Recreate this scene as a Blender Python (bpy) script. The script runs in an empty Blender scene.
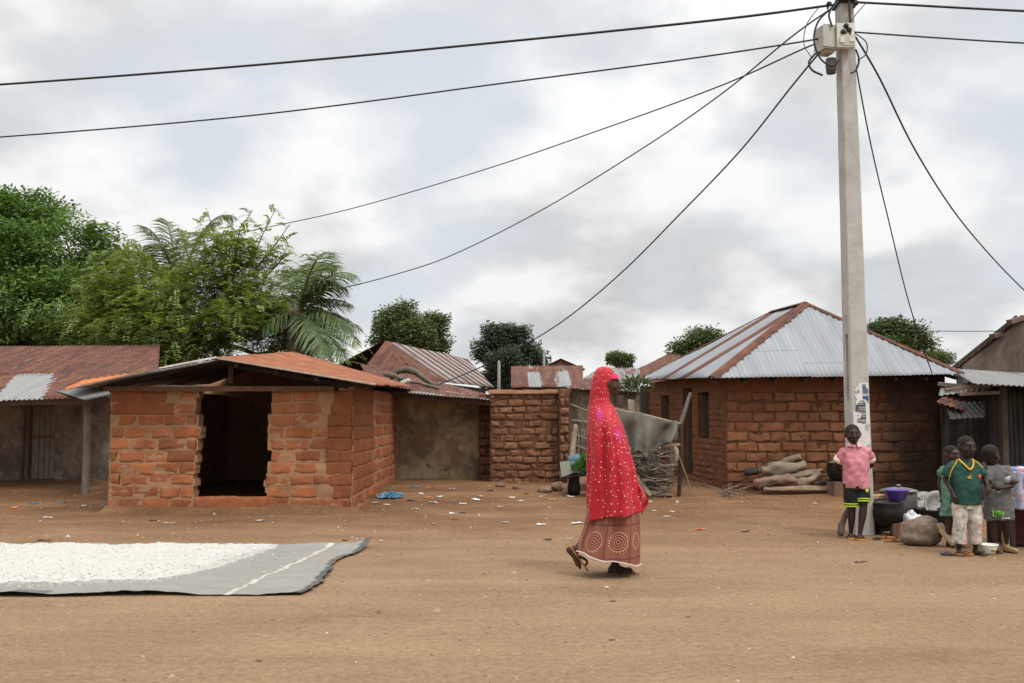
import bpy, bmesh, math, random
import numpy as np
from mathutils import Vector, Matrix, Euler, noise

random.seed(11)
RNG = np.random.default_rng(11)
SC = bpy.context.scene
COL = SC.collection
H = 1.266
FPX = 1000.0
TH = math.atan(74.5/FPX)

def sstep(a, b, x):
    t = min(1, max(0, (x-a)/(b-a)))
    return t*t*(3-2*t)

# ---- layout helpers: the photograph is surveyed into metres -------------
def ray(px, py):
    u = (px-512)/FPX; v = (341.5-py)/FPX
    c, s = math.cos(TH), math.sin(TH)
    return Vector((u, c - v*s, s + v*c))
def at(px, py, Y):
    d = ray(px, py)
    return Vector((0, 0, H)) + d*(Y/d.y)
def gh(x, y):
    z = 0.13*sstep(13.2, 17.8, y)
    if 2.5 < y < 26:
        n = noise.noise(Vector((x*0.55, y*0.55, 3.1)))*0.035*sstep(9.5, 12, y)
        n += noise.noise(Vector((x*1.7, y*1.7, 7.7)))*0.016*sstep(8.5, 11.5, y)
        n += noise.noise(Vector((x*0.5, y*2.6, 1.7)))*0.010
        z += n
    return z
def gnd(px, py):
    d = ray(px, py)
    lo, hi = 2.0, 90.0
    for _ in range(50):
        m = (lo+hi)/2
        p = Vector((0, 0, H)) + d*(m/d.y)
        if p.z > gh(p.x, p.y): lo = m
        else: hi = m
    return Vector((0, 0, H)) + d*(lo/d.y)
def onG(x, y, dz=0.0):
    return Vector((x, y, gh(x, y)+dz))

# ---- objects ---------------------------------------------------------
def link(name, me, parent=None):
    o = bpy.data.objects.new(name, me); COL.objects.link(o)
    if parent: o.parent = parent
    return o
def tag(o, label=None, cat=None, group=None, kind=None):
    if label: o['label'] = label
    if cat: o['category'] = cat
    if group: o['group'] = group
    if kind: o['kind'] = kind
    return o
def empty(name, loc, label, cat, group=None, rz=0):
    o = bpy.data.objects.new(name, None); COL.objects.link(o)
    o.location = loc; o.rotation_euler = (0, 0, rz); o.empty_display_size = 0.1
    return tag(o, label, cat, group)
_kids = {}
def reparent(child, par):
    """keep world-space vertex data; par sits at its base with no rotation"""
    child.parent = par
    child.matrix_parent_inverse = Matrix.Translation(-Vector(par.location))
    return child

class MB:
    """collects geometry; .build links it as one mesh object"""
    def __init__(s):
        s.v = []; s.f = []; s.c = []; s.uv = []; s.mi = []; s.r = []; s.sm = []
    def add(s, vs, fs, col=(1, 1, 1), uvs=None, mi=0, rust=0.0, smooth=True):
        b = len(s.v)
        s.v += [tuple(v) for v in vs]
        n = len(vs)
        if len(col) == n and n > 0 and hasattr(col[0], '__len__'): s.c += [tuple(c) for c in col]
        else: s.c += [tuple(col)]*n
        s.uv += uvs if uvs else [(0.0, 0.0)]*n
        s.r += list(rust) if hasattr(rust, '__len__') else [rust]*n
        for f in fs:
            s.f.append(tuple(i+b for i in f)); s.mi.append(mi); s.sm.append(smooth)
    def box(s, c, size, rot=(0, 0, 0), col=(1, 1, 1), jit=0, mi=0, taper=1.0):
        R = Euler(rot).to_matrix(); c = Vector(c)
        vs = []
        for sx, sy, sz in ((-1,-1,-1),(1,-1,-1),(1,1,-1),(-1,1,-1),(-1,-1,1),(1,-1,1),(1,1,1),(-1,1,1)):
            k = taper if sz > 0 else 1
            p = Vector((sx*size[0]/2*k, sy*size[1]/2*k, sz*size[2]/2))
            if jit: p += Vector((random.uniform(-jit, jit) for _ in range(3)))
            vs.append(c + R @ p)
        s.add(vs, [(0,3,2,1),(4,5,6,7),(0,1,5,4),(1,2,6,5),(2,3,7,6),(3,0,4,7)], col, mi=mi, smooth=False)
    def beam(s, a, b, w, h, col=(1, 1, 1), jit=0, mi=0):
        a = Vector(a); b = Vector(b); d = b-a; L = d.length
        q = d.to_track_quat('X', 'Z').to_matrix()
        c = (a+b)/2; vs = []
        for sx, sy, sz in ((-1,-1,-1),(1,-1,-1),(1,1,-1),(-1,1,-1),(-1,-1,1),(1,-1,1),(1,1,1),(-1,1,1)):
            p = Vector((sx*L/2, sy*w/2, sz*h/2))
            if jit: p += Vector((random.uniform(-jit, jit) for _ in range(3)))
            vs.append(c + q @ p)
        s.add(vs, [(0,3,2,1),(4,5,6,7),(0,1,5,4),(1,2,6,5),(2,3,7,6),(3,0,4,7)], col, mi=mi, smooth=False)
    def tube(s, pts, radii, seg=8, col=(1, 1, 1), flat=None, cap='round', mi=0, wob=0.0, seed=0):
        pts = [Vector(p) for p in pts]
        if not hasattr(radii, '__len__'): radii = [radii]*len(pts)
        radii = list(radii)
        cols = col if (hasattr(col[0], '__len__')) else [col]*len(pts)
        cols = list(cols)
        if cap == 'round':
            d0 = (pts[0]-pts[1]).normalized(); d1 = (pts[-1]-pts[-2]).normalized()
            r0, r1 = radii[0], radii[-1]
            pre = [(pts[0]+d0*r0*math.sin(a), r0*math.cos(a)) for a in (1.45, 1.05, .55)]
            post = [(pts[-1]+d1*r1*math.sin(a), r1*math.cos(a)) for a in (.55, 1.05, 1.45)]
            pts = [p for p, _ in pre]+pts+[p for p, _ in post]
            radii = [r for _, r in pre]+radii+[r for _, r in post]
            cols = [cols[0]]*3+cols+[cols[-1]]*3
        n = len(pts); vs = []; cs = []
        ref = None
        for i, p in enumerate(pts):
            t = (pts[min(i+1, n-1)]-pts[max(i-1, 0)]).normalized()
            if ref is None:
                ref = t.cross(Vector((0, 1, 0)))
                if ref.length < .2: ref = t.cross(Vector((1, 0, 0)))
            ref = (ref - t*ref.dot(t)).normalized()
            bi = t.cross(ref)
            fx, fy = flat if flat else (1, 1)
            for k in range(seg):
                a = 2*math.pi*k/seg
                r = radii[i]
                if wob: r *= 1+wob*noise.noise(Vector((math.cos(a)*1.3+seed, math.sin(a)*1.3, i*.45+seed)))
                vs.append(p + ref*math.cos(a)*r*fx + bi*math.sin(a)*r*fy); cs.append(cols[i])
        fs = []
        for i in range(n-1):
            for k in range(seg):
                a = i*seg+k; b = i*seg+(k+1) % seg
                fs.append((a, b, b+seg, a+seg))
        fs.append(tuple(range(seg))[::-1]); fs.append(tuple((n-1)*seg+k for k in range(seg)))
        s.add(vs, fs, cs, mi=mi)
    def ell(s, c, r, rot=None, col=(1, 1, 1), nu=16, nv=10, mi=0):
        c = Vector(c); R = rot if rot is not None else Matrix.Identity(3)
        vs = [c + R @ Vector((0, 0, -r[2]))]
        for j in range(1, nv):
            b = -math.pi/2+math.pi*j/nv
            for i in range(nu):
                a = 2*math.pi*i/nu
                vs.append(c + R @ Vector((r[0]*math.cos(b)*math.cos(a), r[1]*math.cos(b)*math.sin(a), r[2]*math.sin(b))))
        vs.append(c + R @ Vector((0, 0, r[2])))
        fs = [(0, 1+(i+1) % nu, 1+i) for i in range(nu)]
        for j in range(nv-2):
            for i in range(nu):
                a = 1+j*nu+i; b = 1+j*nu+(i+1) % nu
                fs.append((a, b, b+nu, a+nu))
        L = len(vs)-1; o = 1+(nv-2)*nu
        fs += [(L, o+i, o+(i+1) % nu) for i in range(nu)]
        s.add(vs, fs, col, mi=mi)
    def lathe(s, c, prof, seg=24, col=(1, 1, 1), mi=0, sq=(1, 1), rot=None, closed=False):
        """prof = [(r, z)...] about the vertical axis through c"""
        c = Vector(c); R = rot if rot is not None else Matrix.Identity(3); vs = []
        for r, z in prof:
            for k in range(seg):
                a = 2*math.pi*k/seg
                vs.append(c + R @ Vector((r*math.cos(a)*sq[0], r*math.sin(a)*sq[1], z)))
        fs = []
        n = len(prof)
        for i in range(n-1):
            for k in range(seg):
                a = i*seg+k; b = i*seg+(k+1) % seg
                fs.append((a, b, b+seg, a+seg))
        s.add(vs, fs, col, mi=mi)
    def grid(s, fn, nu, nv, col=(1, 1, 1), mi=0, uvf=None, colf=None, thick=0.0, rustf=None):
        """fn(u, v) -> point; thick gives the sheet real thickness"""
        P = [[Vector(fn(i/nu, j/nv)) for j in range(nv+1)] for i in range(nu+1)]
        vs = [P[i][j] for i in range(nu+1) for j in range(nv+1)]
        uv = [(uvf(i/nu, j/nv) if uvf else (i/nu, j/nv)) for i in range(nu+1) for j in range(nv+1)]
        cs = [(colf(i/nu, j/nv) if colf else col) for i in range(nu+1) for j in range(nv+1)]
        rs = [(rustf(i/nu, j/nv) if rustf else 0.0) for i in range(nu+1) for j in range(nv+1)]
        w = nv+1
        fs = [(i*w+j, (i+1)*w+j, (i+1)*w+j+1, i*w+j+1) for i in range(nu) for j in range(nv)]
        if thick:
            N = len(vs); nor = []
            for i in range(nu+1):
                for j in range(nv+1):
                    du = P[min(i+1, nu)][j]-P[max(i-1, 0)][j]; dv = P[i][min(j+1, nv)]-P[i][max(j-1, 0)]
                    nn = du.cross(dv); nor.append(nn.normalized() if nn.length > 1e-12 else Vector((0, 0, 1)))
            vs = vs+[v-n*thick for v, n in zip(vs, nor)]
            fs = fs+[(a+N, d+N, c+N, b+N) for a, b, c, d in fs]
            for i in range(nu):
                a, b = i*w, (i+1)*w; fs.append((a, a+N, b+N, b))
                a, b = i*w+nv, (i+1)*w+nv; fs.append((a, b, b+N, a+N))
            for j in range(nv):
                a, b = j, j+1; fs.append((a, b, b+N, a+N))
                a, b = nu*w+j, nu*w+j+1; fs.append((a, a+N, b+N, b))
            uv = uv*2; cs = cs*2; rs = rs*2
        s.add(vs, fs, cs, uv, mi, rs)
    def mesh(s, name, mats):
        me = bpy.data.meshes.new(name)
        me.from_pydata(s.v, [], s.f)
        if not isinstance(mats, (list, tuple)): mats = [mats]
        for m in mats: me.materials.append(m)
        me.polygons.foreach_set('material_index', s.mi)
        me.polygons.foreach_set('use_smooth', s.sm)
        ca = me.color_attributes.new('Col', 'FLOAT_COLOR', 'POINT')
        a = np.ones((len(s.v), 4), dtype=np.float32); a[:, :3] = np.array(s.c, dtype=np.float32)
        ca.data.foreach_set('color', a.ravel())
        ra = me.attributes.new('rust', 'FLOAT', 'POINT')
        ra.data.foreach_set('value', np.array(s.r, dtype=np.float32))
        li = np.empty(len(me.loops), dtype=np.int32); me.loops.foreach_get('vertex_index', li)
        uvl = me.uv_layers.new(name='UVMap')
        uvl.data.foreach_set('uv', np.array(s.uv, dtype=np.float32)[li].ravel())
        me.update(); me.validate()
        return me
    def build(s, name, mats, parent=None):
        o = link(name, s.mesh(name, mats))
        if parent: reparent(o, parent)
        return o

def fast_mesh(name, V, F, mat, cols=None, smooth=False):
    """V (n,3) array, F (m,4) quads"""
    me = bpy.data.meshes.new(name)
    n, m = len(V), len(F)
    me.vertices.add(n); me.vertices.foreach_set('co', np.asarray(V, np.float32).ravel())
    k = F.shape[1]
    me.loops.add(m*k); me.loops.foreach_set('vertex_index', np.asarray(F, np.int32).ravel())
    me.polygons.add(m)
    me.polygons.foreach_set('loop_start', np.arange(0, m*k, k, dtype=np.int32))
    me.polygons.foreach_set('loop_total', np.full(m, k, dtype=np.int32))
    me.polygons.foreach_set('use_smooth', np.full(m, smooth))
    if cols is not None:
        ca = me.color_attributes.new('Col', 'FLOAT_COLOR', 'POINT')
        a = np.ones((n, 4), np.float32); a[:, :3] = cols
        ca.data.foreach_set('color', a.ravel())
    for mm in (mat if isinstance(mat, (list, tuple)) else [mat]): me.materials.append(mm)
    me.update(); me.validate()
    return me

def voxel(mb, name, size, smooth=3, mats=(), fold=None, parent=None, decim=None):
    """merge overlapping closed shapes into one continuous skin"""
    me = bpy.data.meshes.new('tmp'); me.from_pydata(mb.v, [], mb.f); me.update()
    o = bpy.data.objects.new('tmp', me); COL.objects.link(o)
    r = o.modifiers.new('r', 'REMESH'); r.mode = 'VOXEL'; r.voxel_size = size; r.use_smooth_shade = True
    if smooth:
        sm = o.modifiers.new('s', 'SMOOTH'); sm.factor = 0.5; sm.iterations = smooth
    dg = bpy.context.evaluated_depsgraph_get(); dg.update()
    out = bpy.data.meshes.new_from_object(o.evaluated_get(dg))
    bpy.data.objects.remove(o); bpy.data.meshes.remove(me)
    out.name = name
    if fold:
        nr = [v.normal.copy() for v in out.vertices]
        for v, n in zip(out.vertices, nr):
            v.co = v.co + n*fold(v.co)
    for p in out.polygons: p.use_smooth = True
    out.materials.clear()
    for m in (mats if isinstance(mats, (list, tuple)) else [mats]): out.materials.append(m)
    ob = link(name, out)
    if parent: ob.parent = parent
    return ob

# ---- materials --------------------------------------------------------
def nt(name):
    m = bpy.data.materials.new(name); m.use_nodes = True
    t = m.node_tree; b = t.nodes['Principled BSDF']
    return m, t, b
def N(t, typ, **kw):
    n = t.nodes.new(typ)
    for k, v in kw.items():
        if k in n.inputs.keys() if isinstance(k, str) else False: n.inputs[k].default_value = v
        else: setattr(n, k, v)
    return n
def L(t, a, b): t.links.new(a, b)
def math_n(t, op, a, b=None, clamp=False):
    n = t.nodes.new('ShaderNodeMath'); n.operation = op; n.use_clamp = clamp
    for i, x in enumerate((a, b)):
        if x is None: continue
        if isinstance(x, (int, float)): n.inputs[i].default_value = x
        else: t.links.new(x, n.inputs[i])
    return n.outputs[0]
def mixc(t, fac, a, b, mode='MIX'):
    n = t.nodes.new('ShaderNodeMix'); n.data_type = 'RGBA'; n.blend_type = mode
    for i, x in ((0, fac), (6, a), (7, b)):
        if isinstance(x, (int, float)): n.inputs[i].default_value = x
        elif isinstance(x, tuple): n.inputs[i].default_value = (*x, 1)
        else: t.links.new(x, n.inputs[i])
    return n.outputs[2]
def ramp(t, fac, stops):
    n = t.nodes.new('ShaderNodeValToRGB'); e = n.color_ramp.elements
    while len(e) < len(stops): e.new(.5)
    for k, (p, c) in zip(e, stops):
        k.position = p; k.color = (*c, 1) if isinstance(c, tuple) else (c, c, c, 1)
    t.links.new(fac, n.inputs[0]); return n.outputs[0]
def noise_n(t, vec, scale, detail=5, rough=.55, dist=0.0):
    n = t.nodes.new('ShaderNodeTexNoise'); n.inputs['Scale'].default_value = scale
    n.inputs['Detail'].default_value = detail; n.inputs['Roughness'].default_value = rough
    n.inputs['Distortion'].default_value = dist
    if vec is not None: t.links.new(vec, n.inputs['Vector'])
    return n.outputs[0]
def coords(t, kind='Object', scale=None):
    c = t.nodes.new('ShaderNodeTexCoord').outputs[kind]
    if scale:
        m = t.nodes.new('ShaderNodeMapping'); m.inputs['Scale'].default_value = scale
        t.links.new(c, m.inputs[0]); c = m.outputs[0]
    return c
def pos(t, scale=None):
    c = t.nodes.new('ShaderNodeNewGeometry').outputs['Position']
    if scale:
        m = t.nodes.new('ShaderNodeMapping'); m.inputs['Scale'].default_value = scale
        t.links.new(c, m.inputs[0]); c = m.outputs[0]
    return c
def bump(t, b, h, strength=.4, dist=.02):
    n = t.nodes.new('ShaderNodeBump'); n.inputs['Strength'].default_value = strength
    n.inputs['Distance'].default_value = dist
    t.links.new(h, n.inputs['Height']); t.links.new(n.outputs[0], b.inputs['Normal'])

def m_simple(name, col, rough=.8, var=.25, scale=8, bstr=.3, bscale=40, bdist=.01, metal=0, attr=False,
             dirt=None, dscale=2.5, damt=.6, spec=.3, kind='Object'):
    """base colour (or the vertex colour) with mottling, optional dirt stains, and fine relief"""
    m, t, b = nt(name)
    co = coords(t, kind)
    if attr:
        a = t.nodes.new('ShaderNodeAttribute'); a.attribute_name = 'Col'; base = a.outputs['Color']
        if col: base = mixc(t, 1.0, base, col, 'MULTIPLY')
    else:
        rgb = t.nodes.new('ShaderNodeRGB'); rgb.outputs[0].default_value = (*col, 1); base = rgb.outputs[0]
    n = noise_n(t, co, scale, 6, .65)
    v = ramp(t, n, [(.25, 1-var), (.75, 1+var)])
    c = mixc(t, 1.0, base, v, 'MULTIPLY')
    if dirt:
        d = noise_n(t, co, dscale, 7, .7, .4)
        c = mixc(t, math_n(t, 'MULTIPLY', ramp(t, d, [(.45, 0.0), (.68, 1.0)]), damt), c, dirt)
    L(t, c, b.inputs['Base Color'])
    b.inputs['Roughness'].default_value = rough; b.inputs['Metallic'].default_value = metal
    b.inputs['Specular IOR Level'].default_value = spec
    if bstr: bump(t, b, noise_n(t, co, bscale, 6, .65), bstr, bdist)
    return m
# ================= materials =================
def make_dirt():
    m, t, b = nt('dirt')
    p = pos(t)
    sep = t.nodes.new('ShaderNodeSeparateXYZ'); L(t, p, sep.inputs[0])
    big = noise_n(t, p, .55, 5, .6)
    # the driven road is pale and dusty, the yards beyond it redder and trodden
    yy = math_n(t, 'ADD', sep.outputs[1], math_n(t, 'MULTIPLY', math_n(t, 'SUBTRACT', big, .5), 4.5))
    mr = t.nodes.new('ShaderNodeMapRange'); mr.interpolation_type = 'SMOOTHSTEP'
    L(t, yy, mr.inputs[0]); mr.inputs[1].default_value = 7.2; mr.inputs[2].default_value = 13.5
    road = ramp(t, noise_n(t, pos(t, (.55, 1.1, 1)), 1.1, 8, .68), [(.3, (.226, .144, .082)), (.7, (.292, .192, .112))])
    yard = ramp(t, noise_n(t, pos(t, (.7, 1.1, 1)), 1.1, 9, .7), [(.28, (.110, .054, .027)), (.5, (.174, .090, .044)), (.74, (.262, .156, .085))])
    c = mixc(t, mr.outputs[0], road, yard)
    # darker damp and ash smears
    sm = ramp(t, noise_n(t, pos(t, (.4, 1.2, 1)), .9, 6, .7, .6), [(.55, 0.0), (.72, .55)])
    c = mixc(t, sm, c, (.17, .095, .055))
    # old tyre and foot tracks along the road
    tr = ramp(t, noise_n(t, pos(t, (.16, 1.6, 1)), 1.4, 6, .65), [(.35, .9), (.65, 1.07)])
    c = mixc(t, 1.0, c, tr, 'MULTIPLY')
    # grit
    v = t.nodes.new('ShaderNodeTexVoronoi'); v.inputs['Scale'].default_value = 38; L(t, p, v.inputs['Vector'])
    hs = math_n(t, 'LESS_THAN', v.outputs['Distance'], .17)
    pick = t.nodes.new('ShaderNodeSeparateColor'); L(t, v.outputs['Color'], pick.inputs[0])
    hs = math_n(t, 'MULTIPLY', hs, math_n(t, 'GREATER_THAN', pick.outputs[0], .72))
    gcol = mixc(t, pick.outputs[1], (.16, .09, .055), (.58, .45, .33))
    c = mixc(t, math_n(t, 'MULTIPLY', hs, .8), c, gcol)
    fine = ramp(t, noise_n(t, p, 24, 6, .75), [(.3, .70), (.7, 1.28)])
    c = mixc(t, 1.0, c, fine, 'MULTIPLY')
    L(t, c, b.inputs['Base Color']); b.inputs['Roughness'].default_value = .95
    b.inputs['Specular IOR Level'].default_value = .15
    h = math_n(t, 'ADD', noise_n(t, p, 9, 8, .74), math_n(t, 'MULTIPLY', hs, .25))
    h = math_n(t, 'ADD', h, math_n(t, 'MULTIPLY', noise_n(t, p, 2.6, 4, .6), 1.4))
    fp = t.nodes.new('ShaderNodeTexVoronoi'); fp.feature = 'SMOOTH_F1'; fp.inputs['Scale'].default_value = 3.3; L(t, pos(t, (1, .55, 1)), fp.inputs['Vector'])
    h = math_n(t, 'ADD', h, math_n(t, 'MULTIPLY', fp.outputs['Distance'], .9))
    bump(t, b, h, .8, .04)
    return m
DIRT = make_dirt()

def make_brick(name, dark=False):
    m, t, b = nt(name)
    a = t.nodes.new('ShaderNodeAttribute'); a.attribute_name = 'Col'
    p = pos(t)
    n1 = ramp(t, noise_n(t, p, 5, 7, .7), [(.25, .68), (.75, 1.3)])
    c = mixc(t, 1.0, a.outputs['Color'], n1, 'MULTIPLY')
    # straw flecks and pits
    n2 = noise_n(t, pos(t, (1, 1, 2.2)), 48, 4, .7)
    c = mixc(t, ramp(t, n2, [(.60, 0.0), (.72, .55)]), c, (.44, .25, .14))
    c = mixc(t, ramp(t, n2, [(.26, .6), (.38, 0.0)]), c, (.085, .035, .018))
    # mud splash in blotches
    n3 = noise_n(t, p, 1.3, 6, .7, .5)
    c = mixc(t, ramp(t, n3, [(.52, 0.0), (.72, .5)]), c, (.135, .062, .034) if not dark else (.10, .045, .025))
    L(t, c, b.inputs['Base Color']); b.inputs['Roughness'].default_value = .95
    b.inputs['Specular IOR Level'].default_value = .1
    bump(t, b, noise_n(t, p, 30, 7, .75), .8, .02)
    return m
BRICK = make_brick('mud_brick')
BRICK_D = make_brick('mud_brick_weathered', True)

def make_tin(name, galv=(.22, .22, .215), metal=.15, gr=.55, streak=True, soot=0.0, rc=((.034, .016, .013), (.078, .030, .021), (.15, .058, .032), (.24, .125, .07))):
    m, t, b = nt(name)
    uv = t.nodes.new('ShaderNodeUVMap').outputs[0]
    a = t.nodes.new('ShaderNodeAttribute'); a.attribute_name = 'rust'
    mp = t.nodes.new('ShaderNodeMapping'); mp.inputs['Scale'].default_value = (5.5, .5, 1); L(t, uv, mp.inputs[0])
    s1 = noise_n(t, mp.outputs[0], 1.6, 7, .65)
    s2 = noise_n(t, uv, 2.2, 8, .7, .3)
    k = math_n(t, 'ADD', math_n(t, 'MULTIPLY', s1, .6), math_n(t, 'MULTIPLY', s2, .4))
    k = math_n(t, 'ADD', k, math_n(t, 'MULTIPLY', math_n(t, 'SUBTRACT', a.outputs['Fac'], .5), .85))
    mask = ramp(t, k, [(.47, 0.0), (.56, 1.0)])
    rust = ramp(t, math_n(t, 'ADD', math_n(t, 'MULTIPLY', noise_n(t, uv, 4.5, 8, .72), .45), math_n(t, 'MULTIPLY', noise_n(t, mp.outputs[0], 1.1, 8, .7), .55)), [(.32, rc[0]), (.46, rc[1]), (.57, rc[2]), (.70, rc[3])])
    g = mixc(t, 1.0, galv, ramp(t, noise_n(t, mp.outputs[0], .9, 6, .6), [(.25, .72), (.75, 1.15)]), 'MULTIPLY')
    # run-down stains and the dark shadow lines where one sheet laps the next
    st = noise_n(t, mp.outputs[0], 2.7, 6, .7)
    g = mixc(t, ramp(t, st, [(.56, 0.0), (.70, .6)]), g, (.20, .15, .11))
    c = mixc(t, mask, g, rust)
    suv = t.nodes.new('ShaderNodeSeparateXYZ'); L(t, uv, suv.inputs[0])
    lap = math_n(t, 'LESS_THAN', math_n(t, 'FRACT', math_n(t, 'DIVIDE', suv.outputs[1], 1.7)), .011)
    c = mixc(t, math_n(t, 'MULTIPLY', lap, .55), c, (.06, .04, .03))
    if soot:
        c = mixc(t, math_n(t, 'MULTIPLY', ramp(t, noise_n(t, uv, 1.1, 5, .6), [(.3, .85), (.65, 1.0)]), soot), c, (.02, .017, .015))
    L(t, c, b.inputs['Base Color'])
    L(t, math_n(t, 'MULTIPLY', math_n(t, 'SUBTRACT', 1.0, mask), metal), b.inputs['Metallic'])
    L(t, math_n(t, 'ADD', gr, math_n(t, 'MULTIPLY', mask, .45)), b.inputs['Roughness'])
    bump(t, b, s2, .15, .01)
    return m
TIN = make_tin('corrugated_tin')
TIN_NEW = make_tin('galvanised_tin', (.225, .236, .252), .1, .6)
TIN_ORANGE = make_tin('orange_rusted_tin', rc=((.085, .028, .018), (.19, .065, .032), (.31, .115, .05), (.40, .23, .14)))
TIN_OLD = make_tin('dull_tin', (.20, .195, .185), .15, .65)
TIN_SOOT = make_tin('sooty_tin', (.26, .26, .26), .15, .6, soot=.97)

def make_plaster(name, base, stain, amt=.7, sc=1.6, low=None, vs=1.0):
    m, t, b = nt(name)
    p = pos(t)
    c = mixc(t, 1.0, base, ramp(t, noise_n(t, p, 3, 8, .7), [(.25, .7), (.75, 1.25)]), 'MULTIPLY')
    d = noise_n(t, pos(t, (1, 1, vs)), sc, 8, .72, .6)
    c = mixc(t, math_n(t, 'MULTIPLY', ramp(t, d, [(.44, 0.0), (.58, 1.0)]), amt), c, stain)
    if low:
        d2 = noise_n(t, p, sc*2.1, 7, .7, .5)
        c = mixc(t, ramp(t, d2, [(.50, 0.0), (.62, .75)]), c, low)
    L(t, c, b.inputs['Base Color']); b.inputs['Roughness'].default_value = .93
    b.inputs['Specular IOR Level'].default_value = .15
    bump(t, b, noise_n(t, p, 18, 8, .72), .6, .02)
    return m
PLASTER_OLD = make_plaster('old_mud_plaster', (.23, .175, .13), (.085, .065, .05), .75, 1.5, (.30, .24, .19))
PLASTER_STAIN = make_plaster('mouldy_plaster', (.36, .27, .165), (.085, .075, .052), .85, 1.25, (.24, .125, .07))
PLASTER_GREY = make_plaster('weathered_render', (.17, .135, .11), (.075, .058, .047), .8, 1.0, None, .5)
MUD_SMOOTH = make_plaster('smooth_mud', (.30, .125, .058), (.17, .075, .038), .5, 1.2)

WOOD = m_simple('weathered_wood', (.24, .185, .13), .85, .35, 6, .5, 60, .008, attr=False)
WOOD_C = m_simple('wood_tinted', (1, 1, 1), .88, .35, 9, .6, 45, .012, attr=True)
WOOD_DK = m_simple('dark_timber', (.075, .05, .036), .9, .3, 6, .4)
BLACKHOLE = m_simple('dark_inside', (.03, .022, .018), .95, .3, 6, .2)
CONC = m_simple('concrete', (.40, .392, .37), .9, .16, 5, .45, 35, .01, dirt=(.22, .19, .16), dscale=3.2, damt=.35)
CABLE = m_simple('black_cable', (.022, .021, .022), .6, .1, 8, 0)
STEEL = m_simple('grey_painted_box', (.40, .40, .36), .55, .1, 8, .1, dirt=(.2, .18, .15), damt=.4)
COVER = m_simple('pale_plastic_cover', (.55, .56, .50), .45, .08, 8, 0)
STONE = m_simple('stone', (1, 1, 1), .9, .3, 6, .6, 30, .02, attr=True)
ATT = m_simple('painted_scrap', (1, 1, 1), .7, .15, 10, .1, attr=True)
SKIN = m_simple('skin', (.052, .025, .016), .55, .12, 14, .12, 80, .003, spec=.25)
SKIN2 = m_simple('skin_dark', (.034, .0175, .012), .55, .12, 14, .12, 80, .003, spec=.25)
HAIR = m_simple('hair', (.016, .011, .009), .9, .3, 60, .8, 160, .006)
EYEW = m_simple('eye_white', (.20, .17, .14), .3, .05, 8, 0)
EYEB = m_simple('eye_dark', (.012, .009, .008), .2, .05, 8, 0)
SOOTPOT = m_simple('sooty_iron', (.018, .016, .015), .55, .4, 6, .3, 50, .006, metal=.3)
ALU = m_simple('worn_aluminium', (.21, .205, .19), .5, .25, 5, .1, 30, .003, metal=.7, dirt=(.06, .055, .05), dscale=3.5, damt=.8)
PURPLE = m_simple('purple_plastic', (.10, .055, .30), .35, .08, 5, 0)
ENAMEL = m_simple('white_enamel', (1, 1, 1), .3, .06, 5, 0, attr=True)
TARPM = m_simple('grey_tarpaulin', (1, 1, 1), .55, .10, 7, .35, 26, .006, attr=True, dirt=(.24, .19, .14), dscale=2.2, damt=.35)
FLOUR = m_simple('cassava_grain', (1, 1, 1), .95, .06, 10, .7, 70, .012, attr=True)
CLOTH = m_simple('cloth', (1, 1, 1), .9, .10, 12, .25, 150, .003, attr=True)

def make_leaf(name, gain=1.0, trans=.25):
    m, t, b = nt(name)
    a = t.nodes.new('ShaderNodeAttribute'); a.attribute_name = 'Col'
    c = mixc(t, 1.0, a.outputs['Color'], (gain, gain, gain), 'MULTIPLY')
    L(t, c, b.inputs['Base Color']); b.inputs['Roughness'].default_value = .5
    b.inputs['Specular IOR Level'].default_value = .35
    tr = t.nodes.new('ShaderNodeBsdfTranslucent'); L(t, mixc(t, 1.0, c, (1.2, 1.35, .5), 'MULTIPLY'), tr.inputs[0])
    ms = t.nodes.new('ShaderNodeMixShader'); ms.inputs[0].default_value = trans
    L(t, b.outputs[0], ms.inputs[1]); L(t, tr.outputs[0], ms.inputs[2])
    L(t, ms.outputs[0], t.nodes['Material Output'].inputs[0])
    return m
LEAF = make_leaf('leaf')
BARK = m_simple('bark', (.11, .085, .06), .95, .3, 6, .7, 25, .02)

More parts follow.
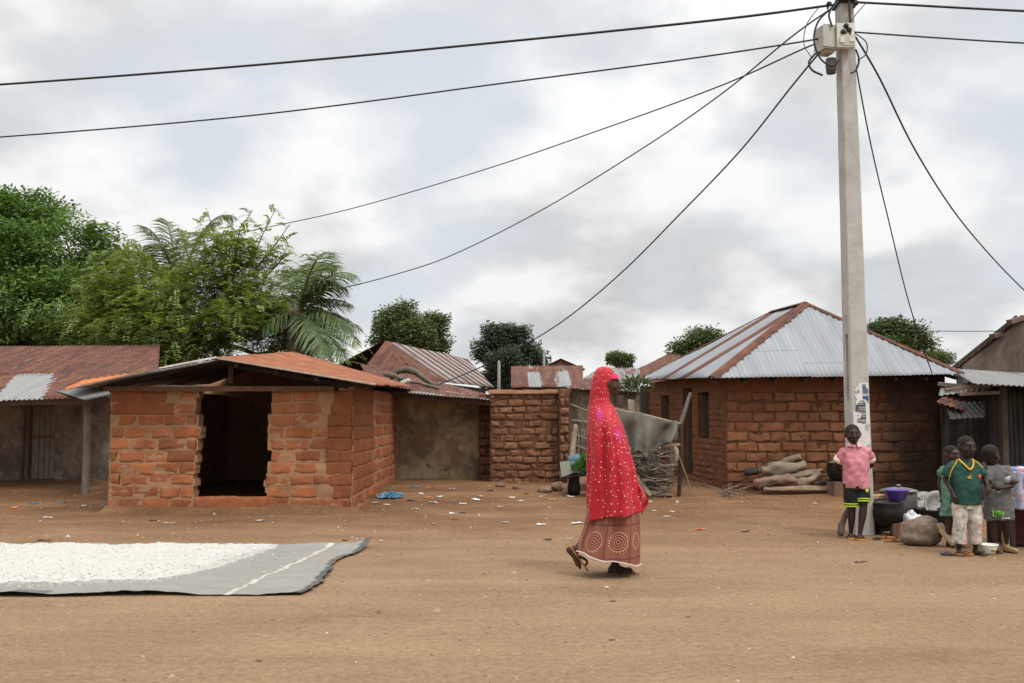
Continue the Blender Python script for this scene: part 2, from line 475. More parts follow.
# red veil with sewn dots and two magenta rosettes
def make_veil():
    m, t, b = nt('red_spotted_veil')
    uv = t.nodes.new('ShaderNodeUVMap').outputs[0]
    v = t.nodes.new('ShaderNodeTexVoronoi'); v.voronoi_dimensions = '2D'
    v.inputs['Scale'].default_value = 19; v.inputs['Randomness'].default_value = .75; L(t, uv, v.inputs['Vector'])
    dot = math_n(t, 'LESS_THAN', v.outputs['Distance'], .092)
    gate = math_n(t, 'GREATER_THAN', noise_n(t, uv, 3.2, 3, .5), .42)
    dot = math_n(t, 'MULTIPLY', dot, gate)
    base = ramp(t, noise_n(t, uv, 5, 4, .6), [(.3, (.32, .006, .018)), (.7, (.43, .010, .023))])
    fl = None
    for (u0, v0, ru, rv) in ((-.075, 1.285, .042, .07), (.125, 1.125, .035, .065), (.62, .95, .05, .06), (-.95, 1.2, .05, .06)):
        sx = t.nodes.new('ShaderNodeSeparateXYZ'); L(t, uv, sx.inputs[0])
        a = math_n(t, 'DIVIDE', math_n(t, 'SUBTRACT', sx.outputs[0], u0), ru)
        bb = math_n(t, 'DIVIDE', math_n(t, 'SUBTRACT', sx.outputs[1], v0), rv)
        r = math_n(t, 'SQRT', math_n(t, 'ADD', math_n(t, 'MULTIPLY', a, a), math_n(t, 'MULTIPLY', bb, bb)))
        an = math_n(t, 'ARCTAN2', bb, a)
        pet = math_n(t, 'ADD', .86, math_n(t, 'MULTIPLY', math_n(t, 'SINE', math_n(t, 'MULTIPLY', an, 6)), .14))
        k = math_n(t, 'LESS_THAN', r, pet)
        fl = k if fl is None else math_n(t, 'MAXIMUM', fl, k)
    base = mixc(t, fl, base, (.40, .022, .17))
    c = mixc(t, dot, base, (.66, .50, .30))
    L(t, c, b.inputs['Base Color']); b.inputs['Roughness'].default_value = .62
    b.inputs['Specular IOR Level'].default_value = .3
    b.inputs['Sheen Weight'].default_value = .25
    b.inputs['Sheen Tint'].default_value = (1, .35, .35, 1)
    h = math_n(t, 'ADD', math_n(t, 'MULTIPLY', dot, .6), noise_n(t, uv, 9, 5, .6))
    bump(t, b, h, .35, .012)
    return m
VEIL = make_veil()

def make_wrapper():
    m, t, b = nt('printed_wrapper_cloth')
    uv = t.nodes.new('ShaderNodeUVMap').outputs[0]
    sx = t.nodes.new('ShaderNodeSeparateXYZ'); L(t, uv, sx.inputs[0])
    su, sv = .205, .26
    u = math_n(t, 'SUBTRACT', math_n(t, 'FRACT', math_n(t, 'DIVIDE', math_n(t, 'ADD', sx.outputs[0], 5*su+.055), su)), .5)
    w = math_n(t, 'SUBTRACT', math_n(t, 'FRACT', math_n(t, 'DIVIDE', math_n(t, 'ADD', sx.outputs[1], 5*sv-.16), sv)), .5)
    u = math_n(t, 'MULTIPLY', u, su); w = math_n(t, 'MULTIPLY', w, sv)
    r = math_n(t, 'SQRT', math_n(t, 'ADD', math_n(t, 'MULTIPLY', u, u), math_n(t, 'MULTIPLY', w, w)))
    rings = math_n(t, 'GREATER_THAN', math_n(t, 'SINE', math_n(t, 'MULTIPLY', r, 330)), .1)
    disc = math_n(t, 'LESS_THAN', r, .082)
    an = math_n(t, 'ARCTAN2', w, u)
    beads = math_n(t, 'GREATER_THAN', math_n(t, 'SINE', math_n(t, 'MULTIPLY', an, 22)), .0)
    rim = math_n(t, 'MULTIPLY', math_n(t, 'GREATER_THAN', r, .068), beads)
    base = ramp(t, noise_n(t, uv, 9, 5, .6), [(.3, (.19, .060, .036)), (.7, (.265, .095, .058))])
    med = mixc(t, rings, (.36, .13, .085), (.085, .02, .016))
    med = mixc(t, rim, med, (.46, .25, .15))
    c = mixc(t, disc, base, med)
    ln = math_n(t, 'GREATER_THAN', math_n(t, 'ABSOLUTE', u), su*.5-.008)
    ln2 = math_n(t, 'GREATER_THAN', math_n(t, 'ABSOLUTE', w), sv*.5-.007)
    c = mixc(t, math_n(t, 'MULTIPLY', math_n(t, 'MAXIMUM', ln, ln2), .75), c, (.10, .028, .02))
    L(t, c, b.inputs['Base Color']); b.inputs['Roughness'].default_value = .8
    bump(t, b, noise_n(t, uv, 9, 5, .6), .25, .012)
    return m
WRAP = make_wrapper()

def make_print(name, base, cols, scale=26, thr=.2, frac=.55):
    """small flecked flower print"""
    m, t, b = nt(name)
    co = coords(t)
    v = t.nodes.new('ShaderNodeTexVoronoi'); v.inputs['Scale'].default_value = scale
    v.inputs['Randomness'].default_value = .9
    w = t.nodes.new('ShaderNodeMix'); w.data_type = 'VECTOR'
    nz = t.nodes.new('ShaderNodeTexNoise'); nz.inputs['Scale'].default_value = scale*1.5; L(t, co, nz.inputs[0])
    w.inputs[0].default_value = .035; L(t, co, w.inputs[4]); L(t, nz.outputs[1], w.inputs[5])
    L(t, w.outputs[1], v.inputs['Vector'])
    s = t.nodes.new('ShaderNodeSeparateColor'); L(t, v.outputs['Color'], s.inputs[0])
    k = math_n(t, 'MULTIPLY', math_n(t, 'LESS_THAN', v.outputs['Distance'], thr*2), math_n(t, 'LESS_THAN', s.outputs[0], frac))
    pc = ramp(t, s.outputs[1], [((i+.02)/len(cols), c) for i, c in enumerate(cols)])
    bc = mixc(t, 1.0, base, ramp(t, noise_n(t, co, 7, 5, .6), [(.3, .85), (.7, 1.1)]), 'MULTIPLY')
    L(t, mixc(t, k, bc, pc), b.inputs['Base Color']); b.inputs['Roughness'].default_value = .88
    bump(t, b, noise_n(t, co, 60, 4, .6), .2, .004)
    return m
PRINT_TR = make_print('flower_print_cotton', (.44, .41, .37), [(.08, .30, .22), (.52, .14, .16), (.60, .20, .22), (.10, .24, .12)], 17, .17, .6)
PRINT_TB = make_print('floral_table_cloth', (.10, .13, .30), [(.60, .50, .44), (.55, .20, .16), (.06, .05, .12), (.50, .46, .42)], 15, .24, .8)
# ================= camera, world, sun =================
cam = bpy.data.cameras.new('camera'); co_ = bpy.data.objects.new('camera', cam); COL.objects.link(co_)
co_.location = (0, 0, H); co_.rotation_euler = (math.pi/2+TH, 0, 0)
cam.sensor_width = 36; cam.lens = 36*FPX/1024; cam.clip_end = 3000; cam.clip_start = .05
SC.camera = co_

to_sun = Vector((.42, -.50, .86)).normalized()
SUN_EL = math.asin(to_sun.z); SUN_AZ = math.atan2(to_sun.x, to_sun.y)
sl = bpy.data.lights.new('sun', 'SUN'); so = bpy.data.objects.new('sun', sl); COL.objects.link(so)
so.rotation_euler = (-to_sun).to_track_quat('-Z', 'Y').to_euler()
sl.energy = 1.5; sl.angle = math.radians(10); sl.color = (1.0, .95, .87)

w = bpy.data.worlds.new('World'); SC.world = w; w.use_nodes = True
t = w.node_tree; bg = t.nodes['Background']
sky = t.nodes.new('ShaderNodeTexSky'); sky.sky_type = 'NISHITA'; sky.sun_disc = False
sky.sun_elevation = SUN_EL; sky.sun_rotation = SUN_AZ; sky.air_density = 1.0; sky.dust_density = 1.5
tc = t.nodes.new('ShaderNodeTexCoord').outputs['Generated']
sx = t.nodes.new('ShaderNodeSeparateXYZ'); L(t, tc, sx.inputs[0])
zc = math_n(t, 'MAXIMUM', sx.outputs[2], 0.0)
def cloud_vec(dz, off):
    den = math_n(t, 'ADD', math_n(t, 'ADD', zc, dz), .42)
    c = t.nodes.new('ShaderNodeCombineXYZ')
    L(t, math_n(t, 'ADD', math_n(t, 'DIVIDE', sx.outputs[0], den), off[0]), c.inputs[0])
    L(t, math_n(t, 'ADD', math_n(t, 'DIVIDE', sx.outputs[1], den), off[1]), c.inputs[1])
    c.inputs[2].default_value = off[2]
    return c.outputs[0]
OFF = (2.35, 0.6, 1.7)
n0 = noise_n(t, cloud_vec(0.0, OFF), 3.0, 9, .50, .0)
n1 = noise_n(t, cloud_vec(0.06, OFF), 3.0, 4, .50, .0)
nb = noise_n(t, cloud_vec(0.0, (4.7, 2.72, 4.0)), 1.3, 4, .5)
# coverage: nearly closed cloud deck with a few thin blue gaps
cov = ramp(t, math_n(t, 'ADD', math_n(t, 'MULTIPLY', n0, .6), math_n(t, 'MULTIPLY', nb, .4)), [(.38, 0.1), (.49, 1.0)])
# heaped clouds: tops catch the light, undersides stay grey
lit = math_n(t, 'ADD', math_n(t, 'MULTIPLY', math_n(t, 'SUBTRACT', n0, n1), 3.0), .5)
shade = math_n(t, 'ADD', math_n(t, 'MULTIPLY', lit, .6), math_n(t, 'MULTIPLY', math_n(t, 'SUBTRACT', 1.0, nb), .4))
cc = ramp(t, shade, [(.28, (5.6, 5.68, 5.75)), (.42, (6.4, 6.48, 6.55)), (.54, (7.6, 7.63, 7.65)), (.68, (8.7, 8.7, 8.65))])
# the deck is brightest round the veiled sun
dt = t.nodes.new('ShaderNodeVectorMath'); dt.operation = 'DOT_PRODUCT'; L(t, tc, dt.inputs[0]); dt.inputs[1].default_value = to_sun
glow = math_n(t, 'ADD', 1.0, math_n(t, 'MULTIPLY', math_n(t, 'POWER', math_n(t, 'MAXIMUM', dt.outputs['Value'], 0.0), 3.0), .6))
cc = mixc(t, 1.0, cc, glow, 'MULTIPLY')
# an overcast vault is about three times brighter overhead than at the horizon
zen = math_n(t, 'ADD', 1.0, math_n(t, 'MULTIPLY', math_n(t, 'POWER', zc, 2.6), 2.6))
cc = mixc(t, 1.0, cc, zen, 'MULTIPLY')
pale = mixc(t, .88, sky.outputs[0], (7.1, 7.55, 8.05))
L(t, mixc(t, cov, pale, cc), bg.inputs[0]); bg.inputs[1].default_value = .095
SC.view_settings.view_transform = 'Standard'; SC.view_settings.look = 'None'
SC.view_settings.exposure = 0.15; SC.view_settings.gamma = 1; SC.view_settings.use_curve_mapping = False
SC.cycles.max_bounces = 8; SC.cycles.use_denoising = True

# ================= ground and road =================
def axis(a, b, step, far, grow=1.22):
    xs = list(np.arange(a, b+step/2, step)); s = step; x = xs[-1]
    up = []
    while x < far: s *= grow; x += s; up.append(x)
    s = step; x = xs[0]; dn = []
    while x > -far: s *= grow; x -= s; dn.append(x)
    return dn[::-1]+xs+up
xs = axis(-10.5, 10.5, .085, 900); ys = axis(3.8, 21, .085, 900)
nx, ny = len(xs), len(ys)
V = np.array([(x, y, gh(x, y)) for x in xs for y in ys], np.float32)
ii, jj = np.meshgrid(np.arange(nx-1), np.arange(ny-1), indexing='ij')
q = (ii*ny+jj).ravel()
F = np.stack([q, q+ny, q+ny+1, q+1], 1)
g = link('ground', fast_mesh('ground', V, F, DIRT, smooth=True)); tag(g, kind='structure')

# dusty carriageway, one worn sheet lying on the ground
def road_edge(x): return 9.3+.5*noise.noise(Vector((x*.33, 4.2, 0)))+.14*noise.noise(Vector((x*2.1, 9, 0)))
rx = list(np.arange(-10, 10.01, .1)); rx = [-400, -200, -90, -40, -20]+rx+[20, 40, 90, 200, 400]
rv = [-6, -2, 0, 2, 3, 3.8]; rv = rv+list(np.arange(4.0, 6.9, .1))
mb = MB()
NV = len(rv)+24
vs = []
for x in rx:
    e = road_edge(x)
    col = rv+[6.9+(e-6.9)*(k+1)/24 for k in range(24)]
    for y in col:
        vs.append((x, y, gh(x, y)+.004*(1-sstep(e-.25, e, y)*1.6)))
fs = [(i*NV+j, (i+1)*NV+j, (i+1)*NV+j+1, i*NV+j+1) for i in range(len(rx)-1) for j in range(NV-1)]
mb.add(vs, fs)
tag(mb.build('road', DIRT), kind='structure')
# ================= masonry and tin builders =================
Z = Vector((0, 0, 1))
def lump(mb, A, d, n, s0, s1, z0, z1, proud, rough, col, seed, nu=7, nv=4, cham=.02):
    """one eroded mud block: a bulged, rough-faced slab set into the wall core"""
    if s1-s0 < .03: return
    vs = []
    us = [0, .0]+[i/(nu-2) for i in range(nu-1)]+[1.0, 1.0]
    us = [0]+[cham/(s1-s0)*.5]+[(i+.5)/nu for i in range(nu)]+[1-cham/(s1-s0)*.5]+[1]
    ws = [0]+[cham/(z1-z0)*.5]+[(i+.5)/nv for i in range(nv)]+[1-cham/(z1-z0)*.5]+[1]
    for i, u in enumerate(us):
        for j, v in enumerate(ws):
            s = s0+(s1-s0)*u; z = z0+(z1-z0)*v
            edge = (i in (0, len(us)-1)) or (j in (0, len(ws)-1))
            p = A+d*s+Z*z
            k = noise.noise(p*6.5+Vector((seed, 0, 0)))
            k2 = noise.noise(p*19+Vector((0, seed, 0)))
            e = min(u, 1-u)*(s1-s0); e2 = min(v, 1-v)*(z1-z0)
            r = min(1, min(e, e2)/.016)
            dep = -.03 if edge else proud*(.25+.75*r)+rough*(k*1.3+k2*.9)
            wob = .022*noise.noise(p*7+Vector((seed, seed, 1)))
            vs.append(p + n*dep + d*wob + Z*wob*.8)
    W = len(ws)
    fs = [(i*W+j, (i+1)*W+j, (i+1)*W+j+1, i*W+j+1) for i in range(len(us)-1) for j in range(len(ws)-1)]
    mb.add(vs, fs, col)

def brick_wall(mb, A, B, z_top, course, blen, base_col, mortar_col, gap=.022, proud=.016, rough=.012,
               thick=.2, openings=(), vary=.18, jag=.05, seed=0, z0=0.0, topjag=0.0, plaster=(), flip=False, gapj=1.0,
               ztop_fn=None):
    """coursed mud-block wall from A to B (ground points); openings = [(s0, s1, z0, z1)] cut with ragged jambs"""
    rnd = random.Random(seed)
    A = Vector(A); B = Vector(B); d = (B-A); d.z = 0; Lw = d.length; d.normalize()
    n = Vector((d.y, -d.x, 0))
    if flip: n = -n
    nc = max(1, round((z_top-z0)/course)); ch = (z_top-z0)/nc
    row = 0; wl = wr_ = 0.0
    for c in range(nc):
        za = z0+c*ch; zb = za+ch
        iv = [(0.0, Lw)]
        for o in openings:
            if za+ch*.5 > o[2] and za+ch*.5 < o[3]:
                wl = .6*wl+rnd.uniform(-jag, jag); wr_ = .6*wr_+rnd.uniform(-jag, jag); a = o[0]+wl; b = o[1]+wr_
                niv = []
                for (p, q) in iv:
                    if b <= p or a >= q: niv.append((p, q)); continue
                    if a-p > .02: niv.append((p, a))
                    if q-b > .02: niv.append((b, q))
                iv = niv
        for (p, q) in iv:
            # core: the mortar bed shows between the blocks
            k = 2 if ztop_fn is None else max(2, int((q-p)/.3))
            for m in range(k-1 if k > 2 else 1):
                pa = p+(q-p)*m/(k-1) if k > 2 else p; pb = p+(q-p)*(m+1)/(k-1) if k > 2 else q
                tb = min(zb, ztop_fn((pa+pb)/2)) if ztop_fn else zb
                if tb <= za+.01: continue
                cc = A+d*((pa+pb)/2)-n*(thick/2)+Z*((za+tb)/2)
                ang = math.atan2(d.y, d.x)
                if jag > .03 and (p > .01 or q < Lw-.01):      # crumbled jamb: two ragged half courses
                    for h_ in (0, 1):
                        e0 = pa+(rnd.uniform(-.022, .018) if p > .01 else 0); e1 = pb+(rnd.uniform(-.018, .022) if q < Lw-.01 else 0)
                        mb.box(A+d*((e0+e1)/2)-n*(thick/2)+Z*(za+(tb-za)*(h_+.5)/2), (e1-e0, thick, (tb-za)/2+.006), (0, 0, ang), mortar_col, jit=.007)
                else: mb.box(cc, (pb-pa, thick, tb-za), (0, 0, ang), mortar_col)
            s = p-(rnd.uniform(.15, .85)*blen if p < .01 else rnd.uniform(0, .4)*blen)
            s = p-((c % 2)*.5+rnd.uniform(-.12, .12)+.0)*blen if p < .01 else p-rnd.uniform(0, .25)*blen
            while s < q:
                Lb = blen*rnd.uniform(.82, 1.14)
                a = max(p, s); b = min(q, s+Lb)
                if q-b < blen*.22: b = q; s = q
                if b-a > .05:
                    g = gap*rnd.uniform(.6, 1.4)*gapj
                    mid = (a+b)/2
                    pl = False
                    for ps0, ps1, pz0, pz1 in plaster:
                        if ps0 < mid < ps1 and pz0 < (za+zb)/2 < pz1: pl = True
                    tb = zb
                    if ztop_fn: tb = min(zb, ztop_fn(mid))
                    if tb-za > ch*.4 and not pl:
                        v = 1+rnd.uniform(-vary, vary); h = rnd.uniform(-.06, .08)
                        col = (base_col[0]*v, base_col[1]*v*(1+h), base_col[2]*v*(1+1.4*h))
                        dz = rnd.uniform(-.008, .008)
                        lump(mb, A, d, n, a+g/2, b-g/2, za+g/2+dz, tb-g/2+dz, proud*rnd.uniform(.5, 1.35), rough, col, seed*3.1+row*1.7+s)
                s += Lb if s != q else 1e9
            row += 1
    for ps0, ps1, pz0, pz1 in plaster:
        for c in range(nc):
            za = z0+c*ch; zb = za+ch
            if pz0 < (za+zb)/2 < pz1:
                a = ps0+rnd.uniform(-.05, .1) if ps0 > .05 else ps0; b = ps1+rnd.uniform(-.16, .10) if ps1 < Lw-.05 else ps1
                lump(mb, A, d, n, a, b, za-.006, zb+.006, proud*1.25, .006, [x*.78 for x in base_col], 5.0+c*.01, nu=18, nv=4)

def tin_plane(mb, poly, eave=(0, 1), pitch=.076, amp=.010, panel=.78, lap=1.9, rust=.5, rvar=.2, rustf=None, jagged=.0,
              seed=0, per=6, sag=0.0, thick=.003, quad=False):
    """corrugated sheeting over a flat polygon; corrugations run up the slope from the eave edge"""
    rnd = random.Random(seed)
    P = [Vector(p) for p in poly]; a, b = P[eave[0]], P[eave[1]]
    sax = (b-a); Ls = sax.length; sax.normalize()
    far = max(P, key=lambda q: ((q-a)-sax*(q-a).dot(sax)).length)
    tax = (far-a)-sax*(far-a).dot(sax); tax.normalize()
    nor = sax.cross(tax)
    if nor.z < 0: nor = -nor
    ST = [((q-a).dot(sax), (q-a).dot(tax)) for q in P]
    smin = min(s for s, _ in ST); smax = max(s for s, _ in ST)
    def span(s):
        ts = []
        for i in range(len(ST)):
            (s0, t0), (s1, t1) = ST[i], ST[(i+1) % len(ST)]
            if abs(s1-s0) < 1e-6:
                if abs(s-s0) < 1e-4: ts += [t0, t1]
                continue
            k = (s-s0)/(s1-s0)
            if -1e-6 <= k <= 1+1e-6: ts.append(t0+(t1-t0)*k)
        return (min(ts), max(ts)) if ts else (0, 0)
    if quad:
        o0, o1 = P[eave[0]], P[eave[1]]; i1, i0 = P[(eave[1]+1) % 4], P[(eave[1]+2) % 4]
        smin, smax = 0.0, max(Ls, (i1-i0).length)
    ncol = int((smax-smin)/pitch*per)+1
    pr = {}
    def prnd(i, r):
        if (i, r) not in pr: pr[(i, r)] = (rnd.gauss(0, rvar), rnd.uniform(-jagged, jagged), rnd.uniform(-.006, .006))
        return pr[(i, r)]
    rows = 9
    vs = []; rs = []; uv = []
    for i in range(ncol+1):
        s = smin+(smax-smin)*min(1-1e-5, max(1e-5, i/ncol))
        t0, t1 = span(s) if not quad else (0.0, (i0.lerp(i1, s/smax)-o0.lerp(o1, s/smax)).length)
        ip = int((s-smin)/panel)
        j0 = prnd(ip, -1)[1]
        for j in range(rows):
            tt = t0+(t1-t0)*j/(rows-1)
            te = tt-(abs(j0) if j == 0 else 0)
            r = int(tt/lap)
            rr, _, off = prnd(ip, r)
            base = rustf(s-smin, tt) if rustf else rust
            fr = (tt/lap)-r
            wv = amp*math.sin(2*math.pi*s/pitch)
            wob = .012*noise.noise(Vector((s*1.1+seed, tt*.9, seed)))
            if quad: q = o0.lerp(o1, s/smax).lerp(i0.lerp(i1, s/smax), te/max(t1, .01))+nor*(wv+off+wob+.006*(1-fr))
            else: q = a+sax*s+tax*te+nor*(wv+off+wob+.006*(1-fr))
            if sag: q = q-Z*sag*math.sin(math.pi*min(1, max(0, (s-smin)/(smax-smin))))
            vs.append(q); rs.append(base+rr); uv.append((s+seed*3.7, tt+seed*1.3+ip*.37))
    W = rows
    fs = [(i*W+j, (i+1)*W+j, (i+1)*W+j+1, i*W+j+1) for i in range(ncol) for j in range(rows-1)]
    n0 = len(vs)
    vs2 = vs+[v-nor*thick for v in vs]
    fs2 = fs+[(x+n0, u+n0, v+n0, y+n0) for x, y, v, u in fs]
    for i in range(ncol):
        x, y = i*W, (i+1)*W
        fs2.append((x, x+n0, y+n0, y)); x, y = i*W+W-1, (i+1)*W+W-1; fs2.append((x, y, y+n0, x+n0))
    mb.add(vs2, fs2, (1, 1, 1), uv*2, 0, rs*2)

def ridge_cap(mb, a, b, w, seed=0, rust=.9, up=.02, scallop=.0):
    """folded metal strip laid over a hip or ridge"""
    a = Vector(a); b = Vector(b); d = (b-a); Ln = d.length; d.normalize()
    side = d.cross(Z).normalized(); upv = side.cross(d).normalized()
    if upv.z < 0: upv = -upv
    n = max(4, int(Ln/.11)); vs = []; uv = []; rs = []
    for i in range(n+1):
        p = a+d*Ln*i/n
        for k, (so_, dz) in enumerate(((-1, -.055), (-.45, 0), (0, .018), (.45, 0), (1, -.055))):
            e = w*so_*(1+(scallop*(1 if i % 2 else -1) if abs(so_) == 1 else 0))
            vs.append(p+side*e+upv*(up+dz*w/.14)); uv.append((so_*w+seed, Ln*i/n)); rs.append(rust+.15*noise.noise(p*2))
    fs = [(i*5+k, (i+1)*5+k, (i+1)*5+k+1, i*5+k+1) for i in range(n) for k in range(4)]
    n0 = len(vs)
    vs2 = vs+[v-upv*.004 for v in vs]
    fs2 = fs+[(x+n0, u+n0, v+n0, y+n0) for x, y, v, u in fs]
    mb.add(vs2, fs2, (1, 1, 1), uv*2, 0, rs*2)

BR = (.31, .112, .05); MO = (.345, .195, .11)       # fresh laterite block and its mud mortar
BR2 = (.20, .098, .054); MO2 = (.12, .06, .036)     # old weathered block

# ================= small brick hut without a door =================
HY = 13.3
hl = at(108, 510, HY); hr = at(352, 510, HY)
hut = empty('brick_hut', (hl.x, HY, gh(-3.7, HY)), 'small orange mud brick hut with an empty ragged doorway and a sagging rusty tin roof', 'hut')
zt = at(200, 391, HY).z
wz0 = gh(-3.7, HY)-.12
mb = MB()
xL, xR = hl.x, hr.x
op = ((198-512)*HY/1000-xL, (268-512)*HY/1000-xL, at(0, 498, HY).z, 9)
brick_wall(mb, (xL, HY, 0), (xR, HY, 0), zt, (zt-wz0)/11, .335, BR, MO, gap=.019, proud=.010, rough=.014, vary=.24, thick=.22, openings=[op],
           seed=3, z0=wz0, jag=.05, plaster=[(0, .78, zt-.37, 9), (xR-xL-.32, xR-xL, .25, 9)])
# right flank, running back
brick_wall(mb, (xR, HY+.02, 0), (xR+.02, 18.1, 0), zt+.06, (zt-wz0)/10, .335, BR, MO, gap=.026, proud=.010, thick=.2, seed=5, z0=wz0,
           plaster=[(0, 1.9, .2, 9)], rough=.012)
brick_wall(mb, (xL, 18.1, 0), (xL, HY+.2, 0), zt+.04, .19, .5, BR, MO, thick=.2, seed=6, z0=wz0)
# rear wall climbs to the roof
mb.box(((xL+xR)/2, 18.2, .75), (xR-xL+.1, .2, 1.7), col=MO)
bp_ = at(293, 352, 18.3)
gp = [(xL-.25, 1.6), (xR+.3, 1.6), (xR+.3, 1.73), (bp_.x, bp_.z-.02), (xL-.25, 1.84)]
mb.add([Vector((x, 18.02, z)) for x, z in gp]+[Vector((x, 18.17, z)) for x, z in gp], [(0, 1, 2, 3, 4), (9, 8, 7, 6, 5)]+[(i, (i+1) % 5, (i+1) % 5+5, i+5) for i in range(5)], MO, smooth=False)
reparent(mb.build('wall', BRICK), hut)
# mud sill in the doorway
mb = MB()
lump(mb, Vector((xL, HY, 0)), Vector((1, 0, 0)), Vector((0, -1, 0)), op[0]-.02, op[1]+.03, op[2]-.16, op[2]+.015, .03, .012, BR, 9, nu=12)
mb.box((xL+(op[0]+op[1])/2, HY+.13, op[2]-.08), (op[1]-op[0], .25, .15), col=MO, jit=.01)
reparent(mb.build('door_sill', BRICK), hut)
# worn splash plinth of washed-down mud
mb = MB()
def pl(u, v):
    x = xL-.18+(xR-xL+.36)*u
    k = noise.noise(Vector((x*1.6, 2, 5)))*.05
    y = HY+.03-(.34+k*2.2)*(v)
    z = gh(x, y)-.03+(.14+k)*(1-v)**1.3*sstep(0, .05, u)*sstep(1, .95, u)
    return (x, y, z+.012*noise.noise(Vector((x*6, v*4, 0))))
mb.grid(pl, 110, 8)
reparent(mb.build('plinth', DIRT), hut)
RYn = 12.85
A0 = at(215, 358, RYn); E0 = at(376, 385, RYn); E1 = at(412, 387, 17.7); B1 = at(293, 352, 18.3); W0 = at(76, 387, RYn)
W1 = Vector((W0.x+.2, 17.9, W0.z+.2))
mb = MB()
def hutrust(s, tt): return .93 if s > .5 else .86
tin_plane(mb, [E0, E1, B1, A0], rust=.95, rvar=.08, seed=2, jagged=.03, quad=True)
reparent(mb.build('roof', TIN_ORANGE), hut)
mb = MB()
tin_plane(mb, [W1, W0, A0+Vector((.02, 0, -.015)), B1+Vector((0, .2, -.01))], rust=.55, rvar=.25, seed=4, jagged=.04, quad=True)
reparent(mb.build('roof', TIN_OLD), hut)
# pale strips on the raking edges; the right one paints in an edge highlight
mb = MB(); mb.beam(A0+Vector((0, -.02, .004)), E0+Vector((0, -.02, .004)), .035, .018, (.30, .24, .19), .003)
reparent(mb.build('rake_strip', WOOD_C), hut)
mb = MB()
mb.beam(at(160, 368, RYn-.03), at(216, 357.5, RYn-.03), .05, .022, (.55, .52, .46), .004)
mb.beam(at(80, 386, RYn-.02), at(160, 368.5, RYn-.02), .04, .02, (.20, .15, .11), .004)
reparent(mb.build('rake_strip', WOOD_C), hut)
mb = MB()
mb.beam(at(104, 389, HY-.06), at(334, 388.5, HY-.06), .07, .06, (.13, .07, .045), .006)
reparent(mb.build('tie_beam', WOOD_C), hut)
mb = MB()
p = at(231, 383, HY-.03); mb.beam(p, Vector((p.x, p.y, A0.z-.08)), .06, .06, (.06, .04, .03), .006)
reparent(mb.build('king_post', WOOD_C), hut)
for px0, py0, px1, py1 in ((100, 389, 215, 362), (348, 386, 217, 362)):
    mb = MB(); mb.beam(at(px0, py0, HY-.02), at(px1, py1, HY-.02), .06, .07, (.03, .022, .018), .006)
    reparent(mb.build('rafter', WOOD_C), hut)
for k in range(4):
    f = (k+.5)/4
    mb = MB(); a = E0.lerp(A0, f)-Z*.05; b = E1.lerp(B1, f)-Z*.05
    mb.beam(a+Vector((0, .05, 0)), b, .05, .05, (.035, .025, .02), .004)
    reparent(mb.build('purlin', WOOD_C), hut)

# ================= lean-to wing behind the hut =================
wing = empty('mud_lean_to', (-1.3, 18.3, gh(-1.3, 18.3)), 'low mud lean-to with mouldy yellow plaster and drooping tin roof behind the hut', 'lean-to')
mb = MB()
wa = at(394, 480, 18.35); wb = at(482, 480, 18.35)
def wing_top(s): return 1.84-.22*s/(wb.x-wa.x)
nuw = 60
def wf(u, v):
    x = wa.x-.1+(wb.x-wa.x+.1)*u; zt_ = wing_top(x-wa.x); z = -.1+(zt_+.1)*v
    y = 18.35+.03*noise.noise(Vector((x*2.2, z*2.2, 1)))+.014*noise.noise(Vector((x*9, z*9, 1)))-.10*max(0, .25-v)
    return (x, y, z)
mb.grid(wf, 50, 40, thick=-.22)
reparent(mb.build('wall', PLASTER_STAIN), wing)
mb = MB()
brick_wall(mb, at(479, 480, 17.9)*1, at(492, 480, 17.9)*1, 1.52, .155, .25, (.15, .066, .04), (.06, .03, .02), thick=.3, seed=8, z0=-.05, proud=.03, rough=.025)
reparent(mb.build('pillar', BRICK_D), wing)
mb = MB()
wp = [at(374, 389.5, 17.2), at(491, 400, 17.2), at(488, 394, 20.2), at(360, 364, 20.2)]
tin_plane(mb, wp, quad=True, rust=.85, rvar=.12, seed=7, jagged=.03, rustf=lambda s, tt: (.45 if (tt < .35 and s > .75) else .88))
reparent(mb.build('roof', TIN), wing)
mb = MB(); mb.beam(at(376, 394, 17.4), at(489, 403, 17.4), .08, .08, (.09, .06, .045), .006)
reparent(mb.build('beam', WOOD_C), wing)
# things thrown on its roof
mb = MB()
c0 = at(416, 374, 18.6)
pts = [at(392, 377, 18.7), at(398, 371, 18.7), at(407, 369, 18.7), at(416, 372, 18.6), at(425, 379, 18.5), at(432, 384, 18.4)]
mb.tube(pts, [.05, .06, .065, .06, .055, .04], 10, (.105, .085, .066), wob=.4)
tag(mb.build('driftwood_branch', WOOD_C), 'bent grey tree limb weighing down the lean-to roof behind the hut', 'branch')
for i, (a_, b_, r_) in enumerate((((400, 380), (438, 388), .035), ((385, 374), (402, 379), .05))):
    mb = MB(); mb.tube([at(*a_, 18.3), at((a_[0]+b_[0])/2, (a_[1]+b_[1])/2-1, 18.25), at(*b_, 18.2)], r_*.8, 8, (.12, .10, .08), wob=.4, seed=i)
    tag(mb.build('roof_pole', WOOD_C), ('thin stick lying along the lean-to roof below the bent limb', 'short grey billet on the lean-to roof, left of the bent limb')[i], 'stick')
mb = MB()
for k in range(3):
    mb.ell(at(404+k*2, 383-k, 18.1), (.09-.02*k, .07, .05), col=(.35, .31, .27), nu=8, nv=6)
tag(mb.build('roof_stone', STONE), 'pale stone holding down the lean-to roof sheet', 'stone')

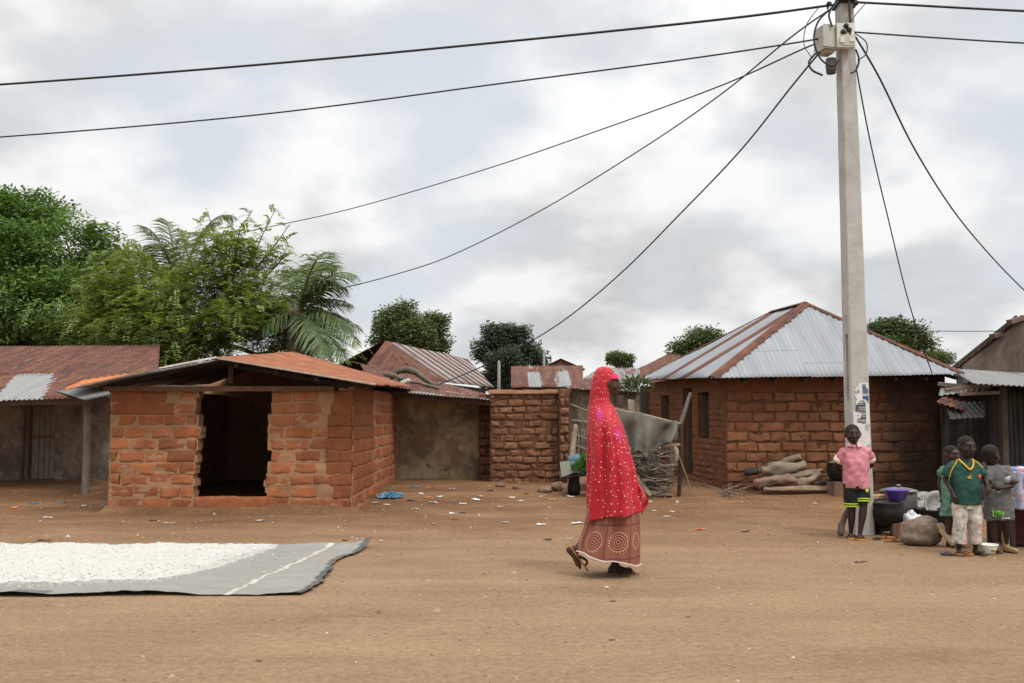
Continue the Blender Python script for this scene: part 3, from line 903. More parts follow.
# ================= brick yard wall =================
yw = empty('brick_yard_wall', at(525, 487, 17.5), 'free-standing eroded brown mud brick wall left of the woman in red', 'wall')
mb = MB()
ya = at(490, 487, 17.5); yb = at(559, 487, 17.5); yz = at(520, 392, 17.5).z
brick_wall(mb, (ya.x, 17.5, 0), (yb.x, 17.5, 0), yz, .122, .27, BR2, MO2, gap=.012, proud=.018, rough=.03, thick=.35, seed=12, z0=-.05, vary=.25)
def cope(u, v):
    x = ya.x-.03+(yb.x-ya.x+.06)*u; a = math.pi*v
    k = 1+.25*noise.noise(Vector((x*4, v*3, 8)))
    return (x, 17.66-.22*k*math.cos(a), yz-.03+.07*k*math.sin(a))
mb.grid(cope, 40, 8, col=BR2)
reparent(mb.build('wall', BRICK_D), yw)
mb = MB()
brick_wall(mb, at(559.5, 487, 17.3)*1, at(570, 487, 17.3)*1, yz+.01, .165, .26, [x*1.15 for x in BR2], MO2, thick=.4, seed=13, z0=-.05, proud=.03, rough=.026)
mb.box((at(564.5, 400, 17.5).x, 17.5, yz+.02), (.2, .38, .06), col=BR2, jit=.02)
reparent(mb.build('end_pier', BRICK_D), yw)

# ================= old porch house at the far left =================
oh = empty('porch_house', (-8.2, 16.6, gh(-8.2, 16.6)), 'long low plastered house with rusty patched tin roof and porch, left of brick hut', 'house')
OY = 17.3
mb = MB()
ox0 = -14.0; ox1 = -5.75; otop = at(50, 398, OY).z
dx0 = at(27, 440, OY).x; dx1 = at(60, 440, OY).x; dtop = at(40, 405, OY).z
def seg(x0, x1, z0, z1):
    mb.grid(lambda u, v: (x0+(x1-x0)*u, OY+.02*noise.noise(Vector(((x0+(x1-x0)*u)*2, (z0+(z1-z0)*v)*2, 4))), z0+(z1-z0)*v), max(4, int((x1-x0)/.12)), 14, thick=-.2)
seg(ox0, dx0, -.1, otop+.15); seg(dx1, ox1, -.1, otop+.15)
mb.box(((dx0+dx1)/2, OY+.1, (dtop+otop)/2+.09), (dx1-dx0, .2, otop-dtop+.17))
mb.box(((ox0+ox1)/2, OY+2.6, 1.0), (ox1-ox0, .2, 2.2))
mb.box((ox1-.1, OY+1.35, .85), (.2, 2.3, 1.9))
reparent(mb.build('wall', PLASTER_OLD), oh)
mb = MB()
mb.box(((dx0+dx1)/2+.02, OY+.06, (dtop+.02+.12)/2), (dx1-dx0-.10, .04, dtop-.14), col=(.25, .215, .175))
for k in range(1, 4):
    mb.box((dx0+.1+(dx1-dx0-.2)*k/4, OY+.035, (dtop+.14)/2), (.010, .008, dtop-.2), col=(.13, .105, .085))
mb.box(((dx0+dx1)/2, OY+.03, dtop*.62), (dx1-dx0-.12, .02, .03), col=(.16, .09, .06))
od = mb.build('door', WOOD_C); reparent(od, oh)
mb = MB()
for x in (dx0+.02, dx1-.02): mb.box((x, OY-.02, dtop/2+.06), (.07, .08, dtop-.06), col=(.20, .15, .115))
mb.box(((dx0+dx1)/2, OY-.02, dtop), (dx1-dx0+.1, .085, .07), col=(.14, .10, .075)); mb.box(((dx0+dx1)/2, OY-.05, .10), (dx1-dx0, .09, .05), col=(.24, .18, .13))
reparent(mb.build('door_frame', WOOD_C), oh)
mb = MB()
sx0 = at(98, 430, OY).x
mb.box((sx0-.05, OY-.02, 1.1), (.34, .05, .5), col=(.19, .155, .125))
reparent(mb.build('shutter', WOOD_C), oh)
mb = MB()
def porch(u, v): x = -14+8.2*u; y = 15.1+2.2*v; return (x, y, gh(x, y)-.03+.09*sstep(.0, .25, v)+.02*noise.noise(Vector((x*2, y*2, 0))))
mb.grid(porch, 90, 20); reparent(mb.build('porch_floor', DIRT), oh)
# roof: upper rusty slope over the room, lower pale slope over the porch
pe_l, pe_r = at(-190, 405, 15.0), at(113, 397.5, 15.0)
pm_l, pm_r = at(-170, 379, 16.9), at(128, 375.5, 16.9)
mb = MB()
def prust(s, tt):
    x = s+pe_l.x-0
    px = 512+x/15.0*1000+tt*22
    if px < 28: return .25
    if px < 62: return .9
    if px < 110: return .3
    return .7
tin_plane(mb, [pe_l, pe_r, pm_r, pm_l], rust=.5, rvar=.1, rustf=prust, seed=21, jagged=.05)
reparent(mb.build('porch_roof', TIN), oh)
mb = MB()
ur_l, ur_r = at(-170, 348, 19.9), at(160, 348.5, 19.9)
tin_plane(mb, [pm_l+Vector((0, .02, .03)), at(158, 376, 16.9)+Vector((0, .02, .03)), ur_r, ur_l], rust=.8, rvar=.13, seed=22, jagged=.03)
reparent(mb.build('roof', TIN), oh)
mb = MB(); tin_plane(mb, [ur_r+Vector((0, 2.6, -.9)), ur_l+Vector((0, 2.6, -.9)), ur_l, ur_r], rust=.8, seed=23)
reparent(mb.build('roof', TIN), oh)
mb = MB()
q0 = at(62, 389.5, 14.75); q1 = at(110, 383, 14.75); q2 = at(134, 372.5, 15.7); q3 = at(84, 380, 15.7)
mb.grid(lambda u, v: (q0.lerp(q1, u)).lerp(q3.lerp(q2, u), v)+Z*(.012*math.sin(u*40)), 80, 4, thick=.004, rustf=lambda u, v: 1.15, uvf=lambda u, v: (u*1.2, v*.9))
reparent(mb.build('loose_sheet', m_simple('orange_rust', (.42, .135, .04), .9, .3, 5, .2)), oh)
mb = MB()
q0 = at(84, 400, 14.6); q1 = at(111, 394, 14.5); q2 = at(101, 385, 15.5); q3 = at(56, 391, 15.5)
mb.grid(lambda u, v: (q0.lerp(q1, u)).lerp(q3.lerp(q2, u), v)+Z*(.014*math.sin(u*60)), 90, 4, thick=.004, rustf=lambda u, v: .3, uvf=lambda u, v: (u*1.2+4, v*.9))
reparent(mb.build('loose_sheet', TIN), oh)
for (bx, by, tx, ty, r) in ((85, 495, 87, 401, .062), (-60, 497, -58, 402, .06)):
    mb = MB(); b = gnd(bx, by); mb.tube([b-Z*.1, b.lerp(at(tx, ty, b.y), .5)+Vector((.02, 0, 0)), at(tx, ty, b.y)+Z*.03], [r, r*.92, r*.85], 10, (.20, .175, .15), wob=.2)
    mb.tube([at(tx, ty+26, b.y), at(tx-3, ty+4, b.y)], r*.5, 8, (.17, .15, .13), wob=.2)
    reparent(mb.build('porch_post', WOOD_C), oh)
mb = MB(); mb.beam(at(-190, 407, 15.2), at(111, 400.5, 15.2), .08, .07, (.13, .10, .08), .006); reparent(mb.build('porch_beam', WOOD_C), oh)

# ================= big brick house with the hipped tin roof =================
bh = empty('hip_roofed_house', at(725, 490, 16.0), 'large brown mud brick house under a shiny hipped tin roof with rusty hip strips', 'house')
hy = 16.0
hx0 = (725-512)*hy/1000; hx1 = (945-512)*hy/1000; htop = at(800, 377, hy).z
mb = MB()
BR3 = (.200, .086, .044); MO3 = (.120, .054, .029)
brick_wall(mb, (hx0, hy, 0), (hx1, hy, 0), htop-.24, .158, .37, BR3, MO3, gap=.013, proud=.012, rough=.019, thick=.3, seed=31, z0=-.1, vary=.16)
lump(mb, Vector((hx0, hy, 0)), Vector((1, 0, 0)), Vector((0, -1, 0)), 0, hx1-hx0, htop-.25, htop+.02, .012, .010, [x*.75 for x in BR3], 3, nu=60, nv=6)
mb.box(((hx0+hx1)/2, hy+.15, htop-.1), (hx1-hx0-.002, .298, .34), col=MO3)
lx, ly = at(650, 440, 21.3).x, 21.3
ld = Vector((lx-hx0, ly-hy, 0)); LL = ld.length
def ls(px):           # distance along the left flank at which picture column px falls
    k = (px-512)/1000
    return (hx0-k*hy)/(k*ld.y-ld.x)*LL
z_w = {}
ops = []
def lz(py, s): return at(700, py, hy+ld.y*s/LL).z
for (a, b, ztp, zbt) in ((661, 669, 396, 422), (683, 692, 388, 476), (698, 709, 394, 437)):
    s1, s0 = ls(a), ls(b); ops.append((s0, s1, lz(zbt, (s0+s1)/2), lz(ztp, (s0+s1)/2)))
ops.sort()
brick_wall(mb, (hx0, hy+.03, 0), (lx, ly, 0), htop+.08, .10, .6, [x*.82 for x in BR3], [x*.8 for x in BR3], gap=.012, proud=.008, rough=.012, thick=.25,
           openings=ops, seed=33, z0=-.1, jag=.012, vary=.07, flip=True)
mb.box(((hx1+lx)/2+.2, ly+.1, .95), (hx1-lx, .2, 2.1), col=MO3)
mb.box((hx1-.1, (hy+ly)/2+.1, .95), (.2, ly-hy-.1, 2.1), col=MO3)
# kitchen-fire soot on the right end of the wall, and a damp mud line along its foot
for i, (v, c) in enumerate(zip(mb.v, mb.c)):
    if abs(v[1]-hy) < .12:
        k = sstep(5.45, 6.35, v[0]+.5*noise.noise(Vector((v[0]*1.6, v[2]*1.6, 3))))*.92
        k = max(k, .35*sstep(.32, .05, v[2]+.12*noise.noise(Vector((v[0]*2.2, 1, 3)))))
        mb.c[i] = tuple(q*(1-k)+w_*k for q, w_ in zip(c, (.022, .016, .013)))
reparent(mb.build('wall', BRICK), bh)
ldn = ld.normalized(); nin = Vector((ldn.y, -ldn.x, 0))
for i, (s0, s1, zb_, zt_) in enumerate(ops):
    mb = MB(); mid = Vector((hx0, hy+.03, 0))+ldn*((s0+s1)/2)
    inn = nin if nin.x > 0 else -nin
    ang = math.atan2(ldn.y, ldn.x)
    mb.box(mid+inn*.16+Z*((zb_+zt_)/2), (s1-s0+.04, .03, zt_-zb_+.04), (0, 0, ang), (.055, .04, .03))
    for q in (s0+.03, s1-.03): mb.box(Vector((hx0, hy+.03, 0))+ldn*q+inn*.10+Z*((zb_+zt_)/2), (.05, .08, zt_-zb_), (0, 0, ang), (.10, .07, .05))
    reparent(mb.build('door' if (zt_-zb_) > 1.3 else 'window', WOOD_C), bh)
fl, fr = at(711, 377.5, 15.6), at(963, 373.5, 15.6)
ap = at(805, 303, 17.5); ap2 = at(773, 311.5, 19.4)
bl = at(638, 380, 21.9); brr = Vector((fr.x, 21.9, fr.z))
mb = MB(); tin_plane(mb, [fl, fr, ap], rust=.22, rvar=.09, seed=41, jagged=.04, amp=.006)
reparent(mb.build('roof', TIN_NEW), bh)
mb = MB()
def lrust(s, tt):
    Ls = (bl-fl).length; f = s/Ls
    return .95 if (.27 < f < .36 or .53 < f < .60) else .16
tin_plane(mb, [fl, bl, ap2, ap], rust=.24, rvar=.04, rustf=lrust, seed=42, jagged=.02, panel=.5, amp=.006)
reparent(mb.build('roof', TIN_NEW), bh)
mb = MB(); tin_plane(mb, [fr, brr, ap2, ap], rust=.4, seed=43); tin_plane(mb, [brr, bl, ap2], rust=.4, seed=44)
reparent(mb.build('roof', TIN_NEW), bh)
for (a, b, wd, ru) in ((fl, ap, .105, 1.0), (fr, ap, .065, .8), (ap, ap2, .08, .7), (ap2, bl, .07, .85)):
    mb = MB(); ridge_cap(mb, a, b, wd, rust=ru, seed=a.x, scallop=.12)
    reparent(mb.build('ridge_cap', TIN), bh)
for f in np.linspace(.02, .98, 9):
    mb = MB(); p = fl.lerp(fr, f); mb.beam(p+Vector((0, .05, -.07)), p+Vector((0, .6, .02)), .045, .05, (.05, .033, .024))
    reparent(mb.build('rafter', WOOD_C), bh)

# ================= sooty tin kitchen shack at the far right =================
sh = empty('tin_shack', onG(8.0, 15.5), 'soot-blackened corrugated tin shack with flat scrap roof at the right edge', 'shack')
mb = MB()
def tinwall(a, b, z0, z1, seed, rust=.3):
    a = Vector(a); b = Vector(b)
    tin_plane(mb, [Vector((a.x, a.y, z0)), Vector((b.x, b.y, z0)), Vector((b.x, b.y, z1)), Vector((a.x, a.y, z1))], rust=rust, seed=seed, amp=.012, pitch=.09)
sy = 16.2
tinwall((at(940, 400, 15.9).x, 15.9, 0), (at(1012, 400, 15.9).x, 15.9, 0), -.05, 1.72, 51)
tinwall((at(990, 400, sy).x, sy, 0), (at(1120, 400, sy).x, sy, 0), -.05, 1.75, 52)
reparent(mb.build('wall', TIN_SOOT), sh)
mb = MB()
s0, s1 = at(940, 386, 14.2), at(1120, 383, 14.2)
tin_plane(mb, [at(974, 384, 13.9), at(1130, 392, 13.9), at(1120, 378, 16.5), at(950, 376, 16.5)], rust=.35, rvar=.2, seed=53, jagged=.06)
reparent(mb.build('roof', TIN_OLD), sh)
for i, (pts_, ru) in enumerate((([(938, 396, 14.9), (988, 391, 14.6), (985, 380, 15.9), (940, 384, 15.9)], .55), ([(936, 402, 14.5), (962, 410, 14.3), (985, 399, 15.2), (950, 394, 15.3)], .85),
                              ([(950, 420, 14.2), (985, 418, 14.2), (985, 402, 14.6), (945, 404, 14.6)], .3))):
    mb = MB(); tin_plane(mb, [at(*p) for p in pts_], rust=ru, seed=54+i, jagged=.05, rvar=.2)
    reparent(mb.build('scrap_sheet', TIN_OLD if i < 2 else TIN_SOOT), sh)
mb = MB()
for (a, b) in (((938, 384, 14.8), (990, 388, 14.5)), ((945, 391, 14.6), (992, 384, 14.4)), ((960, 394, 14.3), (1000, 392, 14.2))):
    mb.beam(at(*a), at(*b), .05, .05, (.16, .12, .09), .01)
reparent(mb.build('roof_battens', WOOD_C), sh)
for px in (1003, 1062):
    mb = MB(); b = at(px, 400, 14.35); mb.beam((b.x, b.y, -.05), (b.x, b.y, 1.72), .08, .08, (.06, .045, .036), .008)
    reparent(mb.build('post', WOOD_C), sh)

# ================= gabled plaster house behind the shack =================
gb = empty('gabled_house', onG(9.4, 17.5), 'grey-brown plastered gable end with dark eaves behind the tin shack', 'house')
gy = 17.8
e0 = at(955, 372, gy); pk = at(1022, 318, gy); e1 = Vector((2*pk.x-e0.x, gy, e0.z))
mb = MB()
def gf(u, v):
    x = e0.x+.15+(e1.x-e0.x-.3)*u
    topz = e0.z+(pk.z-e0.z)*(1-abs(x-pk.x)/(pk.x-e0.x))-.03
    z = -.1+(topz+.1)*v
    return (x, gy+.3+.02*noise.noise(Vector((x*2, z*2, 6))), z)
mb.grid(gf, 60, 30, thick=-.25); reparent(mb.build('wall', PLASTER_GREY), gb)
for i, e in enumerate((e0, e1)):
    mb = MB(); k = Vector((5.2, 6.0, 0))
    q = [e, e+k, pk+k, pk]
    q = [p+Z*.05 for p in q]
    tin_plane(mb, q, rust=.9, seed=61+i); reparent(mb.build('roof', TIN), gb)
    mb = MB(); mb.beam(e+Vector((0, .12, .0)), pk+Vector((0, .12, .0)), .05, .16, (.05, .042, .038), .004); reparent(mb.build('rake_strip', WOOD_C), gb)
for i, (a, b) in enumerate((((1009, 322), (1026, 317)), ((992, 336), (1002, 334)))):
    mb = MB(); mb.beam(at(*a, gy-.2), at(*b, gy+.1), .1, .07, (.12, .075, .06), .006); reparent(mb.build('purlin_end', WOOD_C), gb)

# ================= houses behind =================
def bg_house(name, label, walls, roofs, group=None):
    h = empty(name, walls[0][0], label, 'house')
    mb = MB()
    for (a, b, z1) in walls:
        a = Vector(a); b = Vector(b); mb.beam((a.x, a.y, z1/2-.1), (b.x, b.y, z1/2-.1), .2, z1+.2)
    reparent(mb.build('wall', PLASTER_OLD), h)
    for (poly, mat_, ru, rf, sd) in roofs:
        mb = MB(); tin_plane(mb, poly, rust=ru, rustf=rf, seed=sd, rvar=.14, jagged=.03)
        reparent(mb.build('roof', mat_), h)
    return h
R1, R2, E2, E1_ = at(385, 341, 24), at(466, 361.5, 32), at(493, 387, 29), at(421, 379.5, 21.8)
bg_house('rusty_roofed_house', 'house with a tall brown rusted tin roof behind the lean-to', [((E1_.x-.2, E1_.y+.4, 0), (E2.x-.3, E2.y-.1, 0), 2.05), ((E1_.x-3.0, E1_.y+.6, 0), (E1_.x-.2, E1_.y+.4, 0), 2.0)],
         [([E1_, E2, R2, R1], TIN, .8, lambda s, tt: .42 if int(s/.4) % 2 == 0 and s > 1.2 else .92, 71), ([at(352, 384, 22.4), E1_, R1], TIN, .92, None, 72),
          ([Vector((R1.x-2.2, R1.y+.5, E1_.z)), Vector((R2.x-2.2, R2.y+.5, E2.z)), R2, R1], TIN, .9, None, 73)])
a, b, c, d_ = at(511, 387.5, 25.5), at(583, 386.5, 25.5), at(583, 366, 28.2), at(511, 366.5, 28.2)
bg_house('streaky_roofed_house', 'low house with a rust-streaked whitish tin roof behind the brick yard wall', [((a.x+.1, 25.9, 0), (b.x-.1, 25.9, 0), 2.0)],
         [([a, b, c, d_], TIN, .55, lambda s, tt: .92 if s < .45 else (.42+.32*(.5+.5*math.sin(s*7+1))), 74), ([c+Vector((0, 2.5, -.7)), d_+Vector((0, 2.5, -.7)), d_, c], TIN, .6, None, 75)])
a, b, c, d_ = at(566, 388, 23.5), at(640, 392, 23.5), at(640, 369, 27.5), at(602, 370, 27.5)
bg_house('dull_roofed_house', 'low house with a dull grey tin roof just behind the head of the woman', [((a.x+.3, 23.9, 0), (b.x, 23.9, 0), 1.9)],
         [([a, b, c, d_], TIN_OLD, .36, None, 76)])
a, b, c, d_ = at(612, 381, 31), at(676, 379, 31), at(676, 354, 36), at(640, 368, 34)
bg_house('orange_roofed_house', 'house with an orange rusted sloping roof showing left of the hipped roof', [((a.x+.5, 31.6, 0), (b.x, 31.6, 0), 2.2)],
         [([at(606, 384, 31), at(680, 382, 31), at(680, 352, 36), at(672, 354, 36)], TIN, .72, None, 77)])
pk_ = at(561, 358.5, 40); a = at(540, 369, 40); b = at(585, 369, 40)
mbk = bg_house('far_gabled_house', 'small far house gable peeking over the rust-streaked roof', [((a.x+.2, 40.2, 0), (b.x-.2, 40.2, 0), 2.6)],
         [([a, a+Vector((0, 4, 0)), pk_+Vector((0, 4, 0)), pk_], TIN, .7, None, 78), ([b, b+Vector((0, 4, 0)), pk_+Vector((0, 4, 0)), pk_], TIN, .7, None, 79)])
mb = MB(); mb.add([a+Vector((.1, .25, -.9)), b+Vector((-.1, .25, -.9)), b+Vector((-.1, .25, 0)), pk_+Vector((0, .25, -.05)), a+Vector((.1, .25, 0)),
                   a+Vector((.1, .4, -.9)), b+Vector((-.1, .4, -.9)), b+Vector((-.1, .4, 0)), pk_+Vector((0, .4, -.05)), a+Vector((.1, .4, 0))],
                  [(0, 1, 2, 3, 4), (9, 8, 7, 6, 5), (0, 4, 9, 5), (4, 3, 8, 9), (3, 2, 7, 8), (2, 1, 6, 7)], smooth=False)
reparent(mb.build('gable', PLASTER_OLD), mbk)
for i, (px, y0, y1, Y) in enumerate(((499, 362, 392, 27), (544, 350, 368, 33))):
    mb = MB(); p = at(px, y1, Y); q = at(px, y0, Y); mb.tube([(p.x, Y, -.1), p, q], [.05, .045, .04], 8, (.30, .29, .28))
    tag(mb.build('aerial_post', WOOD_C), ('thin grey post sticking up behind the brick yard wall', 'thin far post above the rust-streaked roof')[i], 'post')
# ================= trees =================
def leaf_quads(P, D, Nn, ln, wd, droop=0.0):
    """P base points, D leaf directions, Nn side-ish normals; returns folded diamond quads"""
    S = np.cross(D, Nn); S /= np.linalg.norm(S, axis=1, keepdims=True)+1e-9
    U = np.cross(S, D)
    ln = ln[:, None]; wd = wd[:, None]
    a = P; b = P+D*ln*.45+S*wd*.5+U*wd*.12; c = P+D*ln+U*(-droop*ln); d = P+D*ln*.45-S*wd*.5+U*wd*.12
    V = np.stack([a, b, c, d], 1).reshape(-1, 3)
    F = np.arange(len(P)*4).reshape(-1, 4)
    return V, F
def unit(n, rng):
    v = rng.normal(size=(n, 3)); return v/np.linalg.norm(v, axis=1, keepdims=True)
def lobe_pts(c, r, n, rng, shell=.5):
    """points in the outer part of a lobed, uneven ellipsoid"""
    d = unit(n, rng)
    rad = shell+(1-shell)*rng.random(n)**.6
    wob = np.array([1+.45*noise.noise(Vector((x*1.9+c[0], y*1.9+c[1], z*1.9+c[2]))) for x, y, z in d])
    return np.array(c)+d*np.array(r)*(rad*wob)[:, None], d
def crown(lobes, nclump, per, leaf, clump_r, cols, rng, up=.8, wide=.42):
    """leaf sprays gathered in clumps through the lobes"""
    Ps, Ds, Ns, Cs, Ls = [], [], [], [], []
    tot = sum(r[0]*r[1]+r[0]*r[2]+r[1]*r[2] for _, r in lobes)
    for c, r in lobes:
        n = int(nclump*(r[0]*r[1]+r[0]*r[2]+r[1]*r[2])/tot)+3
        cp, cd = lobe_pts(c, r, n, rng)
        tone = rng.random(n)
        for p, d, tn in zip(cp, cd, tone):
            k = int(per*rng.uniform(.6, 1.4))
            q = p+np.clip(rng.normal(size=(k, 3)), -1.5, 1.5)*clump_r*np.array([1, 1, .5])
            dd = d*.6+np.array([0, 0, -.12])+rng.normal(size=(k, 3))*np.array([.8, .8, .35])
            dd /= np.linalg.norm(dd, axis=1, keepdims=True)
            nn = np.array([0, 0, 1.0])*up+d*.35+rng.normal(size=(k, 3))*.38
            Ps.append(q); Ds.append(dd); Ns.append(nn)
            m = np.clip(tn*.6+rng.random(k)*.4, 0, 1)[:, None]
            cc = np.array(cols[0])*(1-m)+np.array(cols[1])*m
            y = (rng.random(k) < .015)[:, None]
            cc = np.where(y, np.array(cols[2]) if len(cols) > 2 else cc, cc)
            Cs.append(cc); Ls.append(leaf*rng.uniform(.7, 1.3, k))
    P = np.concatenate(Ps); D = np.concatenate(Ds); Nn = np.concatenate(Ns); C = np.concatenate(Cs); Ln = np.concatenate(Ls)
    V, F = leaf_quads(P, D, Nn, Ln, Ln*wide, .12)
    return V, F, np.repeat(C, 4, 0)
def limbs(mb, base, tops, r0, rnd, col=(1, 1, 1), fork=None):
    base = Vector(base); fork = Vector(fork)
    mb.tube([base-Z*.2, base.lerp(fork, .3)+Vector((rnd.uniform(-.1, .1), 0, 0)), base.lerp(fork, .7)+Vector((rnd.uniform(-.1, .1), 0, 0)), fork], [r0*1.25, r0, r0*.88, r0*.8], 10, wob=.2)
    for tp in tops:
        tp = Vector(tp); m = fork.lerp(tp, .5)+Vector((rnd.uniform(-.3, .3), rnd.uniform(-.3, .3), -.1*(tp-fork).length))
        mb.tube([fork, fork.lerp(m, .5)+Z*.05, m, tp], [r0*.6, r0*.5, r0*.36, r0*.12], 7, wob=.2)
        for k in range(4):
            e = tp+Vector((rnd.uniform(-1, 1), rnd.uniform(-1, 1), rnd.uniform(-.3, .8)))*.35*(tp-fork).length
            s = m.lerp(tp, rnd.uniform(.1, .8)); mb.tube([s, s.lerp(e, .5)+Z*.05, e], [r0*.22, r0*.14, r0*.05], 5)
def tree(name, label, base, lobes, nclump, per, leaf, clump_r, cols, r0, fork, seed, group=None, up=.8, wide=.42):
    rng = np.random.default_rng(seed); rnd = random.Random(seed)
    root = empty(name, base, label, 'tree', group)
    V, F, C = crown(lobes, nclump, per, leaf, clump_r, cols, rng, up, wide)
    o = link('crown', fast_mesh('crown', V, F, LEAF, C)); reparent(o, root)
    mb = MB(); limbs(mb, base, [c for c, r in lobes], r0, rnd, fork=fork)
    reparent(mb.build('trunk', BARK), root)
    return root

def pl_(px, py, Y, rx, ry=None, rz=None):
    k = Y/1000; p = at(px, py, Y)
    return (tuple(p), (rx*k, (ry or rx)*k, (rz or rx)*k))
DKG = [(.034, .078, .014), (.15, .245, .045), (.16, .19, .04)]
# broad dense mango-like tree at the left edge
Yt = 27.0
lob = [pl_(-60, 250, Yt+1, 80, 90, 62), pl_(10, 235, Yt, 50, 60, 44), pl_(60, 255, Yt-.5, 48, 55, 46), pl_(-10, 300, Yt-1.5, 70, 60, 46), pl_(55, 310, Yt-1.5, 60, 60, 40),
       pl_(105, 275, Yt, 34, 50, 32), pl_(120, 318, Yt-.5, 42, 50, 30), pl_(-120, 300, Yt, 80, 80, 60), pl_(25, 212, Yt+1, 34, 40, 22), pl_(40, 345, Yt, 60, 50, 26), pl_(150, 345, Yt, 40, 40, 18)]
tree('broadleaf_tree', 'large dense dark green tree with a rounded crown at the left edge', (at(20, 470, Yt).x, Yt, 0), lob, 620, 150, .145, .30, DKG, .32, tuple(at(25, 345, Yt)), 5)

# airy pale tree with feathery compound leaves, in front of it
def feather_tree(name, label, base, lobes, nspray, cols, seed, fork, wisps=()):
    rng = np.random.default_rng(seed); rnd = random.Random(seed)
    root = empty(name, base, label, 'tree')
    Pv, Dv, Nv, Cv, Lv = [], [], [], [], []
    tot = sum(r[0]*r[2]+r[0]*r[1] for _, r in lobes)
    def spray(p, d, ln, tn):
        d = d/np.linalg.norm(d); k = 9
        side = np.cross(d, [0, 0, 1.0]); side /= np.linalg.norm(side)+1e-6
        nrm = np.cross(side, d)
        tt = np.linspace(.12, 1, k)
        base_ = p+d*ln*tt[:, None]-np.array([0, 0, 1])*ln*.35*(tt**2)[:, None]
        for sg in (-1, 1):
            dd = side*sg*.85+d*.5+rng.normal(size=(k, 3))*.15; dd /= np.linalg.norm(dd, axis=1, keepdims=True)
            Pv.append(base_); Dv.append(dd); Nv.append(np.tile(nrm, (k, 1))+rng.normal(size=(k, 3))*.2)
            m = np.clip(tn+rng.normal(size=k)*.15, 0, 1)[:, None]
            Cv.append(np.array(cols[0])*(1-m)+np.array(cols[1])*m); Lv.append(ln*.26*rng.uniform(.7, 1.2, k))
    for c, r in lobes:
        n = int(nspray*(r[0]*r[2]+r[0]*r[1])/tot)
        nb = max(4, n//26)
        bp, bd = lobe_pts(c, r, nb, rng, .3)
        for p, d in zip(bp, bd):
            tn = rng.random()
            out = d*np.array([1, 1, .6])+np.array([0, 0, .25])
            for k in range(26):
                q = p+rng.normal(size=3)*np.array([.30, .30, .13])
                dd = out*.6+rng.normal(size=3)*.8; dd[2] *= .5
                if rng.random() < .03: spray_c = 1
                spray(q, dd, rng.uniform(.22, .40), np.clip(tn*.7+rng.random()*.3, 0, 1))
    mb = MB()
    limbs(mb, base, [c for c, r in lobes], .11, rnd, fork=fork)
    for pts in wisps:
        pts = [Vector(p) for p in pts]
        mb.tube(pts, [.025]+[.012]*(len(pts)-2)+[.006], 5)
        for a, b in zip(pts[:-1], pts[1:]):
            for k in range(9):
                f = rng.random(); q = np.array(a.lerp(b, f)); dd = np.array(b-a)*.4/((b-a).length)+rng.normal(size=3)*.6
                spray(q, dd, rng.uniform(.18, .34), rng.uniform(.3, 1))
    P = np.concatenate(Pv); D = np.concatenate(Dv); Nn = np.concatenate(Nv); C = np.concatenate(Cv); Ln = np.concatenate(Lv)
    V, F = leaf_quads(P, D, Nn, Ln, Ln*.42)
    yel = rng.random(len(P)) < .012
    C = np.where(yel[:, None], np.array([.30, .26, .03]), C)
    o = link('crown', fast_mesh('crown', V, F, LEAF, np.repeat(C, 4, 0))); reparent(o, root)
    reparent(mb.build('trunk', BARK), root)
PG = [(.10, .145, .032), (.27, .33, .09)]
Yf = 21.5
lob = [pl_(130, 285, Yf+.5, 34, 40, 26), pl_(165, 305, Yf, 45, 40, 30), pl_(215, 290, Yf, 38, 40, 34), pl_(250, 285, Yf, 36, 40, 34), pl_(240, 320, Yf-.5, 55, 40, 24), pl_(285, 322, Yf, 30, 36, 22),
       pl_(180, 335, Yf-.5, 55, 40, 22), pl_(120, 325, Yf, 34, 40, 24), pl_(232, 255, Yf, 24, 30, 24), pl_(300, 345, Yf, 36, 30, 12), pl_(110, 300, Yf, 26, 30, 22)]
wis = [[at(225, 265, Yf), at(214, 235, Yf), at(208, 212, Yf)], [at(235, 260, Yf), at(240, 228, Yf), at(252, 212, Yf)], [at(250, 265, Yf), at(262, 236, Yf), at(276, 208, Yf+.3)],
       [at(255, 270, Yf), at(275, 245, Yf), at(290, 224, Yf)], [at(262, 280, Yf), at(280, 262, Yf), at(288, 244, Yf)], [at(195, 275, Yf), at(186, 250, Yf), at(182, 235, Yf)], [at(150, 270, Yf), at(140, 252, Yf), at(128, 240, Yf)]]
feather_tree('feathery_tree', 'pale green airy tree with feathery leaves behind the brick hut', (at(215, 470, Yf).x, Yf, .1), lob, 6200, PG, 8, tuple(at(215, 345, Yf)), wis)

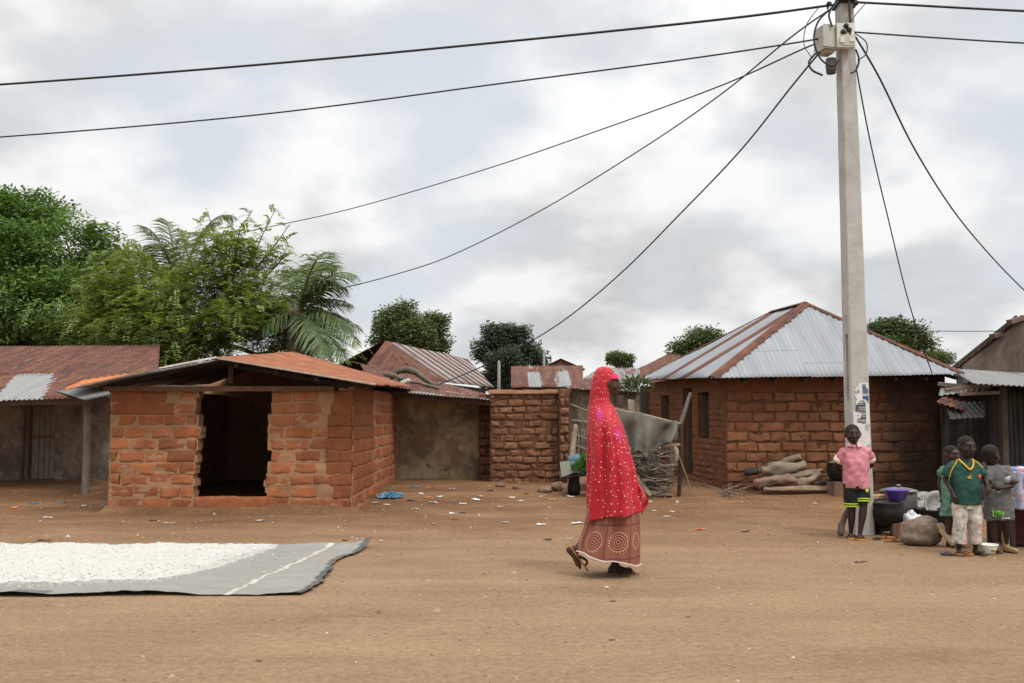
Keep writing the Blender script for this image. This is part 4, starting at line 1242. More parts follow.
# oil palms
def palm(label, base, top, fronds, seed, cols):
    rng = np.random.default_rng(seed); rnd = random.Random(seed)
    root = empty('oil_palm', base, label, 'palm', 'oil palms behind the hut')
    base = Vector(base); top = Vector(top)
    mb = MB(); n = 14
    mb.tube([base.lerp(top, i/n) for i in range(n+1)], [.19+.035*(i % 2)+.05*sstep(.75, 1, i/n) for i in range(n+1)], 12, wob=.25)
    reparent(mb.build('trunk', BARK), root)
    for fi, tip in enumerate(fronds):
        tip = Vector(tip); v = tip-top; Ln = v.length
        lift = rnd.uniform(.18, .34)*Ln*(1 if v.z > -.3*Ln else .8)
        pts = []; K = 26
        for i in range(K+1):
            f = i/K
            pts.append(top+v*f+Z*lift*4*f*(1-f)*(1-.15*f))
        mb = MB(); mb.tube(pts, [.035*(1-.85*i/K) for i in range(K+1)], 5, (.13, .16, .06))
        P, D, Nn, C, Lf = [], [], [], [], []
        M = 62
        twist = rnd.uniform(-.5, .5)
        for m in range(M):
            f = .12+.88*m/M
            i = min(K-1, int(f*K)); p = pts[i].lerp(pts[i+1], f*K-i); tg = (pts[i+1]-pts[i]).normalized()
            sd = tg.cross(Z); sd = sd.normalized() if sd.length > .05 else Vector((1, 0, 0))
            upv = sd.cross(tg)
            ln = .62*math.sin(math.pi*min(1, .18+.8*f))**.7*rnd.uniform(.8, 1.1)
            for sg in (-1, 1):
                d = sd*sg*.95+tg*.65+upv*(.25*rnd.uniform(-.6, 1)+twist*sg*.3)-Z*rnd.uniform(.0, .4)+Vector((rnd.gauss(0, .1), rnd.gauss(0, .1), rnd.gauss(0, .12)))
                P.append(p); D.append(d.normalized()); Nn.append(upv+Vector((rnd.gauss(0, .3),)*3)); Lf.append(ln)
                m_ = rnd.random(); C.append([cols[0][q]*(1-m_)+cols[1][q]*m_ for q in range(3)])
        P, D, Nn, C, Lf = map(np.array, (P, D, Nn, C, Lf))
        # each leaflet is two quads so that it can droop
        S = np.cross(D, Nn); S /= np.linalg.norm(S, axis=1, keepdims=True)
        wd = np.full(len(P), .024)[:, None]; l = Lf[:, None]
        dz = np.array([0, 0, -1.0])
        a0, a1 = P-S*wd*.3, P+S*wd*.3
        mid = P+D*l*.55+dz*l*.08; b0, b1 = mid-S*wd*.5, mid+S*wd*.5
        e = P+D*l*.98+dz*l*.30; c0, c1 = e-S*wd*.08, e+S*wd*.08
        V = np.stack([a0, a1, b1, b0, c1, c0], 1).reshape(-1, 3)
        q = np.arange(len(P))*6
        F = np.concatenate([np.stack([q, q+1, q+2, q+3], 1), np.stack([q+3, q+2, q+4, q+5], 1)])
        fr_ = link('frond', fast_mesh('frond', V, F, LEAF, np.repeat(C, 6, 0))); reparent(fr_, root)
        reparent(mb.build('midrib', LEAF), fr_); fr_.children[0].matrix_parent_inverse = Matrix.Translation(-Vector(root.location)) if False else Matrix.Identity(4)
    return root
PC = [(.06, .11, .038), (.16, .21, .085)]
Yp = 20.6
fr1 = [(352, 305), (358, 345), (338, 268), (318, 262), (345, 362), (300, 272), (357, 276), (268, 300), (262, 330), (325, 358), (352, 330), (330, 252), (310, 360), (346, 288), (362, 330), (328, 280)]
palm('oil palm with fronds arching over the right end of the hut roof', (at(296, 470, Yp).x, Yp, .1), at(297, 318, Yp),
     [at(px, py, Yp+[0, -.7, .6, .9, -.9, .8, -.6, .4, -.5, -1.2, .3, -1.3, .9, -.2, .2, -.5][i]) for i, (px, py) in enumerate(fr1)], 3, PC)
Yp2 = 23.5
fr2 = [(140, 226), (164, 219), (150, 245), (192, 232), (120, 262), (108, 285), (180, 300), (205, 265), (218, 222), (236, 218), (88, 262), (250, 240), (160, 310)]
palm('oil palm with upright fronds rising behind the feathery tree', (at(178, 470, Yp2).x, Yp2, .1), at(178, 290, Yp2),
     [at(px, py, Yp2+[.5, .3, -.9, .4, -.8, -1.0, -1.2, -.6, .5, .7, .2, .4, -1.1][i]) for i, (px, py) in enumerate(fr2)], 4, [(.065, .10, .04), (.15, .19, .08)])

# far trees
FG = [(.036, .062, .022), (.12, .16, .055)]
def far_tree(label, px, Y, lobes, nclump, seed, leaf=.30, cols=FG, per=90, cr=.27, name='far_tree'):
    leaf *= .62; nclump = int(nclump*.42)
    lob = [pl_(a, b, Y+dy, rx*.74, rx*.74, rz*.74) for (a, b, rx, rz, dy) in lobes]
    b = at(px, 410, Y)
    fork = at(px, max(l[1] for l in lobes)+6, Y)
    tree(name, label, (b.x, Y, 0), lob, nclump, per, leaf, cr, cols, .28, tuple(fork), seed, group=None)
far_tree('twin-crowned dark green tree behind the rusty roof, left of the far round tree', 408, 42, [(393, 322, 15, 20, 0), (404, 312, 10, 12, 0), (415, 336, 18, 18, -1), (431, 325, 13, 17, 0), (434, 342, 14, 14, .5), (385, 338, 12, 14, 0)], 420, 31, .26)
far_tree('round dark green tree with smoke haze put into its leaf colour, between the rusty roof and the red-veiled woman', 505, 52, [(497, 335, 18, 16, 0), (485, 350, 13, 14, 0), (515, 338, 15, 18, 0), (505, 360, 24, 18, -1), (528, 352, 13, 12, 0), (538, 360, 8, 8, 0), (500, 378, 26, 14, 0)], 480, 32, .30,
         [(.030, .050, .036), (.075, .105, .062), (.05, .08, .05)])  # bluish leaf tones paint the haze in; no smoke is modelled
far_tree('small flat-topped distant tree just above the head of the woman', 618, 70, [(612, 359, 5, 5, 0), (619, 358, 6, 5, 0), (626, 360, 4.5, 5, 0)], 90, 33, .34)
far_tree('thin dark tree peeking over the left slope of the hipped roof', 700, 36, [(684, 349, 10, 6, 0), (697, 340, 10, 8, 0), (705, 334, 7, 6, 0), (715, 345, 14, 10, 0)], 170, 34, .22)
far_tree('rounded green tree behind the right slope of the hipped roof', 890, 38, [(880, 332, 14, 9, 0), (895, 328, 13, 10, 0), (910, 336, 14, 13, 0), (921, 345, 9, 9, 0), (885, 350, 34, 18, 0)], 420, 35, .24, [(.035, .06, .018), (.085, .115, .035), (.1, .1, .03)])
far_tree('small pale bush beyond the gap beside the gabled house', 937, 46, [(934, 356, 6, 5, 0), (943, 359, 6, 4, 0)], 60, 36, .24, [(.08, .11, .04), (.14, .18, .07), (.1, .1, .03)], name='bush')
# ================= concrete utility pole =================
PY = 10.85
def pole_x(z, off=0): return 0
pb = gnd(861, 535); pb = Vector((at(861, 535, PY).x, PY, gh(at(861, 535, PY).x, PY)))
ptop = at(843.5, -14, PY)
pole = empty('utility_pole', pb, 'tall grey concrete utility pole with recessed side slots, behind the boy in pink', 'utility pole')
zs = at(845, 315, PY).z
def sect(f):
    """centre, half width, half depth at fraction f up the pole"""
    c = pb.lerp(ptop, f); return c, (.109-.034*f), (.125-.03*f)
Ltot = ptop.z-pb.z
mb = MB()
def frus(f0, f1, x0, x1, y0, y1, nseg=6):
    """x, y limits as fractions (-1..1) of half width / depth"""
    vs = []; cs = []
    ch = .012
    for i in range(nseg+1):
        f = f0+(f1-f0)*i/nseg; c, hw, hd = sect(f)
        for (sx, sy) in ((x0, y0), (x1, y0), (x1, y1), (x0, y1)):
            ix = ch if sx == x0 else -ch; iy = ch if sy == y0 else -ch
            if (sx, sy) in ((x0, y0), (x1, y1)): corner = ((0, iy), (ix, 0))
            else: corner = ((ix, 0), (0, iy))
            for dx, dy in corner:
                p = c+Vector((sx*hw+dx, sy*hd+dy, 0)); vs.append(p+Vector((.004*noise.noise(p*3), .004*noise.noise(p*3+Vector((9, 0, 0))), 0)))
    fs = [(i*8+k, i*8+(k+1) % 8, (i+1)*8+(k+1) % 8, (i+1)*8+k) for i in range(nseg) for k in range(8)]
    fs += [tuple(range(8))[::-1], tuple(nseg*8+k for k in range(8))]
    mb.add(vs, fs, smooth=False)
fz = (zs-pb.z)/Ltot
frus(-.05, fz, -1, 1, -1, -.42, 10); frus(-.05, fz, -1, 1, .42, 1, 10)
frus(-.05, fz, -.12, .12, -.419, .419, 10)
frus(fz-.0005, 1.0, -1, 1, -1, 1, 16)
for f in (.0, .125, .20, fz-.015):
    frus(f-.02, f+.035, -.995, .995, -.418, .418, 1)
reparent(mb.build('shaft', CONC), pole)
# remains of pasted bills and paint on the face
def face_patch(px0, px1, py0, py1, seed, thr, col):
    mb = MB(); nu, nv = 26, 60
    P = {}
    for i in range(nu+1):
        for j in range(nv+1):
            z = at(855, py0, PY).z*(1-j/nv)+at(855, py1, PY).z*j/nv
            f = (z-pb.z)/Ltot; c, hw, hd = sect(f)
            x = c.x-hw+.016+(2*hw-.032)*(px0+(px1-px0)*i/nu)
            P[i, j] = Vector((x, c.y-hd-.006, z))
    for i in range(nu):
        for j in range(nv):
            m = (P[i, j]+P[i+1, j+1])/2
            k = noise.noise(m*7+Vector((seed, 0, 0)))+.5*noise.noise(m*17+Vector((seed, 3, 0)))
            e = min(j/nv, 1-j/nv)*2
            if k > thr-.25*min(1, e*3):
                mb.add([P[i, j], P[i, j+1], P[i+1, j+1], P[i+1, j]], [(0, 1, 2, 3)], col, smooth=False)
    return mb
reparent(face_patch(0, 1, 383, 470, 2, .02, (.60, .59, .56)).build('pasted_bill', ATT), pole)
reparent(face_patch(.62, 1, 384, 415, 7, .18, (.03, .12, .33)).build('blue_paint', ATT), pole)
reparent(face_patch(.1, .8, 398, 425, 11, .36, (.05, .06, .09)).build('blue_paint', ATT), pole)
# junction boxes
mb = MB()
a = at(826, 40, PY-.06)
mb.box(a, (.17, .22, .27), (0, 0, .25)); mb.box(a+Vector((-.005, -.115, -.0)), (.15, .02, .24), (0, 0, .25)); mb.box(a+Vector((0, 0, -.15)), (.11, .14, .03), (0, 0, .25))
jb = mb.build('junction_box', STEEL); reparent(jb, pole)
mb = MB()
a = at(845, 36, PY-.17)
mb.box(a, (.19, .06, .27)); mb.box(a+Vector((.02, -.035, -.06)), (.15, .03, .11), (.2, 0, 0)); mb.box(a+Vector((-.045, -.05, -.06)), (.05, .012, .06)); mb.box(a+Vector((.06, -.05, -.05)), (.05, .012, .06))
reparent(mb.build('fuse_box', COVER), pole)
mb = MB()
for px, py in ((846, 26), (849, 30), (843, 32), (829, 4), (856, 3)):
    c = at(px, py, PY-.2); mb.ell(c, (.03, .035, .03), nu=10, nv=6); mb.tube([c, c+Vector((.02, .12, 0))], .012, 6)
reparent(mb.build('insulator', CABLE), pole)
mb = MB(); c, hw, hd = sect((at(843, 4, PY).z-pb.z)/Ltot)
mb.box(c, (2*hw+.05, 2*hd+.05, .06)); mb.box(c+Vector((0, -hd-.05, .02)), (.24, .05, .05))
reparent(mb.build('clamp_band', CABLE), pole)
mb = MB(); mb.lathe(at(831, 66, PY-.05), [(.0, -.09), (.05, -.085), (.06, 0), (.055, .08), (0, .085)], 14); reparent(mb.build('splice_canister', m_simple('dark_grey_metal', (.09, .09, .085), .6)), pole)
def spline(pts, n=8):
    P = [Vector(p) for p in pts]; out = []
    for i in range(len(P)-1):
        p0 = P[max(i-1, 0)]; p1 = P[i]; p2 = P[i+1]; p3 = P[min(i+2, len(P)-1)]
        for k in range(n):
            s = k/n
            out.append(.5*((2*p1)+(p2-p0)*s+(2*p0-5*p1+4*p2-p3)*s*s+(3*p1-p0-3*p2+p3)*s**3))
    out.append(P[-1]); return out
for pts, r in (([(829, 10), (818, 22), (814, 40), (820, 58), (832, 66), (839, 60)], .011), ([(815, 54), (809, 62), (812, 70), (822, 75)], .012),
               ([(856, 50), (859, 60), (856, 70), (851, 73)], .011), ([(849, 2), (850, 20), (850, 40)], .014), ([(831, 8), (829, 16), (832, 26)], .012),
               ([(820, 6), (807, 24), (804, 44), (812, 58)], .005), ([(866, 3), (852, 20), (850, 34)], .005), ([(853, 32), (866, 42), (866, 54), (858, 60)], .007)):
    mb = MB(); mb.tube(spline([at(x, y, PY-.16-.02*i) for i, (x, y) in enumerate(pts)]), r, 6)
    reparent(mb.build('cable_loop', CABLE), pole)

# ================= overhead wires =================
def wire(label, pts, r, sub_=10):
    P = [at(*p) for p in pts]
    mb = MB(); mb.tube(spline(P, sub_), r, 6)
    tag(mb.build('overhead_wire', CABLE), label, 'wire')
wire('topmost thick black wire running left from the pole top', [(832, 5, PY-.15), (720, 19.5, PY+.1), (512, 41, PY+.7), (256, 65, PY+1.3), (0, 84.5, PY+1.9), (-160, 93, PY+2.3)], .015)
wire('second wire from the top on the left, long and gently sagging', [(846, 33, PY-.2), (800, 42, PY), (680, 60, PY+.3), (512, 82, PY+.8), (256, 115, PY+1.4), (0, 137, PY+2), (-160, 145, PY+2.4)], .010)
wire('wire from the pole into the crown of the feathery tree', [(843, 37, PY-.2), (810, 46, PY+.2), (720, 86, PY+2), (600, 130, PY+4.5), (480, 171, PY+7), (350, 209, PY+9), (250, 231, PY+10.3), (180, 247, PY+11), (104, 262, PY+11.8)], .010)
wire('wire sagging from the pole down to the right oil palm', [(829, 10, PY-.1), (790, 38, PY+.8), (720, 95, PY+2.4), (640, 150, PY+4), (540, 211, PY+6), (450, 256, PY+7.8), (390, 276, PY+8.8), (343, 288, PY+9.6)], .010)
wire('wire dropping from the pole to the lean-to roof', [(820, 52, PY-.05), (792, 86, PY+.5), (740, 151, PY+1.7), (680, 214, PY+3), (620, 274, PY+4.4), (560, 323, PY+5.7), (500, 358, PY+6.7), (440, 384, PY+7.4), (411, 390.5, PY+7.6)], .010)
wire('thick black wire leaving the pole top to the right edge', [(852, 2, PY-.1), (900, 4.5, PY-.1), (1024, 11, PY-.3), (1150, 15, PY-.5)], .014)
wire('second wire to the right edge, just under the topmost', [(853, 32, PY-.15), (940, 38, PY-.1), (1024, 43, PY-.2), (1150, 48, PY-.4)], .010)
wire('wire hanging steeply from the pole to the hipped roof', [(852, 40, PY-.1), (858, 78, PY+.3), (872, 150, PY+1.2), (889, 222, PY+2.2), (906, 292, PY+3.2), (921, 342, PY+4), (932, 373, PY+4.7)], .009)
wire('wire swinging down from the pole to the gabled house', [(855, 36, PY-.1), (880, 79, PY+.5), (914, 148, PY+1.7), (953, 210, PY+3.2), (990, 255, PY+4.6), (1024, 290, PY+5.8), (1050, 312, PY+6.6)], .011)
wire('thin distant wire across the gap left of the gabled house', [(850, 329, 34), (930, 331, 33), (1012, 331, 32), (1080, 330, 31)], .012)

# ================= tarpaulin with drying grain =================
# worked in metres: near edge about 7.1 m away, far edge 9.8 m
def tarp_xy(u, v):
    x = -9.2+(9.2-1.50)*u; y = 7.12+2.68*v
    if u > .9: x += .10*(v-.1)*(u-.9)*10
    near = .06*noise.noise(Vector((x*1.1, 0, 2)))+.03*noise.noise(Vector((x*3, 0, 2)))
    y += near*(1-v)+.03*noise.noise(Vector((x*1.3, 8, 2)))*v
    x += (.06*math.sin(v*7+.5)+.025*noise.noise(Vector((3, v*22, 1)))+.04*noise.noise(Vector((0, v*6, 1))))*sstep(.85, 1, u)
    if u > .975: y += .0
    return x, y
def tarp(u, v):
    x, y = tarp_xy(u, v)
    r = .022*abs(noise.noise(Vector((x*1.3, y*2.2, 4))))+.020*abs(noise.noise(Vector((x*3.3+y, y*5-x, 4))))+.008*abs(noise.noise(Vector((x*9, y*9, 4))))
    e = min(v*2.68, (1-u)*7.7, (1-v)*2.68)
    curl = .014*sstep(.10, .0, e)*(.5+noise.noise(Vector((x*2.2, y*2.2, 9))))
    rk = .075*math.exp(-((x+4.75)/.5)**2)*math.exp(-((v-.06)/.07)**2)+.05*math.exp(-((x+5.6)/.4)**2)*math.exp(-((v-.10)/.07)**2)
    cn = .05*math.exp(-(((u-1)*7.7)/.10)**2)*math.exp(-(((v-1)*2.68)/.12)**2)
    return (x, y, gh(x, y)+.012+r+max(0, curl)+rk+cn)
def tcol(u, v):
    x, y = tarp_xy(u, v)
    s = x-(-2.0+.27*(y-7.1)/2.7)
    if abs(s) < .022: return (.42, .39, .33)
    if abs(s-.0) < .04: return (.18, .175, .16)
    if v < .05 and noise.noise(Vector((x*2.5, 1, 0))) > .1: return (.10, .10, .10)
    if u > .993+.006*noise.noise(Vector((y*5, 2, 2))): return (.05, .05, .052)
    return (.215, .208, .188)
mb = MB(); mb.grid(tarp, 340, 110, colf=tcol, thick=.004)
tag(mb.build('tarpaulin', TARPM), 'grey tarpaulin spread on the dirt under drying white grain', 'tarpaulin')
rg = random.Random(4)
def edge_near(x):  # near boundary of the heap, as v
    b = .20+.07*noise.noise(Vector((x*1.2, 3, 0)))+.05*noise.noise(Vector((x*5, 3, 0)))
    if x > -2.85: b += .77*min(1, (x+2.85)/.62)**2.4
    if x < -4.2: b += .05
    if x < -5.0: b += .10*min(1, (-5.0-x)/.6)
    return b
mb = MB()
nu, nv = 460, 110
def heap(u, v):
    x = -9.2+(9.2-2.22)*u
    b = min(.97, edge_near(x)); b1 = .985+.012*noise.noise(Vector((x*3, 1, 1)))
    vv = b+(b1-b)*v; uu = (x+9.2)/7.7
    p = Vector(tarp(uu, vv)); y = p.y
    e = min(v*(b1-b), (1-v)*(b1-b), .25)*2.68; e = min(e, (-2.22-x))
    k = .5+.5*noise.noise(Vector((x*3.2, y*4, 5)))
    h = sstep(0, .16, e)*(.022+.028*k)+.012*noise.noise(Vector((x*14, y*18, 5)))*sstep(0, .05, e)+.008*noise.noise(Vector((x*40, y*50, 5)))*sstep(0, .05, e)
    return (x, y, p.z+h+(.001 if e > .02 else -.012))
mb.grid(heap, nu, nv, col=(.45, .435, .40))
def chip(x, y, z, s):
    a = rg.uniform(0, 6.28); t_ = rg.uniform(-.5, .5); c, s_ = math.cos(a), math.sin(a)
    vs = []
    for dx, dy in ((-1, -.5), (1, -.4), (.9, .5), (-.8, .6)):
        vs.append((x+s*(dx*c-dy*s_), y+s*(dx*s_+dy*c), z+s*.35+s*t_*dx))
    vs.append((x, y, z+s*.9))
    w_ = rg.uniform(.36, .52)
    mb.add(vs, [(0, 1, 4), (1, 2, 4), (2, 3, 4), (3, 0, 4), (3, 2, 1, 0)], (w_, w_*.97, w_*.9), smooth=False)
for k in range(9000):
    x = rg.uniform(-7.2, -2.25); b = min(.97, edge_near(x))
    v = b+(rg.gauss(0, .045) if rg.random() < .35 else rg.random()*(1-b))
    if not .02 < v < .99: continue
    u_ = (x+9.2)/7.7; p = Vector(tarp(u_, v))
    inside = v > b+.02 and x < -2.25
    hz = 0
    if inside:
        vv = (v-b)/max(.01, (.985-b)); hz = Vector(heap(min(1, (x+9.2)/6.98), min(1, vv))).z-p.z
    chip(x, p.y, p.z+max(0, hz)-.002, rg.uniform(.004, .0095))
for k in range(46):
    x = rg.uniform(-2.9, -1.8); v = rg.uniform(.3, .9); p = Vector(tarp((x+9.2)/7.7, v)); chip(x, p.y, p.z, rg.uniform(.007, .014))
tag(mb.build('drying_grain', FLOUR), 'white drying grain spread across the grey tarpaulin', 'grain', kind='stuff')

# ================= firewood logs by the big house =================
def log(name, label, pts, radii, col, ends=(.30, .19, .11), seed=0, group=None, cat='log'):
    P = spline([at(*p) for p in pts], 5); n = len(P); radii = [r*.76 for r in radii]
    R = [radii[0]+(radii[-1]-radii[0])*i/(n-1) for i in range(n)]
    if len(radii) > 2:
        R = []
        for i in range(n):
            f = i/(n-1)*(len(radii)-1); k = min(int(f), len(radii)-2); R.append(radii[k]+(radii[k+1]-radii[k])*(f-k))
    mb = MB()
    cs = []
    for i, p in enumerate(P):
        k = 1+.25*noise.noise(p*4)
        cs.append([c*k for c in col])
    mb.tube(P, R, 14, cs, cap='flat', wob=.75, seed=seed)
    # sawn ends
    for (p, q, r) in ((P[0], P[1], R[0]), (P[-1], P[-2], R[-1])):
        d = (p-q).normalized(); mb.tube([p-d*.01, p+d*.006], [r*.93, r*.86], 14, ends, cap='flat')
    return tag(mb.build(name, WOOD_C), label, cat, group)
LGc = (.215, .165, .12)
log('firewood_log', 'thick pale log lying on top of the woodpile by the brick house', [(762, 471, 15.68), (785, 469, 15.68), (805, 464, 15.68)], [.11, .13, .075], LGc, seed=1)
log('firewood_log', 'grey log behind the pale top log of the woodpile', [(768, 467, 15.80), (785, 462, 15.80), (800, 457, 15.78)], [.06, .07, .085], (.20, .155, .11), seed=2)
log('firewood_log', 'thin straight log in the middle of the woodpile', [(768, 481, 15.63), (800, 475, 15.65), (822, 470, 15.66)], [.055, .06, .035], (.215, .165, .115), seed=3)
log('firewood_log', 'log with an orange sawn end at the left front of the woodpile', [(755, 484, 15.48), (770, 480, 15.50), (788, 479, 15.52), (797, 483, 15.52)], [.09, .09, .08, .07], (.20, .13, .09), (.33, .12, .06), seed=4)
log('firewood_log', 'bent pale log at the right front of the woodpile', [(794, 484, 15.55), (808, 481, 15.55), (820, 475, 15.57)], [.065, .075, .085], (.225, .17, .115), seed=5)
log('firewood_log', 'long low log under the woodpile', [(764, 489.5, 15.45), (800, 489, 15.47), (846, 488.5, 15.48)], [.05, .055, .05], (.22, .155, .105), seed=6)
log('firewood_log', 'dark short log tucked at the right end of the woodpile', [(812, 483, 15.61), (832, 481, 15.65)], [.085, .07], (.15, .11, .08), seed=7)
log('firewood_log', 'charred black log sticking out at the left end of the woodpile', [(745, 473, 15.71), (758, 471, 15.71)], [.06, .08], (.03, .026, .024), (.03, .026, .024), seed=8)
mb = MB()
for k in range(26):
    a = at(722+rg.uniform(0, 24), 490-rg.uniform(0, 10), 15.2+rg.uniform(-.4, .4)); a.z = gh(a.x, a.y)+rg.uniform(.01, .12)
    b = a+Vector((rg.uniform(-.25, .25), rg.uniform(-.15, .15), rg.uniform(-.05, .12))); mb.tube([a, a.lerp(b, .5)+Z*.02, b], [.010, .008, .004], 5, (.16, .12, .09))
tag(mb.build('twig_heap', WOOD_C), 'small dark heap of twigs at the near corner of the brick house', 'twigs', kind='stuff')

# ================= pots and pans by the pole =================
def pot(name, label, base, prof, mat, cat='pot', rim=None, seg=32, rot=None):
    root = empty(name, base, label, cat)
    mb = MB(); mb.lathe(base, prof, seg, rot=rot); reparent(mb.build('body', mat), root)
    return root
c = gnd(888, 533); c = onG(at(888, 520, 10.75).x, 10.75)
cd = pot('cauldron', 'black three-legged iron cauldron standing on the dirt behind the purple basin', c,
         [(0, .075), (.08, .08), (.14, .12), (.172, .20), (.172, .27), (.155, .31), (.168, .335), (.16, .34), (.148, .315), (.16, .27), (.155, .2), (0, .12)], SOOTPOT)
for a in (.4, 2.5, 4.6):
    mb = MB(); p = c+Vector((.11*math.cos(a), .11*math.sin(a), 0)); mb.tube([p+Vector((-.02*math.cos(a), -.02*math.sin(a), .12)), p+Z*.05, p+Vector((.015*math.cos(a), .015*math.sin(a), .005))], [.024, .018, .016], 8)
    reparent(mb.build('leg', SOOTPOT), cd)
mb = MB(); mb.lathe(c+Z*.336, [(.0, .028), (.10, .022), (.165, .006), (.17, 0), (.165, -.004), (0, .01)], 32); reparent(mb.build('lid', SOOTPOT), cd)
b = c+Vector((.095, -.02, .365))
mb = MB(); mb.lathe(b, [(0, .004), (.075, .0), (.082, .006), (.118, .10), (.128, .106), (.128, .112), (.115, .11), (.078, .014), (0, .012)], 40)
tag(mb.build('basin', PURPLE), 'purple plastic basin set on top of the black cauldron', 'basin')
c2 = onG(at(899, 505, 11.3).x, 11.3)
ap_ = pot('stewpot', 'large silver aluminium stewpot with lid behind the purple basin', c2, [(0, .12), (.14, .12), (.18, .16), (.196, .27), (.198, .38), (.19, .41), (.205, .422), (.195, .425), (.18, .41), (.18, .3), (0, .2)], ALU)
mb = MB(); mb.lathe(c2+Z*.425, [(0, .042), (.05, .04), (.12, .03), (.19, .012), (.208, .004), (.208, -.006), (.18, -.004), (0, .02)], 36)
mb.lathe(c2+Z*.463, [(0, .035), (.025, .03), (.028, .015), (.012, 0)], 12)
reparent(mb.build('lid', ALU), ap_)
for s_ in (-1, 1):
    mb = MB(); p = c2+Vector((.2*s_, -.02, .33)); mb.tube(spline([p+Vector((0, -.06, 0)), p+Vector((.04*s_, -.04, .01)), p+Vector((.04*s_, .04, .01)), p+Vector((0, .06, 0))], 4), .011, 8); reparent(mb.build('handle', ALU), ap_)
for a in (.5, 2.2, 3.9, 5.4):
    mb = MB(); p = c2+Vector((.15*math.cos(a), .15*math.sin(a), .05)); mb.ell(p, (.06, .05, .075), col=(.13, .085, .06), nu=10, nv=7)
    tag(mb.build('hearth_stone', STONE), 'brown hearth stone under the silver stewpot', 'stone', 'hearth stones under the stewpot')
c3 = onG(at(841, 480, 15.4).x, 15.4)
mb = MB(); mb.box(c3+Z*.08, (.36, .3, .22), (0, 0, .2), (.15, .09, .06), .02); tag(mb.build('clay_block', STONE), 'brown clay block under the soot-black pot by the woodpile', 'block')
c3 = c3+Z*.19
sp = pot('soot_pot', 'soot-black pot with grey lid beside the logs, left of the boy in pink', c3+Z*.0, [(0, 0), (.12, .01), (.19, .08), (.215, .2), (.20, .27), (.22, .29), (.19, .28), (.19, .1), (0, .04)], SOOTPOT)
mb = MB(); mb.lathe(c3+Z*.285, [(0, .06), (.08, .055), (.17, .02), (.215, 0), (.2, -.008), (0, .03)], 32); reparent(mb.build('lid', m_simple('dull_lid', (.12, .115, .105), .55, metal=.4)), sp)
mb = MB()
def bowl(c, r, h, col, rim, rot=None):
    mb.lathe(c, [(0, .004), (r*.62, 0), (r*.70, .01), (r*.93, h*.8), (r*.98, h)], 32, col, rot=rot)
    mb.lathe(c, [(r*.98, h), (r*1.05, h+.004), (r*1.05, h+.012), (r*.95, h+.010)], 32, rim, rot=rot)
    mb.lathe(c, [(r*.95, h+.010), (r*.66, .02), (0, .014)], 32, col, rot=rot)
c4 = onG(at(988, 553, 9.32).x, 9.32)
bowl(c4+Z*.004, .088, .075, (.72, .70, .62), (.78, .78, .74))
for a, cc in ((-1.3, (.55, .10, .05)), (-1.15, (.60, .22, .05)), (-1.45, (.12, .28, .08))):
    mb.ell(c4+Vector((.078*math.cos(a), .078*math.sin(a), .042)), (.014, .008, .012), col=cc, nu=8, nv=6)
tag(mb.build('enamel_bowl', ENAMEL), 'white enamel bowl with orange flower, on the dirt by the feet of the grey-shirted child', 'bowl')
for i, (px, py, Y, rr, ax, ay, lab) in enumerate(((938, 507, 11.2, .17, 1.15, .25, 'wide worn aluminium tray leaning behind the brown sack'), (925, 505, 11.5, .16, .8, -.2, 'dented grey bowl tipped up beside the silver stewpot'))):
    mb = MB(); mb.lathe(at(px, py, Y), [(0, 0), (rr*.75, 0), (rr, .035), (rr*1.05, .038), (rr*1.0, .045), (rr*.73, .012), (0, .012)], 32, rot=Euler((ax, ay, 0)).to_matrix())
    tag(mb.build('metal_tray', ALU), lab, 'tray')
mb = MB(); c5 = at(936, 503, 11.0)
mb.lathe(Vector((c5.x, 11.0, gh(c5.x, 11)+.02)), [(0, 0), (.13, 0), (.2, .12), (.21, .22), (.22, .24), (.19, .22), (.17, .1), (0, .04)], 28); tag(mb.build('black_basin', SOOTPOT), 'black sooty basin behind the brown sack', 'basin')
# crumpled white sack, brown sack
mb = MB(); c = onG(at(911, 525, 10.6).x, 10.6)
mb.ell(c+Z*.13, (.085, .08, .15), nu=20, nv=14); mb.ell(c+Vector((.05, -.02, .17)), (.07, .06, .07), nu=14, nv=10)
o = voxel(mb, 'white_bag', .012, 2, [m_simple('white_poly_bag', (.52, .53, .53), .5, .2, 14, .4, 30, .01)], fold=lambda p: .022*noise.noise(p*16)+.012*noise.noise(p*34))
tag(o, 'crumpled white plastic bag between black cauldron and brown sack', 'bag')
mb = MB(); c = onG(at(923, 535, 9.95).x, 9.95)
mb.ell(c+Z*.13, (.185, .15, .145), nu=24, nv=16); mb.ell(c+Vector((-.03, 0, .07)), (.2, .16, .085), nu=20, nv=12); mb.ell(c+Vector((.05, .02, .2)), (.11, .11, .09), nu=20, nv=12)
mm = m_simple('brown_sacking', (.15, .105, .075), .95, .45, 30, .6, 90, .01, dirt=(.26, .20, .15), dscale=14, damt=.6)
o = voxel(mb, 'brown_sack', .014, 2, [mm], fold=lambda p: .016*noise.noise(p*9)+.006*noise.noise(p*30))
tag(o, 'full brown sack slumped on the ground between the pole and the children', 'sack')
mb = MB(); mb.beam(at(938, 524, 9.9), at(956, 545, 9.72), .10, .035, (.40, .27, .17), .004)
tag(mb.build('plank', WOOD_C), 'short sawn plank leaning against the brown sack', 'plank')
mb = MB(); mb.box(onG(at(901, 530, 10.45).x, 10.45, .08), (.11, .11, .17), (0, 0, .3), (.22, .13, .08), .014); tag(mb.build('clay_block', STONE), 'broken brown clay block at the foot of the black cauldron', 'block')
mb = MB(); p0 = at(852, 499, 10.75)
